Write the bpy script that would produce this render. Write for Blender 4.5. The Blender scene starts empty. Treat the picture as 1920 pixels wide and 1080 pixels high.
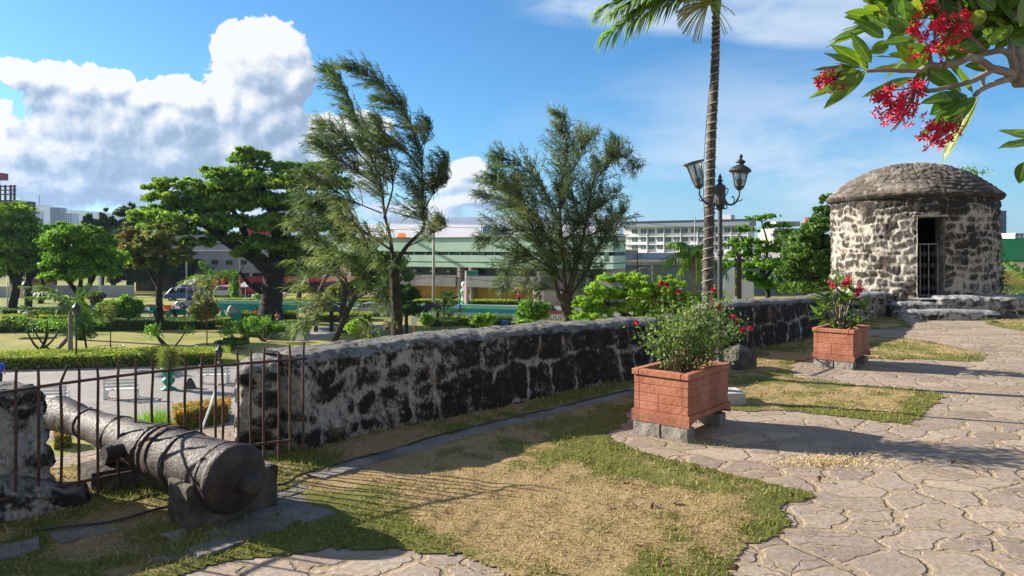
import bpy, math, random
import numpy as np
from mathutils import Vector, Matrix
R = math.radians
C = bpy.context.scene.collection
SC = bpy.context.scene
# ------------------------------------------------------------ camera, world, sun, exposure
F = 1340.0; HZ = 467.0; EYE = 1.7; PARK = -5.3
cd = bpy.data.cameras.new('camera'); cam = bpy.data.objects.new('camera', cd); C.objects.link(cam)
cam.location = (0, 0, EYE); cam.rotation_euler = (R(90), 0, 0)
cd.sensor_width = 36; cd.lens = 36*F/1920; cd.shift_y = -(540-HZ)/1920
cd.clip_start = 0.05; cd.clip_end = 20000
SC.camera = cam
SC.render.engine = 'CYCLES'
SC.view_settings.view_transform = 'Standard'; SC.view_settings.look = 'None'
SC.view_settings.gamma = 1; SC.view_settings.exposure = EXPOSURE = 1.38
SC.cycles.max_bounces = 8; SC.cycles.transparent_max_bounces = 12
SC.cycles.diffuse_bounces = 3; SC.cycles.volume_bounces = 0; SC.cycles.caustics_reflective = False; SC.cycles.caustics_refractive = False
SUN_EL = R(24); SUN_AZ = math.atan2(-.945, .33)          # from +Y towards +X
w = bpy.data.worlds.new('World'); SC.world = w; w.use_nodes = True
w.cycles.sampling_method = 'MANUAL'; w.cycles.sample_map_resolution = 512

class NT:
    """tiny helper to write node trees"""
    def __init__(s, tree): s.t = tree; s.n = tree.nodes; s.l = tree.links
    def node(s, typ, ins=None, **kw):
        n = s.n.new(typ)
        for k, v in kw.items(): setattr(n, k, v)
        for k, v in (ins or {}).items():
            sock = n.inputs[k]
            if isinstance(v, bpy.types.NodeSocket): s.l.new(v, sock)
            else:
                if sock.type == 'RGBA' and len(v) == 3: v = (*v, 1)
                sock.default_value = v
        return n
    def m(s, op, a, b=0.0, c=0.0, clamp=False):
        n = s.node('ShaderNodeMath', {0: a, 1: b, 2: c}, operation=op); n.use_clamp = clamp; return n.outputs[0]
    def v(s, op, a, b=(0, 0, 0), c=None):
        ins = {0: a, 1: b}
        if c is not None: ins[2] = c
        n = s.node('ShaderNodeVectorMath', ins, operation=op)
        return n.outputs['Value'] if op in ('LENGTH', 'DOT_PRODUCT', 'DISTANCE') else n.outputs[0]
    def noise(s, vec, scale, detail=4, rough=.55, dist=0, dims='3D'):
        return s.node('ShaderNodeTexNoise', {'Vector': vec, 'Scale': scale, 'Detail': detail, 'Roughness': rough, 'Distortion': dist}, noise_dimensions=dims).outputs['Fac']
    def noisec(s, vec, scale, detail=3):
        return s.node('ShaderNodeTexNoise', {'Vector': vec, 'Scale': scale, 'Detail': detail}).outputs['Color']
    def step(s, x, a, b, lo=0., hi=1.):
        n = s.node('ShaderNodeMapRange', {'Value': x, 'From Min': a, 'From Max': b, 'To Min': lo, 'To Max': hi}); n.interpolation_type = 'SMOOTHSTEP'; return n.outputs[0]
    def mix(s, f, a, b, mode='MIX'):
        n = s.node('ShaderNodeMix', data_type='RGBA', blend_type=mode)
        for i, v in ((0, f), (6, a), (7, b)):
            if isinstance(v, bpy.types.NodeSocket): s.l.new(v, n.inputs[i])
            else: n.inputs[i].default_value = v if i == 0 else (*v[:3], 1)
        return n.outputs[2]
    def ramp(s, f, stops):
        n = s.node('ShaderNodeValToRGB', {0: f}); e = n.color_ramp.elements
        while len(e) < len(stops): e.new(.5)
        for i, (p, c) in enumerate(stops): e[i].position = p; e[i].color = (*c, 1)
        return n.outputs[0]
    def bump(s, h, strength=.5, dist=.02, prev=None):
        ins = {'Height': h, 'Strength': strength, 'Distance': dist}
        if prev is not None: ins['Normal'] = prev
        return s.node('ShaderNodeBump', ins).outputs[0]

# --- sky: Nishita plus cloud field given as a function of the direction
w.node_tree.nodes.clear(); N = NT(w.node_tree)
sky = N.node('ShaderNodeTexSky', sky_type='NISHITA', sun_disc=False, sun_elevation=SUN_EL, sun_rotation=SUN_AZ, altitude=0, air_density=1.0, dust_density=0.6, ozone_density=3.0)
def U(px): return (px-960)/F
def Vv(py): return (HZ-py)/F
CUM = [(485,118,88,70),(440,92,50,46),(528,88,46,42),(556,142,38,50),(470,195,92,75),(425,190,48,62),(505,235,75,70),(440,275,95,70),(530,290,60,60),
 (318,178,46,40),(350,196,50,48),(272,182,48,36),(330,240,95,62),(205,150,44,34),(150,158,62,44),(90,150,50,34),(38,138,46,30),(130,215,80,60),(215,235,90,70),
 (150,290,160,62),(330,300,150,50),(8,240,34,42),(40,290,90,42),(100,350,190,46),(300,356,170,40),(470,350,130,50),(640,262,40,34),(612,244,34,34),(600,300,50,50),(690,242,44,30),
 (872,326,44,30),(845,345,40,26),(905,352,34,22),(880,378,80,16),(690,330,50,46),(520,400,140,34),(770,395,110,28)]
g = bpy.data.node_groups.new('cloud_density', 'ShaderNodeTree')
g.interface.new_socket('P', in_out='INPUT', socket_type='NodeSocketVector'); g.interface.new_socket('D', in_out='OUTPUT', socket_type='NodeSocketFloat')
G_ = NT(g); gi = g.nodes.new('NodeGroupInput'); go = g.nodes.new('NodeGroupOutput')
P0 = gi.outputs[0]
wp = G_.v('MULTIPLY_ADD', G_.v('SUBTRACT', G_.noisec(P0, 9, 2), (.5, .5, .5)), (.045, .045, 0), P0)
cur = None
for (a, b, c_, d_) in CUM:
    l = G_.v('LENGTH', G_.v('MULTIPLY_ADD', wp, (F/c_, F/d_, 0), (-U(a)*F/c_, -Vv(b)*F/d_, 0)))
    cur = l if cur is None else G_.m('SMOOTH_MIN', cur, l, .12)
body = G_.m('SUBTRACT', 1.0, cur)
vo = G_.node('ShaderNodeTexVoronoi', {'Vector': G_.v('MULTIPLY_ADD', G_.v('SUBTRACT', G_.noisec(P0, 22, 2), (.5,.5,.5)), (.02,.02,0), P0), 'Scale': 31, 'Detail': 4, 'Roughness': .62, 'Lacunarity': 2.2}, voronoi_dimensions='2D'); vo.normalize = True
bil = G_.m('SUBTRACT', .42, vo.outputs['Distance'])
fb = G_.m('SUBTRACT', G_.noise(P0, 14, 6, .6), .5)
dn = G_.m('ADD', G_.m('MULTIPLY_ADD', bil, .95, body), G_.m('MULTIPLY', fb, .7))
g.links.new(dn, go.inputs[0])
tc = N.node('ShaderNodeTexCoord').outputs['Generated']
sx = N.node('ShaderNodeSeparateXYZ', {0: tc})
yy = N.m('MAXIMUM', sx.outputs[1], .08)
uv = N.node('ShaderNodeCombineXYZ', {0: N.m('DIVIDE', sx.outputs[0], yy), 1: N.m('DIVIDE', sx.outputs[2], yy)}).outputs[0]
def dens(off): 
    n = w.node_tree.nodes.new('ShaderNodeGroup'); n.node_tree = g; w.node_tree.links.new(N.v('ADD', uv, off), n.inputs[0]); return n.outputs[0]
d0, d1, d2 = dens((0, 0, 0)), dens((-.010, .013, 0)), dens((-.035, .05, 0))
sv = N.node('ShaderNodeSeparateXYZ', {0: uv})
front = N.m('MULTIPLY', N.step(sx.outputs[1], .1, .25), N.step(sx.outputs[2], -.02, .005))
softw = N.step(sv.outputs[1], .04, .2, .5, .09)
alpha = N.m('DIVIDE', d0, softw, clamp=True); alpha = N.m('MULTIPLY', N.step(alpha, 0, 1), front)
lit = N.m('ADD', N.m('MULTIPLY', N.m('SUBTRACT', d0, d1), .9), N.m('MULTIPLY', N.m('SUBTRACT', d0, d2), .50))
lowd = N.step(sv.outputs[1], .03, .24, -.18, .1)
big = N.m('MULTIPLY', N.m('SUBTRACT', N.noise(uv, 6, 4, .5), .5), .9)
lit = N.m('ADD', N.m('ADD', lit, N.m('ADD', lowd, big)), .54)
lit = N.m('SUBTRACT', lit, N.m('MULTIPLY', N.step(d0, .25, 1.1), .28))
ccol = N.ramp(lit, [(0.0, (.15, .20, .28)), (.32, (.20, .26, .345)), (.55, (.30, .345, .41)), (.80, (.40, .42, .445)), (1., (.49, .49, .487))])
# thin cirrus to the right
cv = N.v('MULTIPLY', uv, (2.2, 7.5, 1)); cv = N.v('MULTIPLY_ADD', N.noisec(uv, 3, 3), (.5, .9, 0), cv)
ci = N.noise(cv, 1.5, 7, .58)
def emask(px, py, rx, ry):
    return N.m('SUBTRACT', 1.0, N.v('LENGTH', N.v('MULTIPLY_ADD', uv, (F/rx, F/ry, 0), (-U(px)*F/rx, -Vv(py)*F/ry, 0))), clamp=True)
e1 = N.m('MULTIPLY', N.m('MAXIMUM', emask(1330, 0, 420, 75), emask(1520, 25, 260, 75)), 3.2, clamp=True)
e2 = N.m('MULTIPLY', emask(1500, 300, 620, 230), 1.35, clamp=True)
cir = N.m('MAXIMUM', N.m('MULTIPLY', e1, N.step(ci, .36, .62, 0, .8)), N.m('MULTIPLY', e2, N.step(ci, .36, .62, .04, .74)))
cir = N.m('MAXIMUM', cir, N.m('MULTIPLY', N.step(sv.outputs[1], .14, .0), N.step(ci, .3, .8, .15, .55)))
cir = N.m('MULTIPLY', cir, front)
SKYK = 1.0
gr = N.node('ShaderNodeMix', data_type='RGBA', blend_type='MULTIPLY'); gr.inputs[0].default_value = 1
N.l.new(sky.outputs[0], gr.inputs[6]); gr.inputs[7].default_value = (.040, .064, .080, 1)
hs = N.node('ShaderNodeHueSaturation', {'Saturation': 1.05, 'Value': 1.12, 'Color': gr.outputs[2]}).outputs[0]
base = N.mix(cir, hs, (.36, .42, .49))
rear = N.m('MULTIPLY', N.step(sx.outputs[1], .15, -.1), N.step(N.noise(tc, 2.2, 5, .6), .38, .58, .25, .85))  # unseen grey cloud added behind the view to make the ambient light less blue
allc = N.mix(N.m('MULTIPLY', rear, N.step(sx.outputs[2], -.1, .05)), N.mix(alpha, base, ccol), (.30, .30, .30))
bg = N.node('ShaderNodeBackground', {'Color': allc, 'Strength': .76})
wo = N.node('ShaderNodeOutputWorld', {0: bg.outputs[0]})
sl = bpy.data.lights.new('sun', 'SUN'); sl.energy = 5.0; sl.angle = R(.55); sl.color = (1, .91, .78)
so = bpy.data.objects.new('sun', sl); C.objects.link(so); so.location = (-20, 5, 30)
sd = Vector((math.sin(SUN_AZ)*math.cos(SUN_EL), math.cos(SUN_AZ)*math.cos(SUN_EL), math.sin(SUN_EL)))
so.rotation_euler = sd.to_track_quat('Z', 'Y').to_euler()

# ------------------------------------------------------------ helpers
def P(px, py, D): return np.array(((px-960)/F*D, D, EYE+(HZ-py)/F*D))
def G(px, py, z=0.): D = (EYE-z)*F/(py-HZ); return np.array(((px-960)/F*D, D, z))
def K(px, py): return G(px, py, PARK)
ORG = {}
def rng(seed): return np.random.default_rng(seed)
def unit(a): a = np.asarray(a, float); return a/np.maximum(np.linalg.norm(a, axis=-1, keepdims=True), 1e-9)
def _h(i, j, k):
    n = (i*374761393 + j*668265263 + k*2147483647) & 0xffffffff
    n = ((n ^ (n >> 13))*1274126177) & 0xffffffff
    return ((n ^ (n >> 16)) & 0xffff)/65535.0
def vn(p):
    p = np.asarray(p, float); f = np.floor(p); t = p-f; t = t*t*(3-2*t); f = f.astype(np.int64)
    r = 0
    for a in (0, 1):
        for b in (0, 1):
            for c in (0, 1):
                wt = (t[..., 0] if a else 1-t[..., 0])*(t[..., 1] if b else 1-t[..., 1])*(t[..., 2] if c else 1-t[..., 2])
                r = r + wt*_h(f[..., 0]+a, f[..., 1]+b, f[..., 2]+c)
    return r
def fbm(p, sc=1., o=4, g_=.5):
    p = np.asarray(p, float)*sc; s = 0; a = 1; t = 0
    for i in range(o): s = s+a*vn(p+i*17.3); t += a; a *= g_; p = p*2.03
    return s/t
def sm(x, a, b): t = np.clip((x-a)/(b-a), 0, 1); return t*t*(3-2*t)
class M:
    def __init__(s): s.V = []; s.Q = []; s.T = []; s.n = 0; s.A = []
    def add(s, v, q=None, t=None, a=None):
        v = np.asarray(v, float).reshape(-1, 3)
        if q is not None and len(q): s.Q.append(np.asarray(q, np.int64).reshape(-1, 4)+s.n)
        if t is not None and len(t): s.T.append(np.asarray(t, np.int64).reshape(-1, 3)+s.n)
        s.V.append(v); s.n += len(v)
        s.A.append(np.zeros(len(v)) if a is None else np.broadcast_to(a, (len(v),)))
        return s
    def box(s, c, d, rz=0., ax=None):
        x = np.array([[i, j, k] for k in (-.5, .5) for j in (-.5, .5) for i in (-.5, .5)])*d
        if ax is not None: x = x @ np.array(ax)
        elif rz: cs, sn = math.cos(rz), math.sin(rz); x = np.stack([x[:, 0]*cs-x[:, 1]*sn, x[:, 0]*sn+x[:, 1]*cs, x[:, 2]], 1)
        return s.add(x+np.asarray(c, float), [[0, 2, 3, 1], [4, 5, 7, 6], [0, 1, 5, 4], [2, 6, 7, 3], [0, 4, 6, 2], [1, 3, 7, 5]])
    def bar(s, a, b, w_, h_=None):
        a = np.asarray(a, float); b = np.asarray(b, float); d = b-a; L = np.linalg.norm(d); x = d/L
        y = unit(np.cross((0, 0, 1) if abs(x[2]) < .9 else (0, 1, 0), x)); z = np.cross(x, y)
        return s.box((a+b)/2, (L, w_, h_ or w_), ax=[x, y, z])
    def tube(s, pts, rad, n=8, cap=True, wob=0, seed=0):
        pts = np.asarray(pts, float); m = len(pts); rad = np.broadcast_to(rad, (m,)).astype(float)
        t = unit(np.gradient(pts, axis=0)); ref = np.array((0, 0, 1.)) if abs(t[0][2]) < .8 else np.array((0, 1., 0))
        u = unit(np.cross(ref, t[0])); us = []
        for i in range(m): u = unit(u-t[i]*np.dot(u, t[i])); us.append(u)
        us = np.array(us); vs = np.cross(t, us); th = np.arange(n)/n*2*np.pi
        rr = rad[:, None]*np.ones((m, n))
        if wob: rr = rr*(1+wob*(rng(seed).random((m, n))-.5)*2)
        v = pts[:, None]+rr[..., None]*(np.cos(th)[None, :, None]*us[:, None]+np.sin(th)[None, :, None]*vs[:, None])
        i, j = np.meshgrid(np.arange(m-1), np.arange(n), indexing='ij'); k = (j+1) % n
        q = np.stack([i*n+j, i*n+k, (i+1)*n+k, (i+1)*n+j], -1).reshape(-1, 4)
        v = v.reshape(-1, 3); tr = []
        if cap:
            v = np.vstack([v, pts[0], pts[-1]]); a = m*n
            tr = [[a, (x+1) % n, x] for x in range(n)]+[[a+1, (m-1)*n+x, (m-1)*n+(x+1) % n] for x in range(n)]
        return s.add(v, q, tr)
    def lathe(s, prof, c=(0, 0, 0), n=16, mat=None, ph=0):
        prof = np.asarray(prof, float); m = len(prof); th = np.arange(n)/n*2*np.pi+ph
        v = np.stack([prof[:, 0, None]*np.cos(th), prof[:, 0, None]*np.sin(th), np.repeat(prof[:, 1, None], n, 1)], -1).reshape(-1, 3)
        if mat is not None: v = v @ np.array(mat)
        i, j = np.meshgrid(np.arange(m-1), np.arange(n), indexing='ij'); k = (j+1) % n
        return s.add(v+np.asarray(c, float), np.stack([i*n+j, i*n+k, (i+1)*n+k, (i+1)*n+j], -1).reshape(-1, 4))
    def prism(s, poly, z0, z1):
        poly = np.asarray(poly, float); n = len(poly); c = poly.mean(0)
        v = np.vstack([np.c_[poly, np.full(n, z0)], np.c_[poly, np.full(n, z1)], [[*c, z0], [*c, z1]]])
        q = [[i, (i+1) % n, n+(i+1) % n, n+i] for i in range(n)]
        t = [[2*n, (i+1) % n, i] for i in range(n)]+[[2*n+1, n+i, n+(i+1) % n] for i in range(n)]
        return s.add(v, q, t)
    def grid(s, v, a=None, mask=None):
        """v: (m,n,3) vertices"""
        m, n = v.shape[:2]; i, j = np.meshgrid(np.arange(m-1), np.arange(n-1), indexing='ij')
        q = np.stack([i*n+j, i*n+j+1, (i+1)*n+j+1, (i+1)*n+j], -1)
        if mask is not None: q = q[mask]
        return s.add(v.reshape(-1, 3), q.reshape(-1, 4), a=None if a is None else a.reshape(-1))
    def leaf(s, c, L, W, r, up=.5, d=None, spread=1., a=None):
        n = len(c); L = np.broadcast_to(L, (n,))*(.7+.6*r.random(n)); W = np.broadcast_to(W, (n,))*(.7+.6*r.random(n))
        dd = r.normal(size=(n, 3))*spread
        if d is not None: dd = dd+np.asarray(d)
        dd = unit(dd); nn = unit(r.normal(size=(n, 3))+np.array((0, 0, up*2))); sd_ = unit(np.cross(dd, nn))
        L = L[:, None]; W = W[:, None]; sag = np.cross(sd_, dd)*L*.12
        v = np.stack([c-dd*L/2, c+sd_*W/2+sag, c+dd*L/2, c-sd_*W/2+sag], 1).reshape(-1, 3)
        return s.add(v, np.arange(n*4).reshape(-1, 4), a=None if a is None else np.repeat(a, 4))
    def build(s, name, mat, parent=None, label=None, cat=None, group=None, kind=None, loc=None, bev=0, smooth=False, attr=None):
        v = np.vstack(s.V); v = v.astype(float)
        if parent is not None: o = ORG[parent.name]
        elif loc is not None: o = np.asarray(loc, float)
        else: o = np.array([(v[:, 0].min()+v[:, 0].max())/2, (v[:, 1].min()+v[:, 1].max())/2, v[:, 2].min()])
        me = bpy.data.meshes.new(name); v = v-o
        q = np.vstack(s.Q) if s.Q else np.zeros((0, 4), np.int64); t = np.vstack(s.T) if s.T else np.zeros((0, 3), np.int64)
        me.vertices.add(len(v)); me.vertices.foreach_set('co', v.ravel())
        me.loops.add(q.size+t.size); me.loops.foreach_set('vertex_index', np.concatenate([q.ravel(), t.ravel()]).astype(np.int32))
        me.polygons.add(len(q)+len(t))
        me.polygons.foreach_set('loop_start', np.concatenate([np.arange(len(q))*4, q.size+np.arange(len(t))*3]).astype(np.int32))
        me.polygons.foreach_set('use_smooth', np.full(len(q)+len(t), bool(smooth)))
        me.update(calc_edges=True); me.validate()
        if attr:
            at = me.attributes.new(attr, 'FLOAT', 'POINT'); at.data.foreach_set('value', np.concatenate(s.A).astype(np.float32))
        me.materials.append(MT[mat] if isinstance(mat, str) else mat)
        ob = bpy.data.objects.new(name, me); C.objects.link(ob)
        ORG[ob.name] = o
        if parent is not None: ob.parent = parent
        else: ob.location = o
        if bev: b = ob.modifiers.new('b', 'BEVEL'); b.width = bev; b.segments = 2; b.limit_method = 'ANGLE'; b.angle_limit = R(40)
        tag(ob, label, cat, group, kind); return ob
def tag(o, label=None, cat=None, group=None, kind=None):
    for k, v in (('label', label), ('category', cat), ('group', group), ('kind', kind)):
        if v: o[k] = v
    return o
def thing(name, label, cat, loc, group=None):
    o = bpy.data.objects.new(name, None); C.objects.link(o); o.location = [float(x) for x in loc]; o.empty_display_size = .2
    ORG[o.name] = np.asarray(loc, float); return tag(o, label, cat, group)
def copy_tree(o, loc=None, rz=None, sc=None, label=None, parent=None):
    c = o.copy(); C.objects.link(c)
    if parent is not None: c.parent = parent
    if loc is not None: c.location = [float(x) for x in loc]
    if rz is not None: c.rotation_euler = (0, 0, rz)
    if sc is not None: c.scale = (sc, sc, sc)
    if label: c['label'] = label
    for ch in list(o.children): copy_tree(ch, parent=c)
    return c
def bez(a, b, c, n=10):
    t = np.linspace(0, 1, n)[:, None]; return (1-t)**2*np.asarray(a)+2*t*(1-t)*np.asarray(b)+t*t*np.asarray(c)
def spline(pts, n=30):
    pts = np.asarray(pts, float); k = len(pts)
    if k < 3: t = np.linspace(0, 1, n)[:, None]; return pts[0]*(1-t)+pts[1]*t
    p = np.vstack([2*pts[0]-pts[1], pts, 2*pts[-1]-pts[-2]]); out = []
    for x in np.linspace(0, k-1-1e-6, n):
        i = int(x); t = x-i; a, b, c, d = p[i:i+4]
        out.append(.5*((2*b)+(c-a)*t+(2*a-5*b+4*c-d)*t*t+(3*b-a-3*c+d)*t**3))
    return np.array(out)

# ------------------------------------------------------------ materials
MT = {}
def mat(name, col, rough=.8, col2=None, sc=4., lo=.35, hi=.65, col3=None, sc3=.7, bump=0., bsc=40., bdist=.01, metal=0., spec=.4, jitter=0.):
    m = bpy.data.materials.new(name); m.use_nodes = True; m.node_tree.nodes.clear(); n = NT(m.node_tree); MT[name] = m
    co = n.node('ShaderNodeTexCoord').outputs['Object']; c = (*col, 1)
    out = None
    if col2: out = n.mix(n.step(n.noise(co, sc, 6, .62), lo, hi), col, col2)
    if col3: out = n.mix(n.step(n.noise(co, sc3, 5, .6), .45, .68), out or col, col3)
    if jitter:
        ge = n.node('ShaderNodeNewGeometry').outputs['Random Per Island']
        out = n.mix(n.m('MULTIPLY', ge, jitter), out or col, tuple(x*.45 for x in col))
    ins = {'Roughness': rough, 'Metallic': metal, 'Specular IOR Level': spec, 'Base Color': out or c}
    if bump: ins['Normal'] = n.bump(n.noise(co, bsc, 6, .65), bump, bdist)
    b = n.node('ShaderNodeBsdfPrincipled', ins); n.node('ShaderNodeOutputMaterial', {0: b.outputs[0]}); return m
def leafmat(name, a, b, c=None, trans=.35, rough=.5, sc=.6, spec=.35):
    m = bpy.data.materials.new(name); m.use_nodes = True; m.node_tree.nodes.clear(); n = NT(m.node_tree); MT[name] = m
    ge = n.node('ShaderNodeNewGeometry').outputs['Random Per Island']; co = n.node('ShaderNodeTexCoord').outputs['Object']
    col = n.mix(ge, a, b)
    if c: col = n.mix(n.step(n.noise(co, sc, 3), .48, .68), col, c)
    col = n.mix(1., col, n.ramp(n.noise(co, sc*2.3, 2), [(.35, (.55, .6, .6)), (.65, (1.25, 1.2, 1.1))]), 'MULTIPLY')
    p = n.node('ShaderNodeBsdfPrincipled', {'Base Color': col, 'Roughness': rough, 'Specular IOR Level': spec})
    t = n.node('ShaderNodeBsdfTranslucent', {'Color': n.mix(.5, col, n.mix(1., col, (1.7, 1.9, .8), 'MULTIPLY'))})
    x = n.node('ShaderNodeMixShader', {0: trans, 1: p.outputs[0], 2: t.outputs[0]}); n.node('ShaderNodeOutputMaterial', {0: x.outputs[0]}); return m
leafmat('rain_leaf', (.06, .15, .02), (.25, .42, .055), (.30, .42, .06), sc=.5)
leafmat('broad_leaf', (.07, .19, .022), (.26, .46, .06), (.15, .32, .035), sc=.9)
leafmat('dark_leaf', (0.027, 0.081, 0.020), (0.068, 0.149, 0.034))
leafmat('ochre_leaf', (0.135, 0.176, 0.041), (0.230, 0.257, 0.068), (0.324, 0.230, 0.095), sc=.5)
leafmat('lime_leaf', (0.216, 0.405, 0.034), (0.378, 0.567, 0.068), (0.135, 0.297, 0.027), sc=1.3)
leafmat('needle', (.10, .15, .06), (.21, .26, .11), (.23, .24, .09), trans=.4, sc=.7)
leafmat('needle_dark', (.055, .10, .05), (.14, .195, .10), (.18, .20, .085), trans=.4, sc=.7)
leafmat('hedge_leaf', (0.176, 0.257, 0.027), (0.405, 0.446, 0.047))
leafmat('hedge_dark', (0.054, 0.121, 0.020), (0.135, 0.216, 0.041))
leafmat('croton_leaf', (0.405, 0.189, 0.054), (0.513, 0.351, 0.068), (0.162, 0.270, 0.041), sc=2.)
leafmat('pink_leaf', (0.486, 0.230, 0.203), (0.297, 0.297, 0.108))
leafmat('magenta_leaf', (0.338, 0.081, 0.189), (0.162, 0.108, 0.068))
leafmat('palm_leaf', (0.095, 0.189, 0.027), (0.216, 0.338, 0.054))
leafmat('climber_leaf', (0.081, 0.176, 0.034), (0.176, 0.297, 0.068), trans=.25)
leafmat('rose_leaf', (0.081, 0.176, 0.041), (0.189, 0.311, 0.074), (0.257, 0.324, 0.095), sc=3)
mat('red_petal', (.50, .006, .035), .5, (.66, .015, .05), 30, spec=.3)
mat('rose_petal', (.42, .005, .02), .5, (.6, .02, .05), 30)
mat('bark', (.10, .075, .055), .95, (.035, .025, .02), 6, bump=.8, bsc=14, bdist=.05)
mat('bark_dark', (.045, .036, .03), .95, (.02, .016, .013), 3, bump=.9, bsc=5, bdist=.12)
mat('bark_grey', (.28, .24, .20), .9, (.16, .13, .11), 8, bump=.5, bsc=20, bdist=.01)
mat('white_paint', (.72, .73, .72), .55, (.6, .6, .58), 2)
mat('black_iron', (.012, .012, .014), .5, (.03, .027, .025), 20, bump=.3, bsc=90, bdist=.003, spec=.5)
mat('grey_iron', (.018, .021, .024), .5, (.04, .044, .048), 14, bump=.3, bsc=80, bdist=.004, spec=.5)
mat('rusty_bar', (.055, .035, .03), .75, (.12, .055, .035), 12, bump=.5, bsc=120, bdist=.003)
mat('gate_paint', (.42, .42, .40), .6, (.25, .22, .2), 9)
mat('concrete', (.36, .34, .31), .9, (.26, .24, .22), 1.2, bump=.3, bsc=20)
mat('white_wall', (.74, .74, .74), .8, (.64, .64, .64), .5)
mat('beige_wall', (.48, .40, .32), .9, (.38, .32, .26), .4)
mat('glass_dark', (.02, .035, .04), .15, (.05, .08, .09), .5, spec=.6)
mat('grey_asphalt', (.11, .11, .11), .9, (.16, .155, .15), .3)
mat('teal_paint', (.02, .30, .24), .5, (.03, .38, .30), 1.5)
mat('mint_paint', (.30, .62, .50), .5)
mat('green_paint', (.02, .28, .17), .5, (.015, .22, .13), 3)
mat('car_glass', (.02, .025, .03), .08, spec=.8)
mat('tyre', (.02, .02, .02), .8)
mat('red_paint', (.35, .012, .025), .3, spec=.6)
mat('silver_paint', (.45, .46, .48), .3, metal=.3, spec=.6)
mat('blue_paint', (.04, .10, .3), .4)
mat('orange_cloth', (.75, .16, .02), .8); mat('red_cloth', (.55, .02, .02), .8, (.7, .1, .08), 1.5)
mat('blue_cloth', (.03, .10, .55), .8); mat('skin', (.28, .14, .08), .6); mat('hair', (.012, .01, .009), .6); mat('dark_cloth', (.03, .035, .05), .8)
mat('white_cloth', (.75, .74, .72), .8, (.6, .58, .56), 1)
mat('pink_cloth', (.62, .22, .15), .8)
mat('dark_wood', (.025, .018, .014), .7, (.05, .035, .028), 8, bump=.4, bsc=30)
def stone_mat(name, dark, mid, light, top=(.36, .37, .38), warm=(.20, .11, .06), mk=1.):
    m = bpy.data.materials.new(name); m.use_nodes = True; m.node_tree.nodes.clear(); n = NT(m.node_tree); MT[name] = m
    co = n.node('ShaderNodeTexCoord').outputs['Object']
    at = n.node('ShaderNodeAttribute', attribute_name='mort').outputs['Fac']
    geo = n.node('ShaderNodeNewGeometry'); nz = n.node('ShaderNodeSeparateXYZ', {0: geo.outputs['Normal']}).outputs[2]
    f1 = n.noise(co, 9, 9, .68); f2 = n.noise(n.v('MULTIPLY', co, (1, 1, .7)), 38, 6, .7); f3 = n.noise(co, 2.3, 4, .6)
    st = n.noise(n.v('MULTIPLY', co, (14, 14, 1.6)), 1.3, 5, .65)
    q = n.m('ADD', n.m('MULTIPLY_ADD', f1, 1.4, at), n.m('MULTIPLY', n.m('SUBTRACT', f2, .5), 1.5))
    q = n.m('ADD', q, n.m('MULTIPLY', n.m('SUBTRACT', st, .5), .6))
    q = n.m('SUBTRACT', n.m('MULTIPLY_ADD', n.m('SUBTRACT', f3, .5), .5, q), .60)
    c = n.ramp(n.m('MULTIPLY', q, mk), [(.0, dark), (.30, dark), (.48, mid), (.66, tuple(x*.62+y*.38 for x, y in zip(light, mid))), (.9, light)])
    c = n.mix(n.m('MULTIPLY', n.step(n.noise(co, 3.1, 5, .6), .58, .72), .5), c, warm)
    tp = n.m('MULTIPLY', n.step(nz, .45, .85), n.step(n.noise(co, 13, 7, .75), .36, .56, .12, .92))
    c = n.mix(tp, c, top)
    pit = n.step(n.noise(co, 60, 4, .7), .30, .42)
    c = n.mix(n.m('MULTIPLY', n.m('SUBTRACT', 1., pit), .75), c, dark)
    h = n.m('ADD', n.m('MULTIPLY', f1, .6), n.m('MULTIPLY', f2, .5))
    nb = n.bump(h, .75, .03); nb = n.bump(pit, .5, .01, nb)
    b = n.node('ShaderNodeBsdfPrincipled', {'Base Color': c, 'Roughness': .95, 'Specular IOR Level': .15, 'Normal': nb})
    n.node('ShaderNodeOutputMaterial', {0: b.outputs[0]})
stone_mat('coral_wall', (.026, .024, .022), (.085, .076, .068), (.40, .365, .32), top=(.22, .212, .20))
stone_mat('coral_tower', (.038, .034, .031), (.14, .125, .11), (.40, .365, .32), warm=(.24, .16, .10), mk=1.02)
stone_mat('dome_stone', (.045, .038, .033), (.125, .105, .088), (.28, .25, .215), top=(.15, .128, .108), warm=(.20, .12, .06), mk=.9)

def blocks(s, t, hs, wmin, wmax, seed, warp=.06, wsc=3.):
    """distance to the nearest joint of irregular coursed masonry and a value per stone"""
    r = rng(seed); q = np.stack([s, t, np.zeros_like(s)+seed], -1)
    s = s+(fbm(q, wsc, 3)-.5)*warp*4; t = t+(fbm(q+9, wsc, 3)-.5)*warp*3
    he = np.concatenate([[-10], np.cumsum([0]+list(hs))]); he = he+0.
    ci = np.clip(np.searchsorted(he, t)-1, 0, len(he)-2)
    lo = he[ci]; hi = he[np.minimum(ci+1, len(he)-1)]
    dt = np.minimum(t-lo, hi-t); dt = np.where(ci == 0, .3, dt); ds = np.ones_like(s); val = np.zeros_like(s)
    for k in range(len(he)-1):
        e = np.cumsum(wmin+(wmax-wmin)*r.random(400)); e = np.concatenate([[0], e])-20*wmin-3
        m = ci == k
        if not m.any(): continue
        sk = s[m]; j = np.clip(np.searchsorted(e, sk)-1, 0, len(e)-2)
        ds[m] = np.minimum(sk-e[j], e[j+1]-sk); val[m] = _h(j, np.full_like(j, k), np.full_like(j, seed))
    a = np.maximum(.07-ds, 0); b = np.maximum(.07-dt, 0)
    return .07-np.sqrt(a*a+b*b)+np.minimum(0, 0), val

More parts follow.
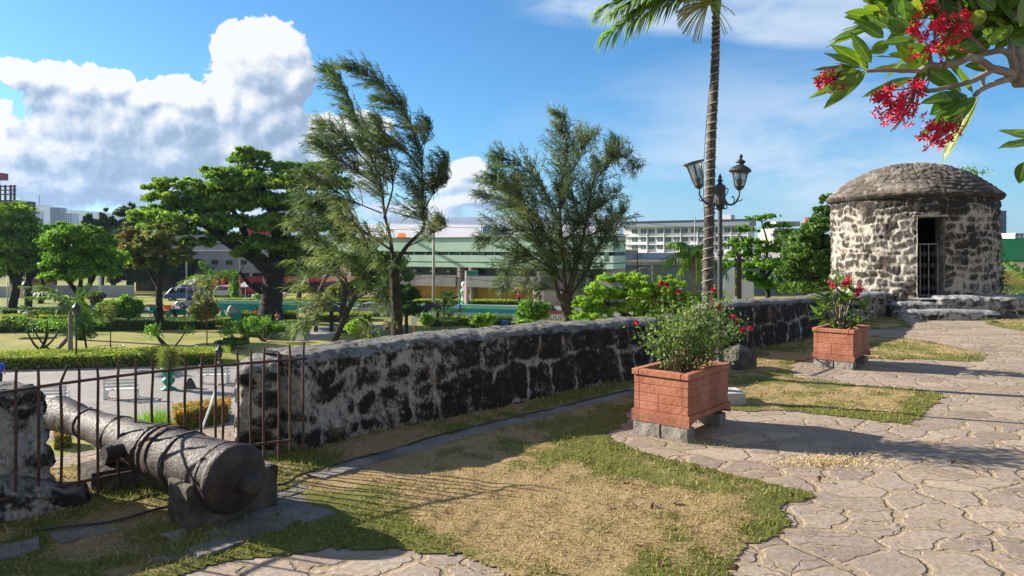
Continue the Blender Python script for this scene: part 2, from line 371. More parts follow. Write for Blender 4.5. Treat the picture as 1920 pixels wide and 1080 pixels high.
def wall_mesh(path, prof, half, seed, courses, step=.025, plaster=None, batter=.05, disp=.035, base=-.25, wb=(.35, .65)):
    """path: [(x,y,h)] centre line; rounded ends; returns M with attribute mort"""
    pts = spline([(a, b, 0) for a, b, c in path], 200); hh = np.interp(np.linspace(0, 1, 200), np.linspace(0, 1, len(path)), [c for a, b, c in path])
    seg = np.r_[0, np.cumsum(np.linalg.norm(np.diff(pts, axis=0), axis=1))]; L = seg[-1]
    t = unit(np.gradient(pts, axis=0)); nr = np.stack([t[:, 1], -t[:, 0], 0*t[:, 0]], 1)   # towards the terrace
    n1 = int(L/step); ne = max(16, int(math.pi*half/step))
    def at(u): return [np.interp(u, seg, pts[:, k]) for k in (0, 1)], [np.interp(u, seg, nr[:, k]) for k in (0, 1)], [np.interp(u, seg, t[:, k]) for k in (0, 1)], np.interp(u, seg, hh)
    u = np.concatenate([np.linspace(0, L, n1), np.full(ne, L), np.linspace(L, 0, n1), np.zeros(ne+1)])
    ang = np.concatenate([np.zeros(n1), np.linspace(0, np.pi, ne+2)[1:-1], np.full(n1, np.pi), np.linspace(np.pi, 2*np.pi, ne+2)[1:]])
    c, nn, tt, h = at(u); pw = 8.
    k = (np.abs(np.cos(ang))**pw+np.abs(np.sin(ang))**pw)**(-1/pw)
    dx = (nn[0]*np.cos(ang)+tt[0]*np.sin(ang))*k; dy = (nn[1]*np.cos(ang)+tt[1]*np.sin(ang))*k
    arc = np.concatenate([np.linspace(0, L, n1), L+np.linspace(0, half*3, ne), 3*half+L+np.linspace(0, L, n1), -np.linspace(half*3, 0, ne+1)])
    nz = int(1.0/step); zz = np.linspace(0, 1, nz); nt = max(8, int(half/step))
    rr = np.r_[half+batter*(1-zz), half*np.linspace(1, 0, nt+1)[1:]]     # out then over the top
    zf = np.r_[zz, np.ones(nt)]; crown = np.r_[np.zeros(nz), 1-np.linspace(1, 0, nt+1)[1:]**2]*.03
    rnd = np.clip((rr/half-.55)/.45, 0, 1.)**2.2*.06                      # rounded shoulder
    rnd = np.where(zf < .999, np.clip((zf-.82)/.18, 0, 1)**3*.0, rnd)
    H = h[:, None]; Z = base+(H-base)*zf[None]; Z = Z+crown[None]-np.where(zf[None] > .999, rnd[None], .13*(zf[None] > 2))
    Z = np.where(zf[None] < .999, base+(H-.06-base)*zf[None], Z)
    shrink = np.where(zf < .999, 1-.06*np.clip((zf-.75)/.25, 0, 1)**2, .94)
    Rr = rr*shrink
    X = c[0][:, None]+dx[:, None]*Rr[None]; Y = c[1][:, None]+dy[:, None]*Rr[None]
    v = np.stack([X, Y, Z], -1)
    S = np.repeat(arc[:, None], len(zf), 1); T = np.where(zf[None] < .999, Z, H+(half-Rr[None]))
    d, val = blocks(S, T, *courses); d2, val2 = blocks(S, T, [.21, .17, .2, .18, .22, .2], .14, .34, seed+7, warp=.10, wsc=2.6)
    pl = plaster(v, S, T) if plaster else 0*S
    f7 = fbm(v, 5, 4)-.5; f2 = fbm(v+7, 1.7, 4)-.5
    moA = (1-sm(d+f7*.09, .0, .04))*np.clip(.80+f2*1.8, 0, 1)
    moB = 1-sm(d2+f7*.20-.012-.05*(val2 > .70)-f2*.10, .0, .05)
    side_ = (zf[None] < .999)*1.; moA = moA*side_; moB = moB*side_+.4*(1-side_); mo = moA*(1-pl)+moB*pl
    mort = np.clip(.13+.66*moA*(1-pl)+pl*(.0+.52*moB)+.16*(val-.5)+f7*.35, 0, 1)
    out = np.stack([dx[:, None]*np.ones_like(Z), dy[:, None]*np.ones_like(Z), np.zeros_like(Z)], -1)
    upw = np.where(zf > .999, 1., 0.)[None, :, None]; out = out*(1-upw*(1-(rr/half)[None, :, None])); out[..., 2] += np.where(zf > .97, .7, 0)[None]
    big = (fbm(v, 2.2, 4)-.5)*.10+(fbm(v, 11, 3)-.5)*disp*1.1
    v = v+out*(big-(mo*disp*.55)+pl*.012+.25*disp*(val-.5))[..., None]
    m = M(); m.grid(v, mort); return m

# ---- terrace paving (irregular flagstones set in sandy mortar)
def paving_mat():
    m = bpy.data.materials.new('flagstone'); m.use_nodes = True; m.node_tree.nodes.clear(); n = NT(m.node_tree); MT['flagstone'] = m
    co = n.node('ShaderNodeTexCoord').outputs['Object']
    wv = n.v('MULTIPLY_ADD', n.v('SUBTRACT', n.noisec(co, 1.7, 4), (.5, .5, .5)), (.5, .5, 0), co)
    wv = n.v('MULTIPLY_ADD', n.v('SUBTRACT', n.noisec(co, 9, 3), (.5, .5, .5)), (.09, .09, 0), wv)
    wv = n.v('MULTIPLY', wv, (2.8, 3.6, 0))
    e = n.node('ShaderNodeTexVoronoi', {'Vector': wv, 'Scale': 1.0, 'Randomness': .95}, voronoi_dimensions='2D', feature='DISTANCE_TO_EDGE').outputs[0]
    cc = n.node('ShaderNodeTexVoronoi', {'Vector': wv, 'Scale': 1.0, 'Randomness': .95}, voronoi_dimensions='2D', feature='F1').outputs['Color']
    cs = n.node('ShaderNodeSeparateColor', {0: cc})
    lay = n.noise(n.v('MULTIPLY_ADD', cc, (3, 3, 3), n.v('MULTIPLY', co, (2.2, 4.5, 1))), 2.6, 8, .68)
    fine = n.noise(co, 26, 8, .72)
    wid = n.m('MULTIPLY_ADD', n.noise(co, 1.4, 3), .15, -.025)
    jt = n.step(n.m('SUBTRACT', n.m('MULTIPLY_ADD', n.m('SUBTRACT', n.noise(co, 18, 5, .7), .5), .08, e), wid), -.012, .032)
    stone = n.mix(cs.outputs[0], (.25, .18, .128), (.46, .355, .26))
    stone = n.mix(n.m('MULTIPLY', n.step(cs.outputs[1], .55, .9), .5), stone, (.34, .26, .20))
    stone = n.mix(n.step(lay, .38, .7, 0, .55), stone, (.40, .35, .31))
    stone = n.mix(n.step(fine, .62, .40, 0, .38), stone, (.085, .075, .07))
    crack = n.node('ShaderNodeTexVoronoi', {'Vector': n.v('MULTIPLY_ADD', n.noisec(co, 3.3, 6), (.5, .5, 0), co), 'Scale': 2.4}, voronoi_dimensions='2D', feature='DISTANCE_TO_EDGE').outputs[0]
    crk = n.m('MULTIPLY', n.step(crack, .022, .0), n.step(n.noise(co, 1.1, 2), .5, .6))
    stone = n.mix(n.m('MULTIPLY', crk, .45), stone, (.05, .045, .04))
    sand = n.mix(n.noise(co, 34, 6, .75), (.24, .175, .11), (.42, .32, .21))
    sandy = n.step(n.noise(co, .55, 4, .6), .52, .75, 0, .45)
    c = n.mix(jt, sand, stone)
    c = n.mix(n.m('MULTIPLY', sandy, n.step(fine, .4, .6)), c, (.38, .31, .23))
    c = n.mix(n.m('MULTIPLY', n.step(e, .05, .0), n.step(n.noise(co, 5, 4, .7), .5, .6, 0, .18)), c, (.07, .05, .035))
    hgt = n.m('ADD', n.m('MULTIPLY', jt, .9), n.m('ADD', n.m('MULTIPLY', lay, .9), n.m('MULTIPLY', fine, .35))); hgt = n.m('ADD', hgt, n.m('MULTIPLY', n.m('MULTIPLY', cs.outputs[2], jt), .9))
    c = n.mix(n.step(n.noise(co, .8, 6, .65), .50, .72, 0, .4), c, (.17, .14, .12)); nb = n.bump(n.m('SUBTRACT', hgt, n.m('MULTIPLY', crk, .5)), .75, .018)
    b = n.node('ShaderNodeBsdfPrincipled', {'Base Color': c, 'Roughness': .9, 'Specular IOR Level': .25, 'Normal': nb}); n.node('ShaderNodeOutputMaterial', {0: b.outputs[0]})
paving_mat()
def lawn_mat(name, blades):
    m = bpy.data.materials.new(name); m.use_nodes = True; m.node_tree.nodes.clear(); n = NT(m.node_tree); MT[name] = m
    co = n.node('ShaderNodeTexCoord').outputs['Object']; at = n.node('ShaderNodeAttribute', attribute_name='mort').outputs['Fac']
    if blades:
        ge = n.node('ShaderNodeNewGeometry').outputs['Random Per Island']
        ge2 = n.node('ShaderNodeTexWhiteNoise', {'Vector': n.v('MULTIPLY', n.node('ShaderNodeNewGeometry').outputs['Random Per Island'], (71.3, 0, 0))}).outputs[0]; dry = n.mix(ge, (.30, .21, .095), (.54, .42, .21)); grn = n.mix(ge, (.12, .145, .03), (.30, .31, .085))
        k = n.step(n.m('ADD', at, n.m('MULTIPLY_ADD', ge2, 1.0, -.5)), .30, .62)
        c = n.mix(k, dry, grn); p = n.node('ShaderNodeBsdfDiffuse', {0: c}); t = n.node('ShaderNodeBsdfTranslucent', {0: c})
        x = n.node('ShaderNodeMixShader', {0: .3, 1: p.outputs[0], 2: t.outputs[0]})
    else:
        f = n.noise(co, 45, 8, .8)
        dry = n.mix(n.step(f, .3, .7), (.27, .18, .09), (.50, .38, .20)); grn = n.mix(n.step(f, .3, .7), (.08, .085, .02), (.24, .24, .07))
        soil = n.step(n.noise(co, 2.1, 5, .65), .62, .74)
        c = n.mix(n.step(n.m('ADD', at, n.m('MULTIPLY_ADD', n.noise(co, 34, 6, .8), 2.4, -1.2)), .28, .62), dry, grn)
        c = n.mix(n.m('MULTIPLY', soil, .6), c, (.17, .10, .06))
        x = n.node('ShaderNodeBsdfPrincipled', {'Base Color': c, 'Roughness': .95, 'Specular IOR Level': .1, 'Normal': n.bump(f, .9, .03)})
    n.node('ShaderNodeOutputMaterial', {0: x.outputs[0]})
lawn_mat('lawn_soil', False); lawn_mat('lawn_blade', True)

# inner foot line of the parapet (terrace side)
FOOT1 = [(-2.22, 5.62), (-1.73, 5.92), (-1.40, 6.38), (-1.0, 6.8), (-.44, 7.25), (.13, 7.83), (.67, 8.44), (1.53, 9.19), (2.25, 9.9)]
FOOT2 = [(3.55, 11.3), (4.1, 12.0), (5.0, 12.9), (5.87, 13.8), (6.9, 15.2), (8.0, 16.85)]
EDGE = [(-14, -8), (-9, -2), (-4.75, 4.7), (-3.95, 5.6), (-2.9, 6.75), (-2.1, 7.3), (-.2, 9.0), (1.6, 10.8), (3.0, 12.3), (4.7, 14.3), (6.2, 16.4), (7.6, 18.4), (8.9, 20.5), (10, 23.2), (12, 24.6), (15, 22.8), (24, 20.6), (40, 18), (40, -8)]
m = M(); e = np.array(EDGE, float)
m.prism(e, PARK-.5, 0.)
m.build('terrace_paving', 'flagstone', kind='structure', loc=(0, 0, 0))
def inpoly(x, y, poly):
    ins = np.zeros(x.shape, bool); n = len(poly); j = n-1
    for i in range(n):
        xi, yi = poly[i]; xj, yj = poly[j]
        if yi != yj: ins ^= ((yi > y) != (yj > y)) & (x < (xj-xi)*(y-yi)/(yj-yi)+xi)
        j = i
    return ins
def gp(l): return [tuple(G(a, b)[:2]) for a, b in l]
POLYS = [[(-9, -1), (-4.6, 4.7), (-3.7, 5.5), (-2.7, 6.1), (-1.6, 6.4), (0, 8.2), (2.3, 10.2), (3.4, 11.5), (5.7, 14), (7.0, 15.9)]+gp([(1608, 622), (1570, 655), (1478, 685), (1482, 705), (1600, 722), (1700, 731), (1770, 740), (1742, 775), (1710, 797), (1600, 785), (1500, 775), (1375, 770), (1300, 758), (1190, 772), (1160, 800), (1152, 820), (1190, 852), (1250, 864), (1340, 890), (1440, 912), (1530, 930), (1500, 955), (1450, 995), (1400, 1040), (1370, 1080), (1300, 1250), (1050, 1250), (940, 1085), (860, 1055), (760, 1042), (600, 1038), (430, 1050), (330, 1085), (200, 1300), (-900, 1700)]),
         gp([(1528, 676), (1545, 640), (1638, 630), (1750, 641), (1852, 664), (1843, 678), (1740, 675), (1640, 673), (1560, 680)]),
         gp([(1580, 600), (1650, 592), (1690, 601), (1712, 614), (1640, 617), (1580, 614)]),
         gp([(1825, 598), (1870, 588), (1930, 590), (2250, 596), (2300, 660), (2050, 636), (1925, 622), (1865, 612)])]
cs = .024
gx = np.arange(-8, 19, cs); gy = np.arange(.5, 19, cs); X, Y = np.meshgrid(gx, gy, indexing='ij')
pp = np.stack([X, Y, 0*X], -1)
wx = (fbm(pp, 3.2, 3)-.5)*.30+(fbm(pp, 22, 2)-.5)*.10; wy = (fbm(pp+31, 3.2, 3)-.5)*.30+(fbm(pp+31, 22, 2)-.5)*.10
ins = np.zeros(X.shape, bool)
for pl in POLYS: ins |= inpoly(X+wx, Y+wy, pl)
def blur(a, k):
    a = a.astype(float)
    for _ in range(2):
        for ax in (0, 1):
            c_ = np.cumsum(np.concatenate([np.repeat(np.take(a, [0], ax), k+1, ax), a, np.repeat(np.take(a, [-1], ax), k, ax)], ax), ax)
            n_ = a.shape[ax]; a = (np.take(c_, range(2*k+1, 2*k+1+n_), ax)-np.take(c_, range(0, n_), ax))/(2*k+1)
    return a
bl = blur(ins, 8)
foot = np.array(FOOT1+FOOT2+[(9, 17.3)]); foot = np.vstack([[-6, 1.2], [-3.2, 4.5], foot])
dw = np.full(X.shape, 9.)
for (a, b), (c_, d_) in zip(foot[:-1], foot[1:]):
    L2 = (c_-a)**2+(d_-b)**2; tt = np.clip(((X-a)*(c_-a)+(Y-b)*(d_-b))/L2, 0, 1); dw = np.minimum(dw, np.hypot(X-a-tt*(c_-a), Y-b-tt*(d_-b)))
gn = (fbm(pp, .9, 5, .6)-.5)*2.4+(fbm(pp+3, 4, 4, .6)-.5)*2.0+.36+(1-sm(bl, .72, 1.))*.55+(1-sm(dw, .2, .9))*.30
for px_, py_, rr, k in ((1130, 835, .5, .7), (1200, 880, .45, .35), (1330, 905, .4, .45), (1480, 935, .3, .4), (1120, 870, .35, .5), (620, 1020, .7, .3), (760, 1060, .5, .2), (860, 900, .9, -.45), (960, 960, .7, -.35), (1600, 750, .8, -.3), (1250, 960, .6, .1), (460, 960, .5, .4), (1100, 780, .8, .3), (1350, 940, .5, .15), (1050, 900, .7, -.2)):
    q_ = G(px_, py_); gn = gn+k*np.exp(-((X-q_[0])**2+(Y-q_[1])**2)/rr**2)
gn = np.clip(gn, 0, 1)
Z = .006+.018*sm(bl, .5, 1.)+(fbm(pp, 6, 3)-.5)*.03*sm(bl, .6, 1.)
Z = np.maximum(Z, .005)
m = M(); msk = ins[:-1, :-1]
m.grid(np.stack([X, Y, Z], -1), gn, mask=msk)
m.build('lawn', 'lawn_soil', kind='structure', loc=(0, 0, 0), smooth=True, attr='mort')
r = rng(5); n_ = 1000000; bx = r.uniform(-5, 14, n_); by = r.uniform(2.3, 17, n_)
soil_ = fbm(np.stack([bx, by, 0*bx], 1), 1.7, 4, .65); keep = (r.random(n_) < sm(soil_, .66, .52)+.15) & (r.random(n_) < np.clip((4.2/by)**1.7, 0, 1)) & (np.abs(bx/by) < .78)
bx, by = bx[keep], by[keep]; ii = ((bx-gx[0])/cs).astype(int); jj = ((by-gy[0])/cs).astype(int)
k_ = ins[ii, jj]; bx, by, ii, jj = bx[k_], by[k_], ii[k_], jj[k_]; g_ = gn[ii, jj]; z_ = Z[ii, jj]; nb = len(bx)
near_wall = np.exp(-dw[ii, jj]/.25)
hgt = (.005+.014*r.random(nb)**1.6)*(.6+.9*fbm(np.stack([bx, by, 0*bx], 1), 5, 2))*(1+.6*g_)*(1+1.8*near_wall*r.random(nb))*(1+.03*by); wd = .0035*(1+by*.12)
an = r.uniform(0, 2*np.pi, nb); ln = hgt*r.uniform(.2, 1.3, nb); a2 = r.uniform(0, 2*np.pi, nb)
b0 = np.stack([bx, by, z_-.004], 1); sd2 = np.stack([np.cos(an)*wd, np.sin(an)*wd, 0*an], 1)
tip = b0+np.stack([np.cos(a2)*ln, np.sin(a2)*ln, hgt+.004], 1)
m = M(); m.add(np.stack([b0-sd2, b0+sd2, tip], 1).reshape(-1, 3), t=np.arange(nb*3).reshape(-1, 3), a=np.repeat(g_, 3))
# taller tufts by stones
tb = []
for px_, py_, c_, hh_ in ((525, 985, 90, .10), (470, 1000, 60, .07), (545, 880, 80, .06), (1300, 832, 70, .07), (1340, 838, 50, .05), (1410, 765, 60, .06), (1600, 690, 80, .06), (1800, 598, 60, .08), (1905, 590, 60, .10), (200, 945, 90, .07), (90, 975, 90, .06), (620, 850, 100, .07), (700, 830, 100, .06), (870, 795, 90, .09), (850, 800, 70, .07), (1150, 728, 60, .05), (1250, 842, 30, .05), (1000, 765, 60, .05), (290, 930, 70, .08), (330, 960, 40, .05), (1440, 668, 70, .05), (430, 870, 60, .08)):
    q_ = G(px_, py_)
    for _ in range(c_):
        p0 = q_+np.array((r.normal()*.09, r.normal()*.06, 0)); a0 = r.uniform(0, 6.28); h0 = hh_*r.uniform(.4, 1.1); wv = np.array((math.cos(a0), math.sin(a0), 0))*.0022
        ln_ = np.array((r.normal()*h0*.4, r.normal()*h0*.4, h0)); tb += [p0-wv, p0+wv, p0+ln_]
tb = np.array(tb); m.add(tb, t=np.arange(len(tb)).reshape(-1, 3), a=.85)
tag(m.build('grass', 'lawn_blade', attr='mort', loc=(0, 0, 0)), 'short dry and green turf beside the flagstones', 'grass', kind='stuff')
print('blades', nb)
# dry leaves lying about
mat('dry_leaf', (.13, .055, .03), .8); mat('straw', (.55, .42, .22), .9)
for i, (px_, py_) in enumerate(((1141, 963), (1266, 953), (1224, 959), (1235, 1070), (1300, 890), (1485, 935), (1375, 1078), (1172, 915), (480, 918), (1788, 875), (1536, 905))):
    q_ = G(px_, py_); m = M(); m.leaf(np.array([q_+np.array((0, 0, .03)), q_+np.array((.02, .01, .035))]), .06, .03, rng(i+80), up=1.5, spread=1)
    lb = ('dry leaf on the straw coloured turf, leftmost of the middle three', 'larger dry leaf on the turf, rightmost of the middle three', 'dry leaf between two others in the middle of the turf', 'lone dry leaf on the turf at the bottom of the photo', 'dry leaf on the turf edge just below the paving by the rose planter', 'dry leaf at the right tip of the green turf', 'dry leaf where the turf meets the paving at the bottom', 'dry leaf highest on the straw coloured turf, below the rose planter', 'dry leaf beside the cannon breech', 'dry leaf farthest right on the flagstones', 'dry leaf on the flagstones just beyond the turf tip')[i]
    tag(m.build('fallen_leaf', 'dry_leaf'), lb, 'leaf', 'dry leaves fallen on the terrace')
m = M(); q_ = G(1555, 868); n0 = 900; c0 = q_+np.c_[r.normal(size=n0)*.22, r.normal(size=n0)*.085, r.random(n0)*.02+.008]
m.leaf(c0, .06, .004, r, up=.5, spread=1); tag(m.build('straw_pile', 'straw'), 'small patch of dry straw lying on the flagstones', 'straw', kind='stuff')

# ---- parapet walls
def off(foot, d):
    f = np.array(foot, float); t = unit(np.gradient(f, axis=0)); return f+np.stack([-t[:, 1], t[:, 0]], 1)*d
HALF = .33
def pl1(v, S, T):
    return np.clip(1-sm(S+(fbm(v, 1.6, 3)-.5)*3, .3, 2.3), 0, 1)
c1 = off(FOOT1, HALF+.05); c1[0] += (c1[1]-c1[0])*.95; c1[-1] -= (c1[-1]-c1[-2])*.2
h1 = np.interp(np.linspace(0, 1, len(c1)), [0, .1, .5, 1], [.745, .79, .80, .715])
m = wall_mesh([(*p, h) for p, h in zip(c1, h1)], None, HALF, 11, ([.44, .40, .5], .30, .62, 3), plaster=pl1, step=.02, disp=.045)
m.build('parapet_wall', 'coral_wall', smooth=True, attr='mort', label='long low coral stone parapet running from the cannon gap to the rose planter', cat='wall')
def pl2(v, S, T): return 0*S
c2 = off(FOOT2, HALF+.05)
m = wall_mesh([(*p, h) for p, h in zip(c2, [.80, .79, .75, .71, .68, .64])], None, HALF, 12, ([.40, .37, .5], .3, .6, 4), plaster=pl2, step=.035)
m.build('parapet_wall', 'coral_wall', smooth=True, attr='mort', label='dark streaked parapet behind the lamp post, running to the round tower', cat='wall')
def pl3(v, S, T): return np.clip(.6+.4*sm(fbm(v, 2.2, 4), .42, .58), 0, 1)
c3 = off([(-6.3, .9), (-4.6, 2.75), (-3.17, 4.50)], .30)
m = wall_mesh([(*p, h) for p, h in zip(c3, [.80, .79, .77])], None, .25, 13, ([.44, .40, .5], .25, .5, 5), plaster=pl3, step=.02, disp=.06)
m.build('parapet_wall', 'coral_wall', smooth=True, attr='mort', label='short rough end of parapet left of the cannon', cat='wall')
# low rubble left in the gap, sill
m = wall_mesh([(-3.4, 4.42, .30), (-3.12, 4.60, .2), (-2.95, 4.72, .10)], None, .15, 14, ([.2, .2], .15, .3, 5), plaster=pl3, step=.02, disp=.05, base=-.1)
m.build('rubble_stub', 'coral_wall', smooth=True, attr='mort', label='ankle high broken masonry left under the iron fence beside the cannon', cat='masonry')

# ---- round tower
TC = np.array((11.21, 20.06)); TR = 2.08; ZC = 3.06; Z0 = -.05
az0 = math.atan2(-TC[1], -TC[0])
def theta_at(px, rad):           # angle on the circle of that radius (side towards the camera) seen at picture column px
    d = unit(np.array(((px-960)/F, 1.))); b = -d@TC; c_ = TC@TC-rad*rad; t = -b-math.sqrt(b*b-c_); q = d*t-TC; return math.atan2(q[1], q[0])
tl, tr_ = theta_at(1719, TR), theta_at(1771, TR)
A_ = TC+TR*np.array((math.cos(tl), math.sin(tl))); B_ = TC+TR*np.array((math.cos(tr_), math.sin(tr_)))
jd = unit(np.array((.10, .5)))*.62
DZ0, DZ1 = .46, 2.50
t = thing('watchtower', 'round coral stone watchtower with shallow dome and dark doorway', 'tower', (*TC, 0))
nth = 620; nz = 125
th = az0+np.linspace(-np.pi, np.pi, nth); zz = np.linspace(Z0, ZC, nz)
TH, ZZ = np.meshgrid(th, zz, indexing='ij'); S = (TH-az0)*TR
d, val = blocks(S, ZZ, [.22, .24, .19, .25, .2, .22, .24, .18, .22, .2, .23, .2, .2, .2, .2, .2],   .17, .42, 21, warp=.11, wsc=2.2)
v = np.stack([TC[0]+TR*np.cos(TH), TC[1]+TR*np.sin(TH), ZZ], -1)
mo = 1-sm(d+(fbm(v, 6, 4)-.5)*.07, .0, .06)
pn = sm(fbm(v, 1.1, 4), .45, .62)*(ZZ < 2.6)
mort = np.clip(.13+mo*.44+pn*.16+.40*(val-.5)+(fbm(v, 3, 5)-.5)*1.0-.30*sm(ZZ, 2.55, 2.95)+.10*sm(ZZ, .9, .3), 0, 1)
rr = TR+.10*np.exp(-np.maximum(ZZ, 0)/.18)+(fbm(v, 1.5, 4)-.5)*.10+(fbm(v, 9, 3)-.5)*.06-mo*.022+.02*(val-.5)
v[..., 0] = TC[0]+rr*np.cos(TH); v[..., 1] = TC[1]+rr*np.sin(TH)
inD = (TH > min(tl, tr_)) & (TH < max(tl, tr_)) & (ZZ > DZ0) & (ZZ < DZ1)
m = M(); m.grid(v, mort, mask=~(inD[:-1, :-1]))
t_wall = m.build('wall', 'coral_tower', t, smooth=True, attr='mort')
# jambs, inner shell, floor, ceiling
def q4(m, a, b, c_, d_, a_=.45, nu=16, nv=40):
    a, b, c_, d_ = map(np.asarray, (a, b, c_, d_)); u = np.linspace(0, 1, nu)[:, None, None]; w_ = np.linspace(0, 1, nv)[None, :, None]
    vv = (a*(1-u)+b*u)*(1-w_)+(d_*(1-u)+c_*u)*w_; nn = unit(np.cross(b-a, d_-a)); vv = vv+nn*((fbm(vv, 8, 3)-.5)*.035)[..., None]
    m.grid(vv, np.full(vv.shape[:2], a_))
m = M(); pad = .03; dr = unit(B_-A_)
for p_, s_ in ((A_-dr*pad*0, 1), (B_+dr*pad*0, -1)):
    o_ = p_-jd*.06; i_ = p_+jd
    q4(m, (*o_, DZ0-.05), (*i_, DZ0-.05), (*i_, DZ1+.03), (*o_, DZ1+.03))
q4(m, (*(A_-jd*.05), DZ1), (*(B_-jd*.05), DZ1), (*(B_+jd), DZ1), (*(A_+jd), DZ1), .3)
q4(m, (*(A_-jd*.15), DZ0), (*(B_-jd*.15), DZ0), (*(B_+jd), DZ0), (*(A_+jd), DZ0), .5)
m.build('door_jamb', 'coral_tower', t, attr='mort', smooth=True)
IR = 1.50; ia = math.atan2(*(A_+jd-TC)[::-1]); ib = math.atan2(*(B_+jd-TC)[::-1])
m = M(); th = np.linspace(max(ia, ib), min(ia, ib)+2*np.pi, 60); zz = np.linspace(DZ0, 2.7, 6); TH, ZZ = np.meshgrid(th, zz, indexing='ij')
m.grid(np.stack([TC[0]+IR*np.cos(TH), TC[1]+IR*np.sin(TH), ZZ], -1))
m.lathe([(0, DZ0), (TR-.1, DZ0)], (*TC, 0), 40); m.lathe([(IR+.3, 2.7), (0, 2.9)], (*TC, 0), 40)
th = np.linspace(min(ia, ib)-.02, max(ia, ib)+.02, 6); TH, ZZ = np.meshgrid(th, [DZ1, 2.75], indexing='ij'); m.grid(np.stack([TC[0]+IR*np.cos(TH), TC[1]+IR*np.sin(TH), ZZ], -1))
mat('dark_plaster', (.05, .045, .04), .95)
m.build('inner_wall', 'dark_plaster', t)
m = M(); mid = (A_+B_)/2-jd*.14; mat('lintel_wood', (.33, .27, .21), .9, (.2, .16, .13), 12, bump=.4)
m.bar((*(A_-jd*.16-dr*.12), DZ1+.03), (*(B_-jd*.16+dr*.04), DZ1+.03), .10, .05); m.build('lintel', 'lintel_wood', t, bev=.01)
# cornice and dome
m = M(); th = az0+np.linspace(-np.pi, np.pi, 500)
prof = [(TR-.05, ZC-.06), (TR+.05, ZC-.04), (TR+.09, ZC+.0), (TR+.12, ZC+.04), (TR+.11, ZC+.08), (TR+.06, ZC+.11)]
pr = np.array([(np.interp(x, range(6), [p[0] for p in prof]), np.interp(x, range(6), [p[1] for p in prof])) for x in np.linspace(0, 5, 16)])
TH = th[:, None]+0*pr[None, :, 0]; vv = np.stack([TC[0]+pr[:, 0]*np.cos(TH), TC[1]+pr[:, 0]*np.sin(TH), pr[:, 1]+0*TH], -1)
dd = (fbm(vv, 3.5, 4)-.5)*.11; vv = vv+np.stack([np.cos(TH)*dd, np.sin(TH)*dd, dd*.5], -1)
m.grid(vv, np.full(TH.shape, .25)+(fbm(vv, 4, 3)-.5)*.3); m.build('cornice', 'dome_stone', t, smooth=True, attr='mort')
m = M(); na = 110; ps = np.linspace(0, 1, na); R0 = TR+.10; HD = .95; RS = (R0*R0+HD*HD)/(2*HD); amax = math.asin(R0/RS)
ph = amax*(1-ps)+1e-3; rr0 = RS*np.sin(ph); z0 = ZC+.09+RS*np.cos(ph)-(RS-HD)
TH = th[:, None]+0*ph[None]; SS = TH*(rr0[None]+.02); TT = (RS*(amax-ph))[None]+0*TH
d, val = blocks((TH-az0)*1.4, TT, [.15, .18, .13, .17]*4, .10, .30, 31, warp=.12, wsc=2.5)
vv = np.stack([TC[0]+rr0*np.cos(TH), TC[1]+rr0*np.sin(TH), z0+0*TH], -1)
mo = 1-sm(d+(fbm(vv, 7, 3)-.5)*.05, .0, .045)
nd = np.stack([np.sin(ph)*np.cos(TH), np.sin(ph)*np.sin(TH), np.cos(ph)+0*TH], -1)
vv = vv+nd*(.022*(val-.5)-.022*mo+(fbm(vv, 3, 3)-.5)*.05+(fbm(vv, 12, 2)-.5)*.02)[..., None]
m.grid(vv, np.clip(.40+.75*(val-.5)-.22*mo+(fbm(vv, 2, 4)-.5)*.9, 0, 1)); m.build('dome', 'dome_stone', t, smooth=True, attr='mort')
# small shrub rooted on the dome, creeper at its right foot
m = M(); r = rng(3); c0 = P(1812, 325, 20.9); n0 = 260
m.leaf(c0+r.normal(size=(n0, 3))*(.26, .15, .085), .10, .045, r); s_ = m
s_.build('dome_shrub', 'broad_leaf', label='small green shrub sprouting from the tower dome', cat='shrub')
m = M(); c0 = P(1877, 520, 19.6); n0 = 320; m.leaf(c0+r.normal(size=(n0, 3))*(.05, .08, .42), .09, .05, r); m.tube(spline([P(1872, 552, 19.6), P(1878, 500, 19.6), P(1875, 400, 19.9), P(1872, 370, 19.9)], 12), .008, 5)
m.build('creeper', 'climber_leaf', label='thin creeper climbing the right side of the watchtower', cat='creeper')
# iron gate of half height in the doorway
gt = thing('iron_gate', 'pale ornamental iron gate closing the lower half of the tower doorway', 'gate', (*((A_+B_)/2+jd*.3), DZ0))
ga = A_+jd*.62+dr*.0; gb = A_+jd*.62+dr*.60; gz0, gz1 = DZ0+.05, 1.83
def gpnt(u, z): q = ga+(gb-ga)*u; return np.array((q[0], q[1], z))
m = M()
for a_, b_ in (((0, gz0), (0, gz1)), ((1, gz0), (1, gz1)), ((0, gz0), (1, gz0)), ((0, gz1), (1, gz1))): m.bar(gpnt(*a_), gpnt(*b_), .028)
m.build('gate_frame', 'gate_paint', gt)
for u_ in (.33, .66): m = M(); m.bar(gpnt(u_, gz0), gpnt(u_, gz1), .022); m.build('bar', 'gate_paint', gt)
m = M(); 
for u_ in (.165, .495, .83):
    m.bar(gpnt(u_, gz0), gpnt(u_, gz1), .008)
    for z_ in (.70, 1.0, 1.28, 1.58):
        c0 = gpnt(u_, z_); an = np.linspace(0, 2*np.pi, 13); dv = np.array((*dr, 0.))
        for rr1 in (.06, .03): m.tube(c0+rr1*(np.cos(an)[:, None]*dv+np.sin(an)[:, None]*np.array((0, 0, 1.))), .008, 4, cap=False)
for z_ in (.70, 1.0, 1.28, 1.58): m.bar(gpnt(0, z_), gpnt(1, z_), .01)
mat('gate_dark', (.10, .10, .10), .6); m.build('scrollwork', 'gate_dark', gt)
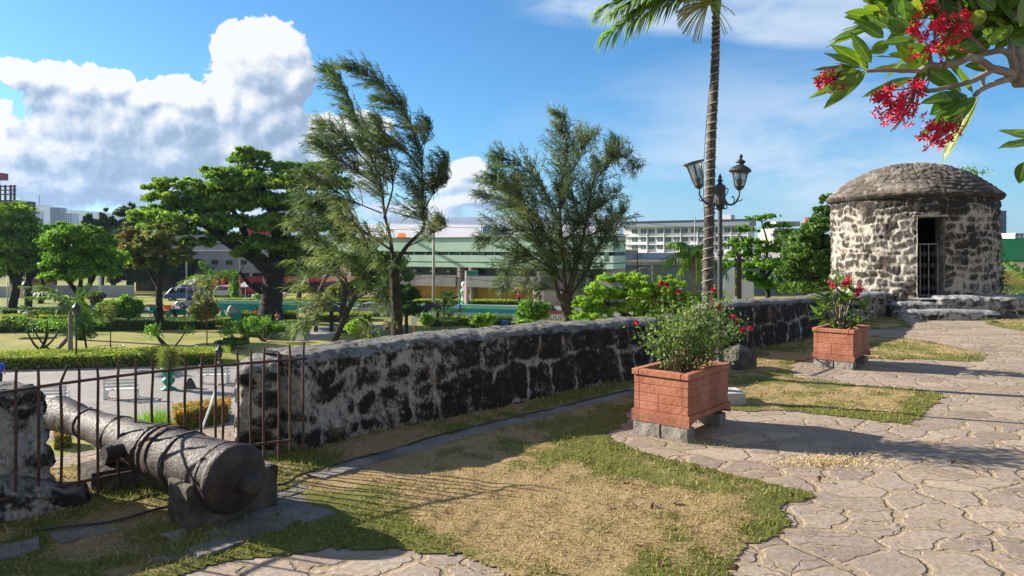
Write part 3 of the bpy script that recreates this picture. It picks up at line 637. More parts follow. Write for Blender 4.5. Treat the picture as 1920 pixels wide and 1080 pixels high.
# platform blocks, steps, low wall to the right
def rock(path, h, half, seed, name, label, cat, step=.035, mt='coral_tower'):
    m = wall_mesh([(*p, hh) for p, hh in zip(path, h)], None, half, seed, ([.28, .25, .3], .25, .5, seed), plaster=pl3, step=step, disp=.05, base=-.1)
    return m.build(name, mt, smooth=True, attr='mort', label=label, cat=cat)
pL = G(1652, 598)[:2]; pR = G(1708, 600)[:2]
rock([(8.25, 17.45), (9.2, 18.4), (9.75, 18.9)], [.60, .58, .55], .42, 41, 'stone_ledge', 'low stone ledge against the tower, left of the steps', 'ledge')
rock([(10.95, 17.95), (12.2, 17.85), (13.3, 18.0)], [.52, .52, .5], .45, 42, 'stone_ledge', 'low stone ledge against the tower, right of the steps', 'ledge')
rock([(13.2, 18.15), (15.5, 17.6), (19, 16.8), (24, 15.5)], [.50, .52, .52, .5], .35, 43, 'parapet_wall', 'low whitish parapet continuing right of the watchtower', 'wall', step=.05)
st = thing('stone_steps', 'two worn stone steps leading up to the tower doorway', 'steps', (*((A_+B_)/2-jd*1.2), 0))
for i, (dd_, h_) in enumerate(((.72, .20), (.30, .36))):
    c0 = (A_+B_)/2; a_ = c0-np.array((.85, 0))-np.array((0, dd_)); b_ = c0+np.array((.85, 0))-np.array((0, dd_))
    m = wall_mesh([(*a_, h_), (*c0-(0, dd_), h_), (*b_, h_)], None, .30, 50+i, ([.2, .3], .3, .6, 5), plaster=pl3, step=.03, disp=.02, base=-.05); m.build('step', 'coral_tower', st, smooth=True, attr='mort')
m = M(); c0 = (A_+B_)/2; m.box((c0[0], c0[1]-.05, .23), (.95, .7, .46)); m.build('step', 'coral_tower', st, bev=.03)
# ------------------------------------------------------------ cannon, its stones and the fence
def iron_mat():
    m = bpy.data.materials.new('cannon_iron'); m.use_nodes = True; m.node_tree.nodes.clear(); n = NT(m.node_tree); MT['cannon_iron'] = m
    co = n.node('ShaderNodeTexCoord').outputs['Object']; f = n.noise(co, 55, 6, .7); g2 = n.noise(co, 3.5, 5, .65)
    c = n.mix(n.step(g2, .36, .66), (.030, .020, .018), (.066, .046, .041)); c = n.mix(n.step(n.noise(co, 6, 6, .7), .58, .72, 0, .6), c, (.12, .055, .035))
    pit = n.node('ShaderNodeTexVoronoi', {'Vector': co, 'Scale': 42.}, feature='F1').outputs['Distance']
    h = n.m('ADD', f, n.m('MULTIPLY', n.step(pit, .05, .32), .5))
    c = n.mix(n.step(f, .45, .3, 0, .5), c, (.03, .022, .02))
    b = n.node('ShaderNodeBsdfPrincipled', {'Base Color': c, 'Roughness': n.step(f, .35, .7, .50, .8), 'Metallic': 0., 'Specular IOR Level': .4, 'Normal': n.bump(h, .9, .008)})
    n.node('ShaderNodeOutputMaterial', {0: b.outputs[0]})
iron_mat()
CB = np.array((-1.655, 4.335, .298)); CM = np.array((-3.70, 5.80, .375)); ax_ = unit(CM-CB); LB = np.linalg.norm(CM-CB)
sx_ = unit(np.cross(ax_, (0, 0, 1))); sz_ = np.cross(sx_, ax_); CMX = [sx_, np.cross(ax_, sx_), ax_]
t = thing('cannon', 'long rusty iron cannon lying on stone blocks with its muzzle through the wall gap', 'cannon', (CB[0]+ax_[0]*1.1, CB[1]+ax_[1]*1.1, 0))
def clathe(prof, name, extra=None):
    p = np.array(prof, float); d_ = np.r_[0, np.cumsum(np.hypot(*np.diff(p, axis=0).T))]; u = np.linspace(0, d_[-1], int(d_[-1]/.012)+4)
    u = np.unique(np.r_[u, d_]); p2 = np.c_[np.interp(u, d_, p[:, 0]), np.interp(u, d_, p[:, 1])]
    m = M(); m.lathe(p2, (0, 0, 0), 72); v = m.V[0]; rr = np.hypot(v[:, 0], v[:, 1])+1e-9
    dl = ((fbm(v, 14, 4)-.5)*.012+(fbm(v, 45, 2)-.5)*.005)*np.clip(rr/.05, 0, 1)
    v[:, 0] *= 1+dl/rr; v[:, 1] *= 1+dl/rr
    m.V[0] = v @ np.array(CMX)+CB
    return m.build(name, 'cannon_iron', t, smooth=True)
def ring(l, rr, wd, up): return [(rr, l), (rr+up, l+wd*.2), (rr+up, l+wd*.8), (rr, l+wd)]
def rb(l): return np.interp(l, [0, .10, .9, 1.6, 2.05, 2.2, LB], [.200, .198, .170, .128, .104, .118, .140])
prof = [(.055, -.02), (.12, -.015), (.165, .0), (.195, .015), (.207, .03), (.213, .05), (.207, .075), (.197, .09), (.198, .15), (.203, .155), (.203, .175), (.196, .185)]
for l, wd, up in ((.55, .05, .010), (.86, .035, .014), (.93, .05, .008), (1.45, .04, .008), (1.95, .03, .010)):
    prof += [(rb(l), l)]+ring(l, rb(l), wd, up)[1:3]+[(rb(l+wd), l+wd)]
prof += [(rb(2.05), 2.05), (.110, 2.12), (.124, 2.20), (.138, LB-.07), (.141, LB-.04), (.135, LB-.01), (.10, LB), (.062, LB), (.058, LB-.25), (.0, LB-.25)]
clathe(prof, 'barrel')
clathe([(.0, -.19), (.035, -.186), (.056, -.168), (.067, -.135), (.066, -.11), (.054, -.082), (.042, -.066), (.040, -.052), (.05, -.038), (.068, -.030), (.078, -.018), (.10, -.016), (.115, -.010), (.12, .0)], 'cascabel')
m = M(); c0 = CB+ax_*1.12
for s_ in (-1, 1): m = M(); m.tube([c0+sx_*s_*.12, c0+sx_*s_*.27], .048, 16); m.build('trunnion', 'cannon_iron', t)

# rusty strap bent over the barrel
m = M(); c0 = CB+ax_*.80; an = np.linspace(R(-35), R(215), 30); rr = rb(.8)+.012
a_ = np.array([c0+rr*(math.cos(x)*sx_+math.sin(x)*sz_) for x in an]); w2 = ax_*.02
m.grid(np.stack([a_-w2, a_+w2], 1)); m.grid(np.stack([a_+w2, a_-w2], 1)*1+np.array((0, 0, .004))); m.build('strap', 'rusty_bar', t)

mat('old_block', (.12, .10, .082), .95, (.032, .028, .024), 6, col3=(.24, .20, .165), sc3=2.5, bump=1., bsc=26, bdist=.02)
mat('slab_stone', (.15, .14, .13), .95, (.24, .22, .20), 5, col3=(.09, .085, .08), sc3=2.5, bump=1., bsc=22, bdist=.015)
mat('block_grey', (.27, .25, .22), .95, (.18, .165, .15), 7, bump=1., bsc=30, bdist=.012)
def rough_mesh(m, amp=.02, sc=9., cuts=0):
    for i, v in enumerate(m.V): m.V[i] = v+np.stack([fbm(v+k*7.1, sc, 3)-.5 for k in range(3)], 1)*amp*2
    return m
def subbox(c, d, ax=None, n=.03, rz=0.):
    """box with a fine grid so that it can be roughened"""
    m = M(); d = np.array(d, float); A = np.eye(3) if ax is None else np.array(ax)
    if rz: A = np.array([(math.cos(rz), math.sin(rz), 0), (-math.sin(rz), math.cos(rz), 0), (0, 0, 1)])
    for k in range(3):
        i, j = [(1, 2), (2, 0), (0, 1)][k]; ni, nj = max(2, int(d[i]/n)+1), max(2, int(d[j]/n)+1)
        for s_ in (-.5, .5):
            g_ = np.zeros((ni, nj, 3)); a, b = np.meshgrid(np.linspace(-.5, .5, ni), np.linspace(-.5, .5, nj), indexing='ij')
            g_[..., i] = a*d[i]; g_[..., j] = b*d[j]; g_[..., k] = s_*d[k]
            nrm = np.linalg.norm(g_/d*2, axis=-1, keepdims=True); g_ = g_*(1-.035*np.clip(nrm-1.35, 0, 1)**1*1.2)
            m.grid((g_ if s_ > 0 else g_[::-1]) @ A+np.asarray(c))
    return m
bw = unit(np.array((.68, .70, 0))); bd = np.array((-bw[1], bw[0], 0)); bo = G(350, 1005)
# rear cradle: profile across the width with a hollow for the barrel
m = M(); pr = [(0, -.08), (.58, -.08), (.58, .285), (.565, .30), (.48, .30), (.465, .28), (.455, .15), (.30, .12), (.175, .15), (.165, .27), (.15, .285), (.02, .29), (0, .27)]
def dens_poly(pr, st): 
    o = []
    for (a, b), (c_, d_) in zip(pr, pr[1:]+pr[:1]):
        k = max(1, int(math.hypot(c_-a, d_-b)/st)); o += [(a+(c_-a)*i/k, b+(d_-b)*i/k) for i in range(k)]
    return o
pp_ = np.array(dens_poly(pr, .03)); vv = np.stack([bo+bw*x for x in pp_[:, 0]])+np.array((0, 0, 1.))*pp_[:, 1:2]; dep = np.linspace(0, .30, 10)
gr_ = vv[None]+dep[:, None, None]*bd; gr_ = np.concatenate([gr_, gr_[:, :1]], 1); m.grid(gr_)
for e_, fl in ((0, 1), (.30, -1)):
    top = [(x, np.interp(x, [0, .02, .15, .165, .175, .30, .455, .465, .48, .565, .58], [.27, .29, .285, .27, .15, .12, .15, .28, .30, .30, .285])) for x in sorted(list(np.linspace(0, .58, 30))+[.15, .165, .175, .455, .465, .48])]
    u = np.linspace(0, 1, 12); gg = np.array([[bo+bw*x+bd*e_+np.array((0, 0, -.08+(z+.08)*q)) for q in u] for x, z in top]); m.grid(gg if fl > 0 else gg[::-1])
rough_mesh(m, .014, 11); m.build('stone_cradle', 'old_block', label='weathered square stone cradle under the breech of the cannon', cat='stone block')
c0 = np.array((-2.83, 5.22, .02)); m = subbox(c0, (.52, .34, .28), ax=[bw, bd, (0, 0, 1)]); rough_mesh(m, .018, 10); m.build('stone_support', 'old_block', label='low stone block under the middle of the cannon, inside the gap', cat='stone block')
m = subbox(c0+np.array((-.03, -.05, .19)), (.20, .14, .07), ax=[bw, bd, (0, 0, 1)]); rough_mesh(m, .02, 12); m.build('wedge_stone', 'rusty_bar', label='small reddish wedge stone between the cannon and its middle block', cat='stone')
# flat slabs
def slab(px4, z, h, label, mt='slab_stone', name='paving_slab', cat='slab', group=None):
    q = np.array([G(a, b)[:2] for a, b in px4]); c_ = q.mean(0); n1 = 14; u, w_ = np.meshgrid(np.linspace(0, 1, n1), np.linspace(0, 1, n1), indexing='ij'); u = u[..., None]; w_ = w_[..., None]
    g_ = (q[0]*(1-u)+q[1]*u)*(1-w_)+(q[3]*(1-u)+q[2]*u)*w_; g3 = np.concatenate([g_, np.full((n1, n1, 1), z)], -1)
    g3 = g3+np.stack([fbm(g3+k, 7, 3)-.5 for k in range(3)], -1)*np.array((.06, .06, .015)); m = M(); m.grid(g3)
    rim = np.concatenate([g3[:, 0], g3[-1, 1:], g3[-2::-1, -1], g3[0, -2::-1]]); lo = rim.copy(); lo[:, 2] = z-h; m.grid(np.stack([lo, rim], 1))
    return m.build(name, mt, label=label, cat=cat, group=group, smooth=False)
slab([(375, 1052), (625, 970), (560, 935), (300, 1010)], .030, .06, 'thin flat slab the cannon cradle stands on')
slab([(222, 1002), (118, 1030), (85, 1012), (188, 986)], .035, .06, 'lone flat kerb slab in the grass left of the cannon cradle')
slab([(75, 1040), (-40, 1072), (-60, 1048), (70, 1018)], .035, .06, 'flat kerb slab half sunk in the grass at the bottom left corner')
slab([(380, 1052), (290, 1060), (262, 1040), (345, 1030)], .022, .05, 'dark worn slab sunk in the dry turf before the cradle')
slab([(575, 925), (520, 945), (500, 920), (555, 905)], .03, .05, 'small grey slab between the cannon breech and the kerb')
# kerb strip parallel to the wall
kp = spline([G(*p) for p in ((590, 904), (700, 868), (850, 826), (1000, 788), (1100, 762), (1195, 738))], 60); kt = unit(np.gradient(kp, axis=0)); kn = np.stack([kt[:, 1], -kt[:, 0], 0*kt[:, 0]], 1)
g_ = np.stack([kp-kn*.10+(0, 0, -.02), kp-kn*.09+(0, 0, .035), kp+(0, 0, .04), kp+kn*.08+(0, 0, .035), kp+kn*.10+(0, 0, -.02)], 1); g_ = g_+np.stack([fbm(g_+k*5, 8, 3)-.5 for k in range(3)], -1)*.035
m = M(); m.grid(g_); m.build('stone_kerb', 'slab_stone', label='narrow stone kerb running along the foot of the long parapet', cat='kerb')
m = M(); cp = spline([G(*p)+np.array((0, 0, .05)) for p in ((60, 1010), (190, 995), (300, 966), (420, 945), (530, 922), (560, 905), (620, 885), (720, 856), (850, 818), (1000, 782), (1180, 738))], 90)
cp[:, 2] = .03+.03*fbm(cp, 3, 2); m.tube(cp, .008, 6); m.build('cable', 'black_iron', label='thin black cable lying along the kerb and past the cannon', cat='cable')
# iron fence
ft = thing('iron_fence', 'rusty iron fence of thin bars crossing the cannon gap', 'fence', (-2.6, 5.1, 0))
fpx = [-60, 0, 270, 420, 575]; fD = [4.18, 4.38, 5.05, 5.38, 5.68]
def fpt(px, z): D = np.interp(px, fpx, fD); return np.array(((px-960)/F*D, D, z))
def rail(p0, p1, z0, z1, n=12): m = M(); m.tube([fpt(a, b)+(.0, -.012, 0) for a, b in zip(np.linspace(p0, p1, n), np.linspace(z0, z1, n))], .011, 6); m.build('rail', 'rusty_bar', ft)
rail(-60, 577, .82, .832, 20); rail(-60, 266, .17, .145, 10); rail(452, 552, .20, .20, 5)
def crop1(x): return x/2.4547
for i, (cx_, ty) in enumerate(((-55, 690), (72-0, 690), (178, 687), (278, 684), (365, 680), (452, 679), (542, 675), (624, 674), (704, 671), (778, 668), (854, 666), (926, 664), (992, 661), (1022, 662), (1095, 656), (1157, 653), (1215, 651), (1282, 660), (1336, 646), (1396, 641))):
    px = crop1(cx_); D = np.interp(px, fpx, fD); zt = EYE+(HZ-ty)/F*D
    z0 = .30 if 690 < cx_ < 870 else (.04 if cx_ > 690 else .02)
    if cx_ > 1300: z0 = .12
    m = M(); r = rng(i); bend = r.normal()*.006; lean = .05 if cx_ == 278 else (-.02 if cx_ == 1022 else r.normal()*.006)
    m.tube([fpt(px, z0), fpt(px, (z0+zt)/2)+(bend, 0, 0), fpt(px, zt-.12), fpt(px, zt)+(lean, 0, 0)], [.0095, .0105, .010, .008], 6); m.build('bar', 'rusty_bar', ft)

# ------------------------------------------------------------ planters
def terracotta():
    m = bpy.data.materials.new('terracotta'); m.use_nodes = True; m.node_tree.nodes.clear(); n = NT(m.node_tree); MT['terracotta'] = m
    co = n.node('ShaderNodeTexCoord').outputs['Object']; f = n.noise(co, 28, 7, .7)
    c = n.mix(n.step(n.noise(co, 4, 5, .6), .35, .7), (.31, .112, .066), (.45, .195, .12)); c = n.mix(n.step(f, .6, .75, 0, .5), c, (.60, .37, .28))
    z = n.node('ShaderNodeSeparateXYZ', {0: co}).outputs[2]
    drt = n.m('MULTIPLY', n.step(z, .26, .11), n.step(n.noise(co, 16, 6, .75), .42, .6)); c = n.mix(n.m('MULTIPLY', drt, .7), c, (.10, .06, .045))
    st = n.m('MULTIPLY', n.step(n.noise(n.v('MULTIPLY', co, (9, 9, 1.5)), 1., 4, .6), .60, .72, 0, .45), 1.); c = n.mix(st, c, (.20, .09, .06))
    b = n.node('ShaderNodeBsdfPrincipled', {'Base Color': c, 'Roughness': .75, 'Specular IOR Level': .25, 'Normal': n.bump(n.m('ADD', f, n.m('MULTIPLY', n.noise(co, 7, 3), .8)), .6, .012)}); n.node('ShaderNodeOutputMaterial', {0: b.outputs[0]})
terracotta(); mat('soil', (.06, .045, .035), .95, bump=1., bsc=40, bdist=.02)
PU = unit(np.array((-.44, .37, 0))); PV = np.array((.6435, .765, 0)); PV = unit(PV-PU*(PV@PU))
def planter(o, label, W=.575, L=.89, h=.60, b0=.125):
    """o: front corner on the ground; runs W along PU and L along PV"""
    t = thing('planter', label, 'planter', o); o = np.asarray(o, float); rz = math.atan2(PV[1], PV[0]); ctr = o+PU*W/2+PV*L/2
    def fr(m, w_, l_, z0, z1, th): # hollow frame of four boards, butted
        for s_, L_ in ((-1, l_), (1, l_)): m.box(ctr+PU*s_*(w_/2-th/2)+(0, 0, (z0+z1)/2), (L_, th, z1-z0), rz=rz)
        for s_ in (-1, 1): m.box(ctr+PV*s_*(l_/2-th/2)+(0, 0, (z0+z1)/2), (th, w_-2*th-.002, z1-z0), rz=rz)
    # wall courses with an arched underside on the long faces
    m = M(); fr(m, W, L, h-.055, h, .075); m.build('rim', 'terracotta', t, bev=.008)
    zz = [h-.06, h-.135, h-.215, h-.295, h-.37]
    for i in range(4):
        m = M(); z0_, z1_, w_, l_, g2 = zz[i+1]+.003, zz[i]-.003, W-.035, L-.035, .0012
        for s_ in (-1, 1):
            for axA, axB, half_, off_, sp in ((PU, PV, l_/2, w_/2-.0275, (.10 if i % 2 else -.16)), (PV, PU, w_/2-.056, l_/2-.0275, (.05 if i < 2 else .02))):
                lo_, hi_ = -half_, half_
                for a_, b_ in (((lo_, sp-g2), (sp+g2, hi_)) if i == 2 or (i == 3 and axB is PU) else ((lo_, hi_),)): q_ = ctr+axA*s_*off_+axB*(a_+b_)/2+(0, 0, (z0_+z1_)/2); m.box(q_, ((b_-a_), .055, z1_-z0_) if axB is PV else (.055, (b_-a_), z1_-z0_), rz=rz)
        m.build('course', 'terracotta', t, bev=.004)
    m = M(); fr(m, W-.044, L-.044, b0+.07, h-.06, .04); m.build('core', 'terracotta', t)
    m = M(); z1 = h-.372; zb = b0
    for s_ in (-1, 1): m.box(ctr+PV*s_*(L/2-.0375)+(0, 0, (zb+z1)/2), (.075, W-.152, z1-zb), rz=rz)
    for s_ in (-1, 1):   # long plinths with raised middle
        n_ = 24; u = np.linspace(-1, 1, n_); zl = zb+.055*np.clip((1-np.abs(u))*3.2, 0, 1)**.8
        a_ = ctr+PU*s_*W/2; b_ = ctr+PU*s_*(W/2-.075)
        ring_ = lambda i: [a_+PV*u[i]*L/2+(0, 0, zl[i]), a_+PV*u[i]*L/2+(0, 0, z1), b_+PV*u[i]*L/2+(0, 0, z1), b_+PV*u[i]*L/2+(0, 0, zl[i])]
        g_ = np.array([ring_(i)+[ring_(i)[0]] for i in range(n_)]); m.grid(g_)
        for i in (0, n_-1): m.add(np.array(ring_(i)), [[0, 1, 2, 3]])
    m.build('plinth', 'terracotta', t)
    m = M(); m.box(ctr+(0, 0, b0+.10), (L-.1, W-.1, .03), rz=rz); m.build('bottom', 'terracotta', t)
    m = subbox(ctr+(0, 0, h-.13), (L-.12, W-.12, .04), rz=rz, n=.05); rough_mesh(m, .02, 8); m.build('soil', 'soil', t)
    return ctr
ctr1 = planter(G(1292, 832.), 'brick red rendered planter holding the rose bush, nearer of the two')
o2 = np.array((4.80, 10.02, 0)); ctr2 = planter(o2, 'brick red rendered planter holding the frangipani shrub, farther of the two', h=.56, b0=.11)
def feet(o, W, L, z, what, br):
    o = np.asarray(o, float); rz = math.atan2(PV[1], PV[0])
    for k, (u, v_, du, dv, wh) in enumerate(((.14, .07, .25, .16, 'right'), (.42, .07, .27, .16, 'left'), (.16, .80, .24, .15, ''), (.42, .80, .26, .15, ''))):
        m = subbox(o+PU*u+PV*v_+(0, 0, z/2-.01), (dv, du, z+.01), rz=rz); rough_mesh(m, .010, 14)
        if k < 2: lb = f'grey block under the front of the {what} planter, {wh} one of the pair'
        else: lb = f'grey block under the shaded back end of the {what} planter, {"farther from" if k == 2 else "nearer"} the parapet'
        m.build('concrete_block', 'block_grey', label=lb, cat='block', group=f'blocks under the {what} planter')
feet(G(1292, 832.), .575, .89, .122, 'rose bush', 1); feet(o2, .575, .89, .107, 'frangipani', 1)

# rose bush
r = rng(8); base = ctr1+np.array((0, 0, .48)); rt = thing('rose_bush', 'bushy rose plant with small red blooms growing in the nearer planter', 'plant', base)
mat('rose_cane', (.20, .17, .08), .8, (.12, .08, .05), 10)
m = M(); tips = []; D1 = 6.55
for i in range(48):
    px = r.uniform(1200, 1395); top = 575+abs(px-1290)*.42*r.random()+r.uniform(-30, 60); top = max(top, 545)
    e_ = P(px, top, D1+r.uniform(-.32, .35)); s_ = base+np.array((r.normal()*.07, r.normal()*.07, 0)); mid_ = s_*.45+e_*.55+np.array((r.normal()*.05, r.normal()*.05, .12))
    b_ = bez(s_, mid_, e_, 12); m.tube(b_, np.linspace(.007, .0025, 12), 5); tips.append(b_)
ros = [(1193, 606), (1239, 532), (1250, 534), (1272, 547), (1337, 544), (1334, 570), (1347, 576), (1375, 594), (1392, 618), (1406, 616), (1383, 600)]
rp = [P(a, b, D1+r.uniform(-.2, .2)) for a, b in ros]
for q in rp:
    s_ = base+np.array((r.normal()*.06, r.normal()*.06, 0)); b_ = bez(s_, s_*.4+q*.6+(0, 0, -.02), q, 12); m.tube(b_, np.linspace(.006, .0025, 12), 5); tips.append(b_)
m.build('canes', 'rose_cane', rt)
m = M()
for b_ in tips:
    k = 32; f = r.uniform(.30, 1.02, k); idx = np.clip(f*11, 0, 11); p0 = np.stack([np.interp(idx, range(12), b_[:, j]) for j in range(3)], 1)
    m.leaf(p0+r.normal(size=(k, 3))*(.055, .055, .05), .044, .027, r, up=.8)
m.build('leaves', 'rose_leaf', rt)
for q in rp:
    m = M(); k = 26; d_ = unit(r.normal(size=(k, 3))+(0, 0, .5)); m.leaf(q+d_*.016, .030, .026, r, up=.2); m.leaf(q+d_*.007, .02, .02, r); m.build('rose', 'rose_petal', rt)

# frangipani leaf shape
def fleaf(m, base, tip, width, nrm=None, curl=.10, r=None, n=9, fold=.18):
    base = np.asarray(base, float); tip = np.asarray(tip, float); d = tip-base; L = np.linalg.norm(d); d = d/L
    if nrm is None: nrm = np.array((r.normal()*.45, -.85+r.normal()*.3, .5+r.normal()*.4))
    nn = unit(nrm-d*(nrm@d)); sd_ = np.cross(d, nn); u = np.linspace(0, 1, n)
    wdt = width/2*np.sin(np.pi*np.clip(u, .0, 1)**.78)**.8; wdt[0] = width*.03; wdt[-1] = 0
    c_ = base+d*L*u[:, None]-nn*(curl*L*(u**2))[:, None]
    wv = .012*L*np.sin(u*14+L*50)[:, None]
    v = np.stack([c_-sd_*wdt[:, None]+nn*(wdt*fold)[:, None]+nn*wv, c_-sd_*wdt[:, None]*.5+nn*(wdt*fold*.4)[:, None], c_, c_+sd_*wdt[:, None]*.5+nn*(wdt*fold*.4)[:, None], c_+sd_*wdt[:, None]+nn*(wdt*fold)[:, None]-nn*wv], 1)
    a = np.abs(np.linspace(-1, 1, 5))[None]*np.ones((n, 1)); m.grid(v, a)
def fleaf_mat():
    m = bpy.data.materials.new('frangipani_leaf'); m.use_nodes = True; m.node_tree.nodes.clear(); n = NT(m.node_tree); MT['frangipani_leaf'] = m
    ge = n.node('ShaderNodeNewGeometry').outputs['Random Per Island']; at = n.node('ShaderNodeAttribute', attribute_name='mort').outputs['Fac']; co = n.node('ShaderNodeTexCoord').outputs['Object']
    c = n.mix(ge, (.045, .115, .015), (.13, .22, .025)); c = n.mix(n.step(ge, .8, .95, 0, .6), c, (.26, .27, .04))
    c = n.mix(n.step(at, .14, .0, 0, .7), c, (.32, .38, .12)); c = n.mix(n.step(n.noise(co, 60, 4, .6), .35, .7, 0, .35), c, (.03, .07, .01))
    p = n.node('ShaderNodeBsdfPrincipled', {'Base Color': c, 'Roughness': .36, 'Specular IOR Level': .5, 'Normal': n.bump(n.noise(co, 45, 4, .6), .35, .01)}); t_ = n.node('ShaderNodeBsdfTranslucent', {'Color': n.mix(1., c, (2.0, 2.0, .7), 'MULTIPLY')})
    x = n.node('ShaderNodeMixShader', {0: .38, 1: p.outputs[0], 2: t_.outputs[0]}); n.node('ShaderNodeOutputMaterial', {0: x.outputs[0]})
fleaf_mat()
def fcluster(m, c, rad, n, r, sz=.05):
    """red flowers of five narrow petals"""
    for i in range(n):
        q = c+r.normal(size=3)*rad*.5; ax0 = unit(r.normal(size=3)+(0, -.6, 0)); a1 = unit(np.cross(ax0, r.normal(size=3))); a2 = np.cross(ax0, a1)
        for k in range(5):
            an = k*2*np.pi/5; d_ = math.cos(an)*a1+math.sin(an)*a2; s2 = -math.sin(an)*a1+math.cos(an)*a2; L = sz*r.uniform(.8, 1.2)
            m.add([q, q+d_*L*.5+s2*L*.28+ax0*L*.25, q+d_*L+ax0*L*.05+s2*L*.08, q+d_*L*.5-s2*L*.2+ax0*L*.18], [[0, 1, 2, 3]])
r = rng(12)
# shrub in the farther planter
b2 = ctr2+np.array((0, 0, .44)); st2 = thing('frangipani_shrub', 'young leafy frangipani with red flowers growing in the farther planter', 'plant', b2); mst = M(); mlf = M()
heads = [(1545, 575), (1535, 590), (1560, 548), (1585, 530), (1600, 545), (1575, 565), (1615, 575), (1555, 600), (1600, 590), (1568, 530), (1588, 605), (1612, 600), (1548, 560), (1590, 560)]
for a, b in heads:
    q = P(a, b, 10.45+r.uniform(-.2, .2)); b_ = bez(b2+r.normal(size=3)*(.06, .06, 0), b2*.5+q*.5+(0, 0, .03), q, 8); mst.tube(b_, np.linspace(.016, .010, 8), 6)
    for k in range(11):
        an = r.uniform(0, 2*np.pi); el = r.uniform(-.35, .9); d_ = np.array((math.cos(an)*math.cos(el), math.sin(an)*math.cos(el), math.sin(el))); q0 = q-np.array((0, 0, .05))*r.random()
        fleaf(mlf, q0, q0+d_*r.uniform(.17, .30), .055, nrm=np.array((0, 0, 1.))+r.normal(size=3)*.3, r=r, n=6)
for k, (a, b, c_, d_) in enumerate(((1548, 592, 1518, 597), (1545, 585, 1527, 575), (1550, 570, 1520, 560), (1555, 560, 1525, 545))):
    fleaf(mlf, P(a, b, 10.3), P(c_, d_, 10.3), .06, r=r, n=7)
mst.build('stems', 'bark_grey', st2, smooth=True); mlf.build('leaves', 'frangipani_leaf', st2, attr='mort', smooth=True)
for a, b, n_ in ((1562, 534, 9), (1587, 529, 12), (1607, 549, 9), (1610, 540, 5)):
    m = M(); fcluster(m, P(a, b, 10.2), .06, n_*2, r, .036); m.build('flowers', 'red_petal', st2)

# overhanging frangipani tree; its trunk stands outside the picture on the right
r = rng(44); DF = 3.55; hub = P(1905, 150, 3.6)
ftree = thing('frangipani_tree', 'frangipani branches with glossy leaves and red flowers hanging in at the top right corner', 'tree', (4.15, 3.5, 0))
def cp_(x, y, D=DF): return P(1480+x/3, y/3, D)
m = M(); tb_ = lambda l, r0, r1, s=0: m.tube(spline([cp_(*p) for p in l], 14), np.linspace(r0, r1, 14), 8, wob=.10, seed=s)
m.tube(spline([np.array((4.15, 3.5, -.05)), np.array((4.1, 3.55, .9)), np.array((3.6, 3.6, 1.75)), P(2080, 190, 3.6), P(1980, 145, 3.6), hub], 26), np.linspace(.13, .04, 26), 12, wob=.07)
tb_([(1262, 455, 3.6), (1260, 430, 3.6), (1215, 400, 3.55), (1140, 385, 3.5), (1040, 320, 3.45), (960, 350, 3.45), (850, 370, 3.5), (790, 365, 3.5), (735, 395, 3.5)], .024, .012)
tb_([(1275, 450, 3.6), (1290, 330, 3.65), (1290, 200, 3.7), (1300, 60, 3.7), (1290, -60, 3.7)], .028, .014)
tb_([(1270, 430, 3.6), (1255, 330, 3.6), (1200, 285, 3.6), (1110, 300, 3.55), (1030, 330, 3.55)], .022, .011)
tb_([(1250, 440, 3.6), (1195, 455, 3.55), (1085, 500, 3.5), (1040, 540, 3.5)], .018, .010)
tb_([(1150, 385, 3.5), (1090, 425, 3.5), (1000, 465, 3.5), (870, 495, 3.5), (770, 508, 3.5), (735, 440, 3.5)], .015, .009)
tb_([(1090, 425, 3.5), (1092, 490, 3.5)], .010, .008); tb_([(740, 400, 3.5), (560, 395, 3.5), (430, 400, 3.5)], .011, .008)
tb_([(1250, 330, 3.6), (1240, 220, 3.65), (1180, 120, 3.7), (1120, 40, 3.7)], .017, .010); tb_([(1110, 300, 3.55), (1000, 180, 3.6), (960, 60, 3.6), (950, -40, 3.6)], .012, .008)
tb_([(800, 370, 3.5), (770, 260, 3.55), (700, 190, 3.6), (640, 100, 3.6)], .012, .008); tb_([(1300, 440, 3.6), (1420, 560, 3.6), (1450, 800, 3.6)], .02, .012)
m.build('trunk', 'bark_grey', ftree, smooth=True)
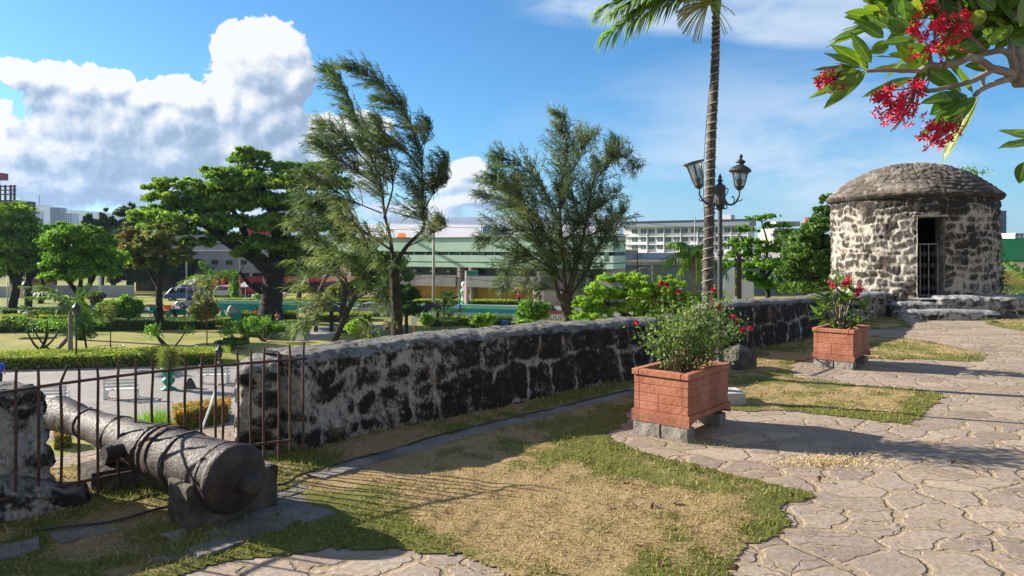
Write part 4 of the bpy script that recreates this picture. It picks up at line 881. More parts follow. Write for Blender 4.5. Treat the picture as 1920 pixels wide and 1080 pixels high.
LV = [(555,95,480,0,80),(600,150,505,60,80),(650,180,560,150,60),(700,230,610,215,60),(560,240,450,300,55),(690,60,600,10,80),(760,70,690,10,90),(830,60,760,-10,80),(900,80,850,0,70),(950,250,860,210,70),(1050,250,950,290,70),(900,300,820,250,60),(700,330,560,300,60),(980,200,900,130,70),(1180,230,1090,170,80),(1240,180,1160,120,80),(1310,260,1240,210,60),(530,215,370,105,70),(460,355,345,175,50),(405,360,240,250,60),(400,375,200,290,45),(400,380,135,380,40),(400,395,125,440,35),(430,400,190,610,60),(430,400,115,550,40),(735,395,455,385,95),(640,330,470,310,50),(740,250,525,445,40),(700,435,405,540,45),(780,370,600,240,95),(790,360,670,240,85),(760,380,975,510,95),(720,220,515,240,45),(1035,525,870,290,70),(1000,545,790,640,120),(1000,540,740,570,85),(1040,545,715,765,60),(1045,550,800,800,55),(1050,550,830,790,42),(1060,545,845,905,75),(690,180,525,95,65),(690,200,580,180,42),(1130,215,960,260,75),(1130,240,885,370,75),(1115,170,950,220,50),(1215,120,1035,70,95),(1135,385,990,365,65),(650,110,640,-20,60),(720,110,650,40,60),(600,100,590,-10,60),(1250,140,1130,250,60),(1150,60,1060,-20,70),(1250,110,1150,-30,80),(1290,150,1240,0,60),(1300,150,1330,-30,60),(1340,735,1248,742,48),(1325,910,1292,1035,60),(620,170,490,90,50),(800,-60,750,90,70),(860,-60,870,80,70),(1000,100,1110,165,65),(700,120,560,30,60),(740,110,700,-20,75),(560,150,430,90,50),(640,200,560,105,55),(440,400,360,240,42),(450,380,345,300,40),(430,395,250,345,45),(760,390,700,500,40),(1100,60,1010,150,60),(1320,330,1230,250,60),(1300,60,1200,130,60)]
m = M()
for i, (a, b, c_, d_, wd) in enumerate(LV):
    D0 = DF+r.uniform(-.15, .2); D1_ = D0+r.uniform(-.07, .07); fleaf(m, cp_(a, b, D0), cp_(c_, d_, D1_), wd/3/F*DF*1.3, r=r, curl=.06)
for (a, b, D0, n_, lo_, hi_) in ((1000, 20, 3.6, 9, .5, 2.6), (1180, 60, 3.7, 10, .3, 2.8), (1300, 20, 3.8, 10, 0, 3.1), (640, 60, 3.7, 7, .8, 2.6), (1100, 150, 3.7, 8, .8, 4.5), (780, -20, 3.7, 8, 0, 6.2), (1420, 100, 3.7, 8, 0, 6), (920, -40, 3.8, 8, 0, 6.2), (1200, 200, 3.8, 6, 0, 3.1), (560, 120, 3.8, 5, 1.5, 3.5), (1450, 800, 3.7, 7, 0, 6.2)):
    q = cp_(a, b, D0)
    for k in range(int(n_*2.4)):
        an = r.uniform(lo_, hi_); d_ = unit(np.array((math.cos(an), r.uniform(-.8, .8), math.sin(an)))); fleaf(m, q+d_*.03, q+d_*r.uniform(.2, .33), .085, r=r)
m.build('leaves', 'frangipani_leaf', ftree, attr='mort', smooth=True)
mat('flower_stalk', (.10, .035, .02), .6)
for (a, b, D0, rx, n_) in ((225, 455, 3.45, .055, 24), (295, 482, 3.45, .028, 10), (840, 200, 3.45, .12, 80), (705, 165, 3.45, .03, 9), (790, 40, 3.5, .04, 12), (1000, 92, 3.5, .025, 8), (640, 590, 3.4, .115, 80), (500, 560, 3.4, .035, 12), (720, 480, 3.5, .035, 10), (780, 760, 3.4, .075, 34), (905, 745, 3.4, .045, 18)):
    m = M(); c0 = cp_(a, b, D0); s_ = np.array((1., .7, .85))
    for i in range(n_): fcluster(m, c0+np.clip(r.normal(size=3), -1.7, 1.7)*rx*.55*s_, .001, 1, r, .026)
    m.build('flower_cluster', 'red_petal', ftree)
    m = M()
    for i in range(max(3, n_//4)): q = c0+r.normal(size=3)*rx*.5; o_ = c0+np.array((.06, 0, .09)); m.tube(bez(o_, (o_+q)/2+(0.02, 0, -.02), q, 6), .0028, 4)
    m.build('flower_stalk', 'flower_stalk', ftree)

# ------------------------------------------------------------ lamp post
LX = np.array((2.30, 7.9, 0)); lt = thing('lamp_post', 'black iron lamp post with two lanterns on scrolled arms', 'lamp post', LX)
def lz(py): return EYE+(HZ-py)/F*7.9
m = M(); m.lathe([(.10, 0), (.10, .10), (.085, .13), (.075, .2), (.075, .34), (.06, .37), (.055, .42), (.065, .44), (.045, .47), (.040, .5), (.040, .62), (.055, .64), (.055, .66), (.038, .68)], LX, 20); m.build('base', 'grey_iron', lt, smooth=False)
m = M(); m.lathe([(.032, .6), (.028, 1.0), (.040, 1.01), (.040, 1.04), (.028, 1.05), (.026, 1.62), (.036, 1.64), (.036, 1.68), (.025, 1.70), (.024, lz(392))], LX, 14); m.build('pole', 'grey_iron', lt)
m = M(); zc = lz(378); m.lathe([(.03, zc-.09), (.045, zc-.085), (.045, zc-.07), (.038, zc-.06), (.060, zc-.04), (.062, zc+.16), (.052, zc+.18), (.03, zc+.19), (.02, zc+.215), (.035, zc+.235), (.012, zc+.25), (.022, zc+.27), (.012, zc+.29), (.004, zc+.31), (0, zc+.31)], LX, 12); m.build('collar', 'grey_iron', lt)
mat('lamp_glass', (.55, .55, .50), .15, (.40, .38, .33), 12, bump=.6, bsc=25, bdist=.01, spec=.6)
gm = MT['lamp_glass']; bs = [n for n in gm.node_tree.nodes if n.type == 'BSDF_PRINCIPLED'][0]; bs.inputs['Transmission Weight'].default_value = .75; bs.inputs['IOR'].default_value = 1.1
def lpx(px, py): return P(px, py, 7.9)
for s_, (fx, fy), tilt, capped in ((-1, (1312, 352), R(-14), False), (1, (1386, 355), R(3), True)):
    at_ = thing('arm', None, None, LX); at_.parent = lt; at_.location = (0, 0, 0)
    am = M(); fx0 = 1351+s_*6
    am.tube(spline([lpx(fx0, 370), lpx(1351+s_*14, 383), lpx(1351+s_*27, 381), lpx(fx+s_*0, 366), lpx(fx, fy)], 18), np.linspace(.013, .009, 18), 8)
    am.tube(spline([lpx(1351+s_*8, 372), lpx(1351+s_*12, 388), lpx(1351+s_*9, 392), lpx(1351+s_*6, 388)], 9), .007, 5)
    am.tube(spline([lpx(1351+s_*24, 382), lpx(1351+s_*26, 374), lpx(1351+s_*23, 368), lpx(1351+s_*21, 371)], 9), .006, 5)
    am.tube(spline([lpx(1351+s_*30, 378), lpx(1351+s_*38, 376), lpx(1351+s_*41, 373)], 6), .006, 5)
    am.tube(spline([lpx(1351+s_*8, 368), lpx(1351+s_*13, 362), lpx(1351+s_*14, 354), lpx(1351+s_*10, 353)], 9), .006, 5)
    bpy.data.objects.remove(at_); am.build('arm', 'grey_iron', lt, smooth=True)
    o_ = lpx(fx, fy); rot = Matrix.Rotation(tilt, 3, 'Y'); RM = np.array(rot).T
    hgt_ = .285 if not capped else .20; k = hgt_/.20
    bowl = [(.012, -.01), (.03, .0), (.045, .012), (.052, .03*k), (.068, .08*k), (.076, .13*k), (.084, .165*k), (.098, .19*k), (.104, .20*k)]
    lm = M(); lm.lathe([(.0, -.012), (.018, -.012), (.032, .0), (.052, .02), (.056, .035)], o_, 12, RM)
    for q in range(6):
        an = q*np.pi/3+.3; pts = np.array([(a*math.cos(an), a*math.sin(an), b) for a, b in bowl[3:]])*np.array((1.03, 1.03, 1)); lm.tube(pts @ RM+o_, .0055, 5)
    an = np.linspace(0, 2*np.pi, 25); rr = bowl[-1][0]+.006
    lm.tube(np.stack([rr*np.cos(an), rr*np.sin(an), 0*an+bowl[-1][1]], 1) @ RM+o_, .010 if not capped else .008, 6, cap=False)
    ln = lm.build('lantern', 'grey_iron', lt)
    gl = M(); gl.lathe(bowl[2:], o_, 18, RM); gl.build('glass', 'lamp_glass', ln, smooth=True)
    bl_ = M(); bl_.lathe([(.0, .02), (.02, .02), (.02, .06), (.03, .08), (.03, .11), (.0, .135)], o_, 10, RM); bl_.build('bulb', 'white_paint', ln, smooth=True)
    if capped:
        cp2 = M(); z_ = bowl[-1][1]; cp2.lathe([(.118, z_-.005), (.122, z_+.004), (.112, z_+.022), (.085, z_+.045), (.055, z_+.062), (.038, z_+.07), (.036, z_+.085), (.055, z_+.10), (.05, z_+.115), (.02, z_+.13), (.012, z_+.145), (.022, z_+.158), (.02, z_+.17), (.006, z_+.19), (0, z_+.195)], o_, 18, RM); cp2.build('cap', 'grey_iron', ln)
m = subbox(LX+np.array((.05, 0, .06)), (.36, .36, .16), n=.05); rough_mesh(m, .006, 9); mat('pale_concrete', (.52, .50, .46), .9, (.4, .38, .35), 6, bump=.3); m.build('concrete_footing', 'pale_concrete', label='whitish concrete footing of the lamp post behind the planter', cat='footing')
# dark pointed stones
def pyramid_stone(c, w_, h0, h1, rz, label, mt):
    m = M(); n_ = 12
    x = w_/2; cs_ = [(-x, -x), (x, -x), (x, x), (-x, x)]; v = [(a, b, -.03) for a, b in cs_]+[(a, b, h0) for a, b in cs_]+[(0, 0, h0+h1)]
    v = np.array(v); cz, sz2 = math.cos(rz), math.sin(rz); v = np.stack([v[:, 0]*cz-v[:, 1]*sz2, v[:, 0]*sz2+v[:, 1]*cz, v[:, 2]], 1)+c
    m.add(v, [[0, 1, 5, 4], [1, 2, 6, 5], [2, 3, 7, 6], [3, 0, 4, 7]], [[4, 5, 8], [5, 6, 8], [6, 7, 8], [7, 4, 8]]); return m.build('pointed_stone', mt, label=label, cat='stone', bev=.015)
mat('dark_stone', (.045, .042, .04), .8, (.10, .085, .075), 9, bump=.8, bsc=25, bdist=.01)
pyramid_stone(G(1386, 693), .34, .27, .10, R(25), 'dark square stone with a pointed top behind the lamp post', 'dark_stone')
pyramid_stone(G(1889, 597), .46, .02, .42, R(20), 'dark pyramid shaped stone leaning on the parapet right of the tower', 'dark_stone')
m = M(); q = G(1866, 607); m.leaf(q+rng(1).normal(size=(14, 3))*(.05, .04, .008)+(0, 0, .03), .10, .06, rng(2), up=1); m.build('fallen_bark', 'dry_leaf', label='small heap of brown fallen bark near the pyramid stone', cat='bark')

# ------------------------------------------------------------ palm wrapped with a light cord
PX = np.array((2.58, 9.4)); palm = thing('manila_palm', 'slender palm with a pale cord wound round its trunk beside the lamp post', 'palm', (*PX, 0))
tp = spline([P(1327, 712, 9.4), P(1327, 560, 9.4), P(1330, 400, 9.4), P(1334, 260, 9.4), P(1341, 120, 9.4), P(1343, 24, 9.4)], 160); tr2 = np.interp(np.linspace(0, 1, 160), [0, .15, .5, 1], [.088, .074, .063, .046])
m = M(); wob = .0035*np.sin(np.arange(160)*1.9); m.tube(tp, tr2+wob, 20, wob=.05, seed=3); mat('palm_bark', (.10, .082, .07), .9, (.04, .034, .03), 9, col3=(.17, .145, .12), sc3=16, bump=1., bsc=30, bdist=.02); m.build('trunk', 'palm_bark', palm, smooth=True)
top = tp[-1]; m = M(); m.tube(spline([top, top+(.0, 0, .25), top+(.0, 0, .7)], 10), [.052, .058, .066, .068, .066, .06, .055, .05, .045, .04], 16); mat('crown_green', (.16, .26, .06), .5); m.build('crownshaft', 'crown_green', palm, smooth=True)
def frond(m, base, d, L, droop, nl, ll, wind=(-.5, 0, -.2), r=None, wd=.03):
    base = np.asarray(base, float); d = unit(np.asarray(d, float)); mid_ = base+d*L*.5+np.array((0, 0, .05)); end = base+d*L+np.asarray(wind)*L*.5-np.array((0, 0, droop*L))
    b_ = bez(base, mid_, end, 20); m.tube(b_, np.linspace(.018, .004, 20), 5); tt = unit(np.gradient(b_, axis=0))
    k = np.linspace(2, 19, nl); pos = np.stack([np.interp(k, range(20), b_[:, j]) for j in range(3)], 1); tn = np.stack([np.interp(k, range(20), tt[:, j]) for j in range(3)], 1)
    for s_ in (-1, 1):
        sdv = unit(np.cross(tn, (0, 0, 1.)))*s_; dl = unit(sdv*.75+tn*.75+np.asarray(wind)*.8+r.normal(size=(nl, 3))*.18+np.array((0, 0, -.15)))
        Lf = ll*(.5+.7*np.sin(np.linspace(.2, 2.9, nl)))[:, None]; up_ = unit(np.cross(dl, tn)+1e-3); e1_ = pos+dl*Lf*.5; e2_ = e1_+(dl*.6+np.array((0, 0, -.55)))*Lf*.5; ww = np.cross(dl, up_)*wd/2; ww = up_*wd/2*.6+unit(np.cross(dl, (0, 0, 1.)))*wd/2
        v = np.stack([pos-ww*.4, pos+ww*.4, e1_+ww, e1_-ww, e2_], 1).reshape(-1, 3); i0 = np.arange(nl)[:, None]*5
        m.add(v, i0+np.array([0, 1, 2, 3]), i0+np.array([3, 2, 4]))
r = rng(77); ct = top+np.array((0, 0, .42))
for i, (dx, dy, dz, L, dr_) in enumerate(((-1, .1, .28, 1.35, .30), (-1, -.35, .12, 1.3, .32), (-.9, .45, .15, 1.3, .35), (-.6, -.8, .3, 1.3, .35), (-1, .0, .0, .95, .3), (-.75, -.1, .5, 1.25, .25), (.3, -1, .8, 1.5, .2), (1, .3, .9, 1.5, .1), (.3, 1, .8, 1.5, .2), (-.4, .3, 1.2, 1.5, 0), (.8, -.5, 1.2, 1.5, 0))):
    m = M(); frond(m, ct-(0, 0, .1 if i < 4 else 0), (dx, dy, dz), L, dr_, 74, .46, r=r, wind=(-.35, 0, -.3), wd=.042); m.build('frond', 'palm_leaf', palm)
m = M(); c0 = top+np.array((-.10, 0, .12)); mat('palm_flower', (.40, .42, .16), .7)
for i in range(70): d_ = unit(r.normal(size=3)*.8+(-1.2, 0, -.1)); m.tube(bez(c0, c0+d_*.25+(0, 0, .05), c0+d_*.42+(0, 0, -.12), 6), .006, 4)
m.build('flower_spray', 'palm_flower', palm)
m = M(); tot = 40; u = np.linspace(0, 1, tot*16); zc_ = np.stack([np.interp(u, np.linspace(0, 1, 160), tp[:, j]) for j in range(3)], 1); rc = np.interp(u, np.linspace(0, 1, 160), tr2)+.008; pitch = u*tot*2*np.pi+.8*np.sin(u*40)
m.tube(zc_+np.stack([rc*np.cos(pitch), rc*np.sin(pitch), 0*u], 1), .0062, 5); mat('cord', (.42, .38, .31), .7); m.build('light_cord', 'cord', label='pale cord spiralling up the slender palm trunk', cat='cord')
m = M(); m.tube(spline([P(1322, 430, 9.3), P(1319, 330, 9.3), P(1327, 200, 9.3), P(1337, 110, 9.35)], 30), .005, 4); m.build('hanging_wire', 'black_iron', label='thin black wire hanging down the left side of the slender palm', cat='wire')
# fence bars in the second gap
ft2 = thing('iron_fence', 'short piece of dark iron fence in the gap behind the lamp post', 'fence', (3.0, 10.9, 0))
a_ = np.array((2.35, 10.15, 0)); b_ = np.array((3.5, 11.45, 0))
for i in range(9): q = a_+(b_-a_)*i/8; m = M(); m.tube([q, q+(0, 0, .86)], .010, 6); m.build('bar', 'rusty_bar', ft2)
for z_ in (.18, .78): m = M(); m.bar(a_+(0, -.012, z_), b_+(0, -.012, z_), .02); m.build('rail', 'rusty_bar', ft2)
# ------------------------------------------------------------ park, street and city
def ground_mat():
    m = bpy.data.materials.new('park_ground'); m.use_nodes = True; m.node_tree.nodes.clear(); n = NT(m.node_tree); MT['park_ground'] = m
    co = n.node('ShaderNodeTexCoord').outputs['Object']; f = n.noise(co, 3, 8, .7)
    c = n.mix(n.step(n.noise(co, .12, 5, .6), .4, .6), (.14, .20, .035), (.30, .27, .09)); c = n.mix(n.step(f, .4, .7, 0, .5), c, (.40, .30, .14))
    far = n.step(n.v('LENGTH', co), 150, 260); c = n.mix(far, c, (.09, .11, .07))
    b = n.node('ShaderNodeBsdfPrincipled', {'Base Color': c, 'Roughness': .95, 'Specular IOR Level': .1}); n.node('ShaderNodeOutputMaterial', {0: b.outputs[0]})
ground_mat()
m = M(); m.add([[-7000, -3000, PARK], [7000, -3000, PARK], [7000, 9000, PARK], [-7000, 9000, PARK]], [[0, 1, 2, 3]]); m.build('ground', 'park_ground', kind='structure', loc=(0, 0, PARK))
def plaza_mat():
    m = bpy.data.materials.new('plaza_tiles'); m.use_nodes = True; m.node_tree.nodes.clear(); n = NT(m.node_tree); MT['plaza_tiles'] = m
    co = n.node('ShaderNodeTexCoord').outputs['Object']
    br = n.node('ShaderNodeTexBrick', {'Vector': n.v('ADD', co, n.v('MULTIPLY', n.noisec(co, 2, 2), (.03, .03, 0))), 'Color1': (.24, .22, .205, 1), 'Color2': (.29, .265, .245, 1), 'Mortar': (.14, .13, .12, 1), 'Scale': .45, 'Mortar Size': .012, 'Brick Width': .9, 'Row Height': .7}, offset=.5).outputs[0]
    c = n.mix(n.step(n.noise(co, .35, 6, .65), .42, .66, 0, .55), br, (.185, .165, .155)); c = n.mix(n.step(n.noise(co, 1.3, 6, .7), .55, .7, 0, .4), c, (.33, .29, .26))
    b = n.node('ShaderNodeBsdfPrincipled', {'Base Color': c, 'Roughness': .85}); n.node('ShaderNodeOutputMaterial', {0: b.outputs[0]})
plaza_mat()
def sheet(name, l, z, mt, kind='structure'):
    q = [K(*p)[:2] if len(p) == 2 else p[:2] for p in l]; m = M(); v = np.c_[np.array(q), np.full(len(q), PARK+z)]; c_ = v.mean(0)
    m.add(np.vstack([v, c_]), t=[[i, (i+1) % len(q), len(q)] for i in range(len(q))]); return m.build(name, mt, kind=kind)
sheet('plaza', [(-500, 700), (-100, 694), (200, 687), (470, 683), (540, 682), (560, 720), (520, 790), (430, 812), (300, 800), (120, 825), (-500, 860)], .01, 'plaza_tiles')
m = M()
for i in range(40):
    pass
road_poly = [(-300, 575), (300, 572), (800, 569), (1100, 569), (1700, 569), (2600, 569), (2600, 600), (1500, 604), (1060, 602), (800, 590), (300, 584), (-300, 588)]
sheet('street', road_poly, .015, 'grey_asphalt')
sheet('garden_path', [(770, 618), (640, 628), (585, 640), (560, 626), (610, 612), (700, 607)], .012, 'plaza_tiles')
sheet('garden_path', [(250, 605), (360, 606), (350, 594), (262, 592)], .012, 'plaza_tiles')
mat('asphalt_dark', (.07, .07, .072), .9, (.10, .1, .1), .4)

def blobtree(name, label, D, trunk, limbs, blobs, lm, n, ls=.3, bark='bark', seed=0, flat=.6, clump=.85, group=None, cat='tree', kk=None, fill=.55, dspread=1., trunk_r=None, hang=0.):
    """trunk / limbs: [(px, py, radius)] polylines; blobs: (px, py, rx, ry) in picture units at distance D (metres)"""
    r = rng(seed); b = P(trunk[0][0], trunk[0][1], D); b[2] = max(PARK, min(b[2], 1)) if name != 'potted' else b[2]
    if trunk[0][1] > HZ: b[2] = PARK if D > 14 else b[2]
    t = thing(name, label, cat, b, group); s = D/F; m = M()
    tp = [P(a, b_, D) for a, b_, c_ in trunk]; tp[0] = b-np.array((0, 0, .1)); rd = [c_ for _, _, c_ in trunk]
    k = 10*len(tp); m.tube(spline(tp, k), np.interp(np.linspace(0, 1, k), np.linspace(0, 1, len(rd)), rd), 10, wob=.10, seed=seed)
    topz = tp[-1]
    for l in limbs:
        pts = [P(a, b_, D) for a, b_, c_ in l]; dd = r.uniform(-.4, .4)*abs(pts[-1][0]-pts[0][0]+.5)
        pts = [p+np.array((0, dd*i/(len(pts)-1), 0)) for i, p in enumerate(pts)]; k = 8*len(pts); rd = [c_ for _, _, c_ in l]
        m.tube(spline(pts, k), np.interp(np.linspace(0, 1, k), np.linspace(0, 1, len(rd)), rd), 7, wob=.08, seed=seed)
    blobs = [(a, b_, rx*1.08, ry*(1.32 if ry < rx*.5 else 1.05)) for a, b_, rx, ry in blobs]; n = int(n*.80); area = sum(a[2]*a[3] for a in blobs); cr = M()
    for (a, b_, rx, ry) in blobs:
        dz = r.uniform(-.5, .5)*rx*s*1.2*dspread; c_ = P(a, b_, D)+np.array((0, dz, 0)); R3 = np.array((rx*s, rx*s*.85, ry*s))
        nn = int(n*rx*ry/area); kc = kk or max(5, int(nn/(45 if flat < .5 else 34))); u = unit(r.normal(size=(kc, 3))); u[:, 2] = np.abs(u[:, 2])*.7+u[:, 2]*.3; rad = r.uniform(fill, 1.12, kc)**.6*np.where(r.random(kc) < .16, 1.28, 1.); u = unit(u+r.normal(size=(kc, 3))*.15)
        cc = c_+u*rad[:, None]*R3; per = max(1, nn//kc); e_ = clump*np.array((1, 1, flat))*min(rx, ry*1.6)*s*(.46 if flat < .5 else .34)
        pos = (cc[:, None]+unit(r.normal(size=(kc, per, 3)))*(r.random((kc, per, 1))**.45)*e_*r.uniform(.6, 1.35, (kc, 1, 1))).reshape(-1, 3)
        if hang: pos[:, 2] -= hang*r.random(len(pos))
        cr.leaf(pos, ls*1.55, ls*.75, r, up=1.2)
        q0 = topz if not limbs else None
        src = min([P(l[-1][0], l[-1][1], D) for l in limbs]+[P(l[len(l)//2][0], l[len(l)//2][1], D) for l in limbs]+[topz], key=lambda p: np.linalg.norm(p-c_))
        m.tube(bez(src, (src+c_)/2+np.array((0, 0, -.15*ry*s)), c_, 7), np.linspace(max(.03, rx*s*.045), .015, 7), 5)
        for j in range(0, min(kc, 7)): m.tube(bez(c_, (c_+cc[j])/2+np.array((0, 0, -.05)), cc[j], 5), np.linspace(.03, .01, 5)*max(1, s*25), 4)
    m.build('trunk', bark, t, smooth=True); cr.build('crown', lm, t); return t

# rain tree
blobtree('rain_tree', 'huge spreading rain tree with a thick dark trunk in the middle of the park', 68, [(506, 610, 1.35), (508, 570, 1.05), (512, 530, .95), (520, 490, 1.0)],
 [[(512, 510, .9), (470, 478, .6), (430, 455, .5), (395, 430, .35), (350, 405, .2)], [(515, 500, .8), (560, 460, .55), (590, 410, .35), (605, 360, .2)], [(515, 495, .7), (520, 430, .5), (500, 370, .35), (470, 310, .15)], [(470, 478, .3), (450, 420, .3), (420, 380, .15)], [(525, 490, .4), (575, 480, .3), (620, 470, .15)], [(500, 555, .25), (470, 535, .2), (450, 510, .12)], [(540, 440, .3), (550, 380, .2), (560, 330, .12)]],
 [(463, 286, 20, 8), (470, 300, 30, 12), (500, 318, 46, 13), (440, 330, 36, 11), (425, 322, 28, 7), (550, 322, 36, 11), (600, 318, 26, 12), (612, 345, 34, 18), (300, 354, 18, 4), (345, 352, 44, 11), (400, 362, 55, 13), (470, 350, 60, 15), (540, 350, 60, 17), (330, 375, 46, 12), (290, 396, 26, 8), (375, 392, 62, 14), (450, 385, 66, 17), (530, 385, 60, 18), (600, 390, 40, 24), (310, 412, 50, 12), (385, 420, 66, 14), (460, 425, 66, 15), (540, 425, 56, 18), (610, 430, 34, 20), (275, 425, 22, 10), (340, 440, 54, 11), (430, 448, 46, 9), (500, 465, 44, 14), (560, 465, 46, 18), (600, 480, 34, 20), (560, 500, 28, 12), (465, 480, 24, 9), (372, 460, 28, 9)],
 'rain_leaf', 66000, .34, 'bark_dark', 1, flat=.42, clump=1.)
blobtree('broad_tree', 'dense bright green round crowned tree with forking trunks by the palm', 55, [(152, 612, .30), (150, 570, .26), (152, 548, .24)], [[(150, 560, .2), (130, 525, .16), (112, 490, .1)], [(152, 560, .2), (178, 520, .16), (195, 480, .1)], [(150, 550, .18), (152, 500, .12), (150, 450, .06)]],
 [(145, 448, 38, 20), (110, 462, 30, 24), (190, 462, 28, 26), (150, 488, 50, 26), (205, 490, 16, 24), (100, 500, 20, 24), (125, 432, 22, 12), (178, 440, 22, 12), (172, 515, 34, 20), (120, 520, 26, 16)], 'broad_leaf', 26000, .22, 'bark_dark', 2)
blobtree('yellowing_tree', 'thin tree with yellowing brownish leaves and a dark forked trunk', 62, [(301, 600, .35), (298, 555, .28), (300, 520, .22), (310, 480, .12)], [[(298, 540, .2), (280, 505, .14), (262, 485, .08)], [(300, 530, .16), (320, 495, .1), (345, 480, .06)]],
 [(252, 450, 26, 16), (240, 475, 20, 22), (275, 470, 30, 20), (300, 450, 28, 18), (318, 475, 32, 16), (290, 495, 28, 14), (345, 490, 20, 10), (260, 500, 20, 14), (246, 435, 14, 10), (312, 430, 26, 10)], 'ochre_leaf', 13000, .26, 'bark_dark', 3, fill=.3)
gt_ = 'shade trees at the left edge of the park'
blobtree('shade_tree', 'tall dense dark green tree cut by the left edge of the photo', 76, [(20, 586, .5), (28, 550, .4), (36, 510, .4)], [[(30, 540, .3), (10, 490, .2), (0, 450, .1)], [(32, 530, .3), (50, 480, .2), (60, 440, .1)]],
 [(10, 398, 34, 18), (35, 425, 40, 28), (-15, 430, 45, 40), (60, 455, 32, 30), (20, 470, 50, 32), (-20, 490, 50, 36), (60, 495, 34, 26), (15, 505, 40, 22), (-40, 400, 40, 30)], 'rain_leaf', 26000, .30, 'bark_dark', 4, group=gt_)
blobtree('shade_tree', 'dark tree with a straight trunk right of the tall left edge tree', 84, [(54, 578, .38), (54, 540, .32), (52, 500, .26)], [[(54, 530, .2), (80, 480, .1)]], [(78, 450, 26, 22), (88, 480, 24, 26), (70, 500, 26, 20), (50, 480, 26, 22), (98, 440, 16, 16)], 'broad_leaf', 12000, .30, 'bark_dark', 5, group=gt_)
blobtree('shade_tree', 'dark leaning trunk tree behind the small cream gatehouse', 92, [(76, 570, .38), (80, 530, .3), (84, 500, .26)], [[(80, 520, .2), (100, 490, .1)]], [(95, 500, 30, 18), (60, 510, 30, 14), (120, 490, 24, 20)], 'dark_leaf', 9000, .34, 'bark_dark', 6, group=gt_)
gb_ = 'trees beyond the park hoarding'
for i, (x, y, rx, ry, nm) in enumerate(((168, 420, 10, 22, 'slim grey green tree, first on the left of the far row'), (192, 418, 11, 24, 'slim feathery tree between two others on the far skyline'), (214, 424, 10, 20, 'short slim tree in the far row beside the highest one'), (240, 410, 20, 32, 'highest bushy tree of the far row before the hills'))):
    blobtree('distant_tree', nm, 118, [(x, 552, .3), (x, 480, .25), (x, y, .1)], [], [(x, y-ry*.4, rx*.7, ry*.6), (x-rx*.4, y+ry*.1, rx*.8, ry*.7), (x+rx*.4, y+ry*.4, rx, ry*.8), (x, y+ry, rx*1.4, ry)], 'needle_dark', 3600, .45, 'bark_dark', 20+i, group=gb_, hang=.5, fill=.2)
for i, (x, y, rx, ry, nm, lm_) in enumerate(((210, 470, 40, 30, 'dark bushy tree filling the gap behind the bright round tree', 'dark_leaf'), (335, 500, 34, 34, 'dark green tree behind the yellowing tree and parked jeep', 'dark_leaf'), (100, 500, 46, 34, 'dark tree mass behind the hoarding at left', 'dark_leaf'), (245, 510, 36, 34, 'drooping dark tree left of the yellowing tree', 'needle_dark'), (20, 500, 40, 30, 'dark crown low behind the left park trunks', 'dark_leaf'), (560, 500, 34, 24, 'green crown behind the rain tree trunk', 'broad_leaf'))):
    blobtree('distant_tree', nm, 112 if i != 5 else 98, [(x, 556, .35), (x+3, 520, .3), (x, y, .2)], [], [(x-rx*.5, y, rx*.6, ry*.6), (x+rx*.5, y+4, rx*.6, ry*.6), (x, y-ry*.5, rx*.6, ry*.5), (x, y+ry*.4, rx*.8, ry*.5)], lm_, 6000, .42, 'bark_dark', 30+i, group=gb_, hang=.4 if 'needle' in lm_ else 0)
blobtree('street_tree', 'bright green tree on a crooked bark trunk behind the windswept casuarina', 60, [(640, 582, .28), (646, 550, .26), (664, 528, .2), (690, 512, .15)], [[(650, 540, .16), (630, 515, .1), (615, 500, .05)]], [(690, 515, 30, 16), (720, 500, 34, 24), (675, 495, 30, 18), (745, 525, 26, 20), (700, 540, 30, 16), (640, 490, 24, 14), (610, 495, 20, 12)], 'rain_leaf', 13000, .22, 'bark', 8)
blobtree('topiary_tree', 'dark rounded tree clipped in a ball right of the casuarina trunk', 57, [(762, 640, .16), (762, 600, .14), (762, 580, .12)], [], [(762, 560, 20, 26), (766, 585, 20, 24), (750, 575, 12, 20)], 'dark_leaf', 8000, .16, 'bark_dark', 9)
blobtree('lime_tree', 'low spreading tree with bright lime green feathery leaves just beyond the parapet', 25, [(1190, 700, .18), (1185, 640, .15), (1190, 600, .12)], [[(1190, 600, .1), (1140, 570, .06), (1110, 560, .03)], [(1190, 600, .1), (1230, 565, .06), (1270, 560, .03)]],
 [(1120, 545, 24, 10), (1150, 527, 28, 9), (1190, 522, 26, 8), (1225, 540, 30, 10), (1262, 536, 26, 10), (1100, 568, 24, 12), (1145, 560, 32, 12), (1195, 553, 34, 13), (1245, 560, 34, 12), (1285, 565, 24, 14), (1090, 592, 18, 10), (1135, 585, 36, 12), (1190, 582, 36, 14), (1240, 585, 34, 14), (1290, 590, 26, 12), (1310, 560, 16, 10), (1085, 575, 10, 8), (1115, 600, 30, 10), (1200, 600, 40, 10), (1250, 522, 14, 5)], 'lime_leaf', 34000, .085, 'bark', 10, flat=.45, fill=.2)
blobtree('climber_tree', 'tall tree thickly covered with pale green climber against the left side of the tower', 23.5, [(1515, 640, .2), (1515, 560, .16), (1518, 480, .12)], [], [(1550, 380, 12, 14), (1542, 400, 14, 14), (1540, 430, 26, 22), (1515, 455, 28, 22), (1545, 470, 20, 30), (1495, 480, 26, 24), (1525, 500, 36, 30), (1490, 520, 24, 26), (1545, 530, 20, 26), (1510, 545, 34, 18), (1480, 545, 14, 12), (1555, 410, 8, 20)], 'climber_leaf', 34000, .10, 'bark', 11)
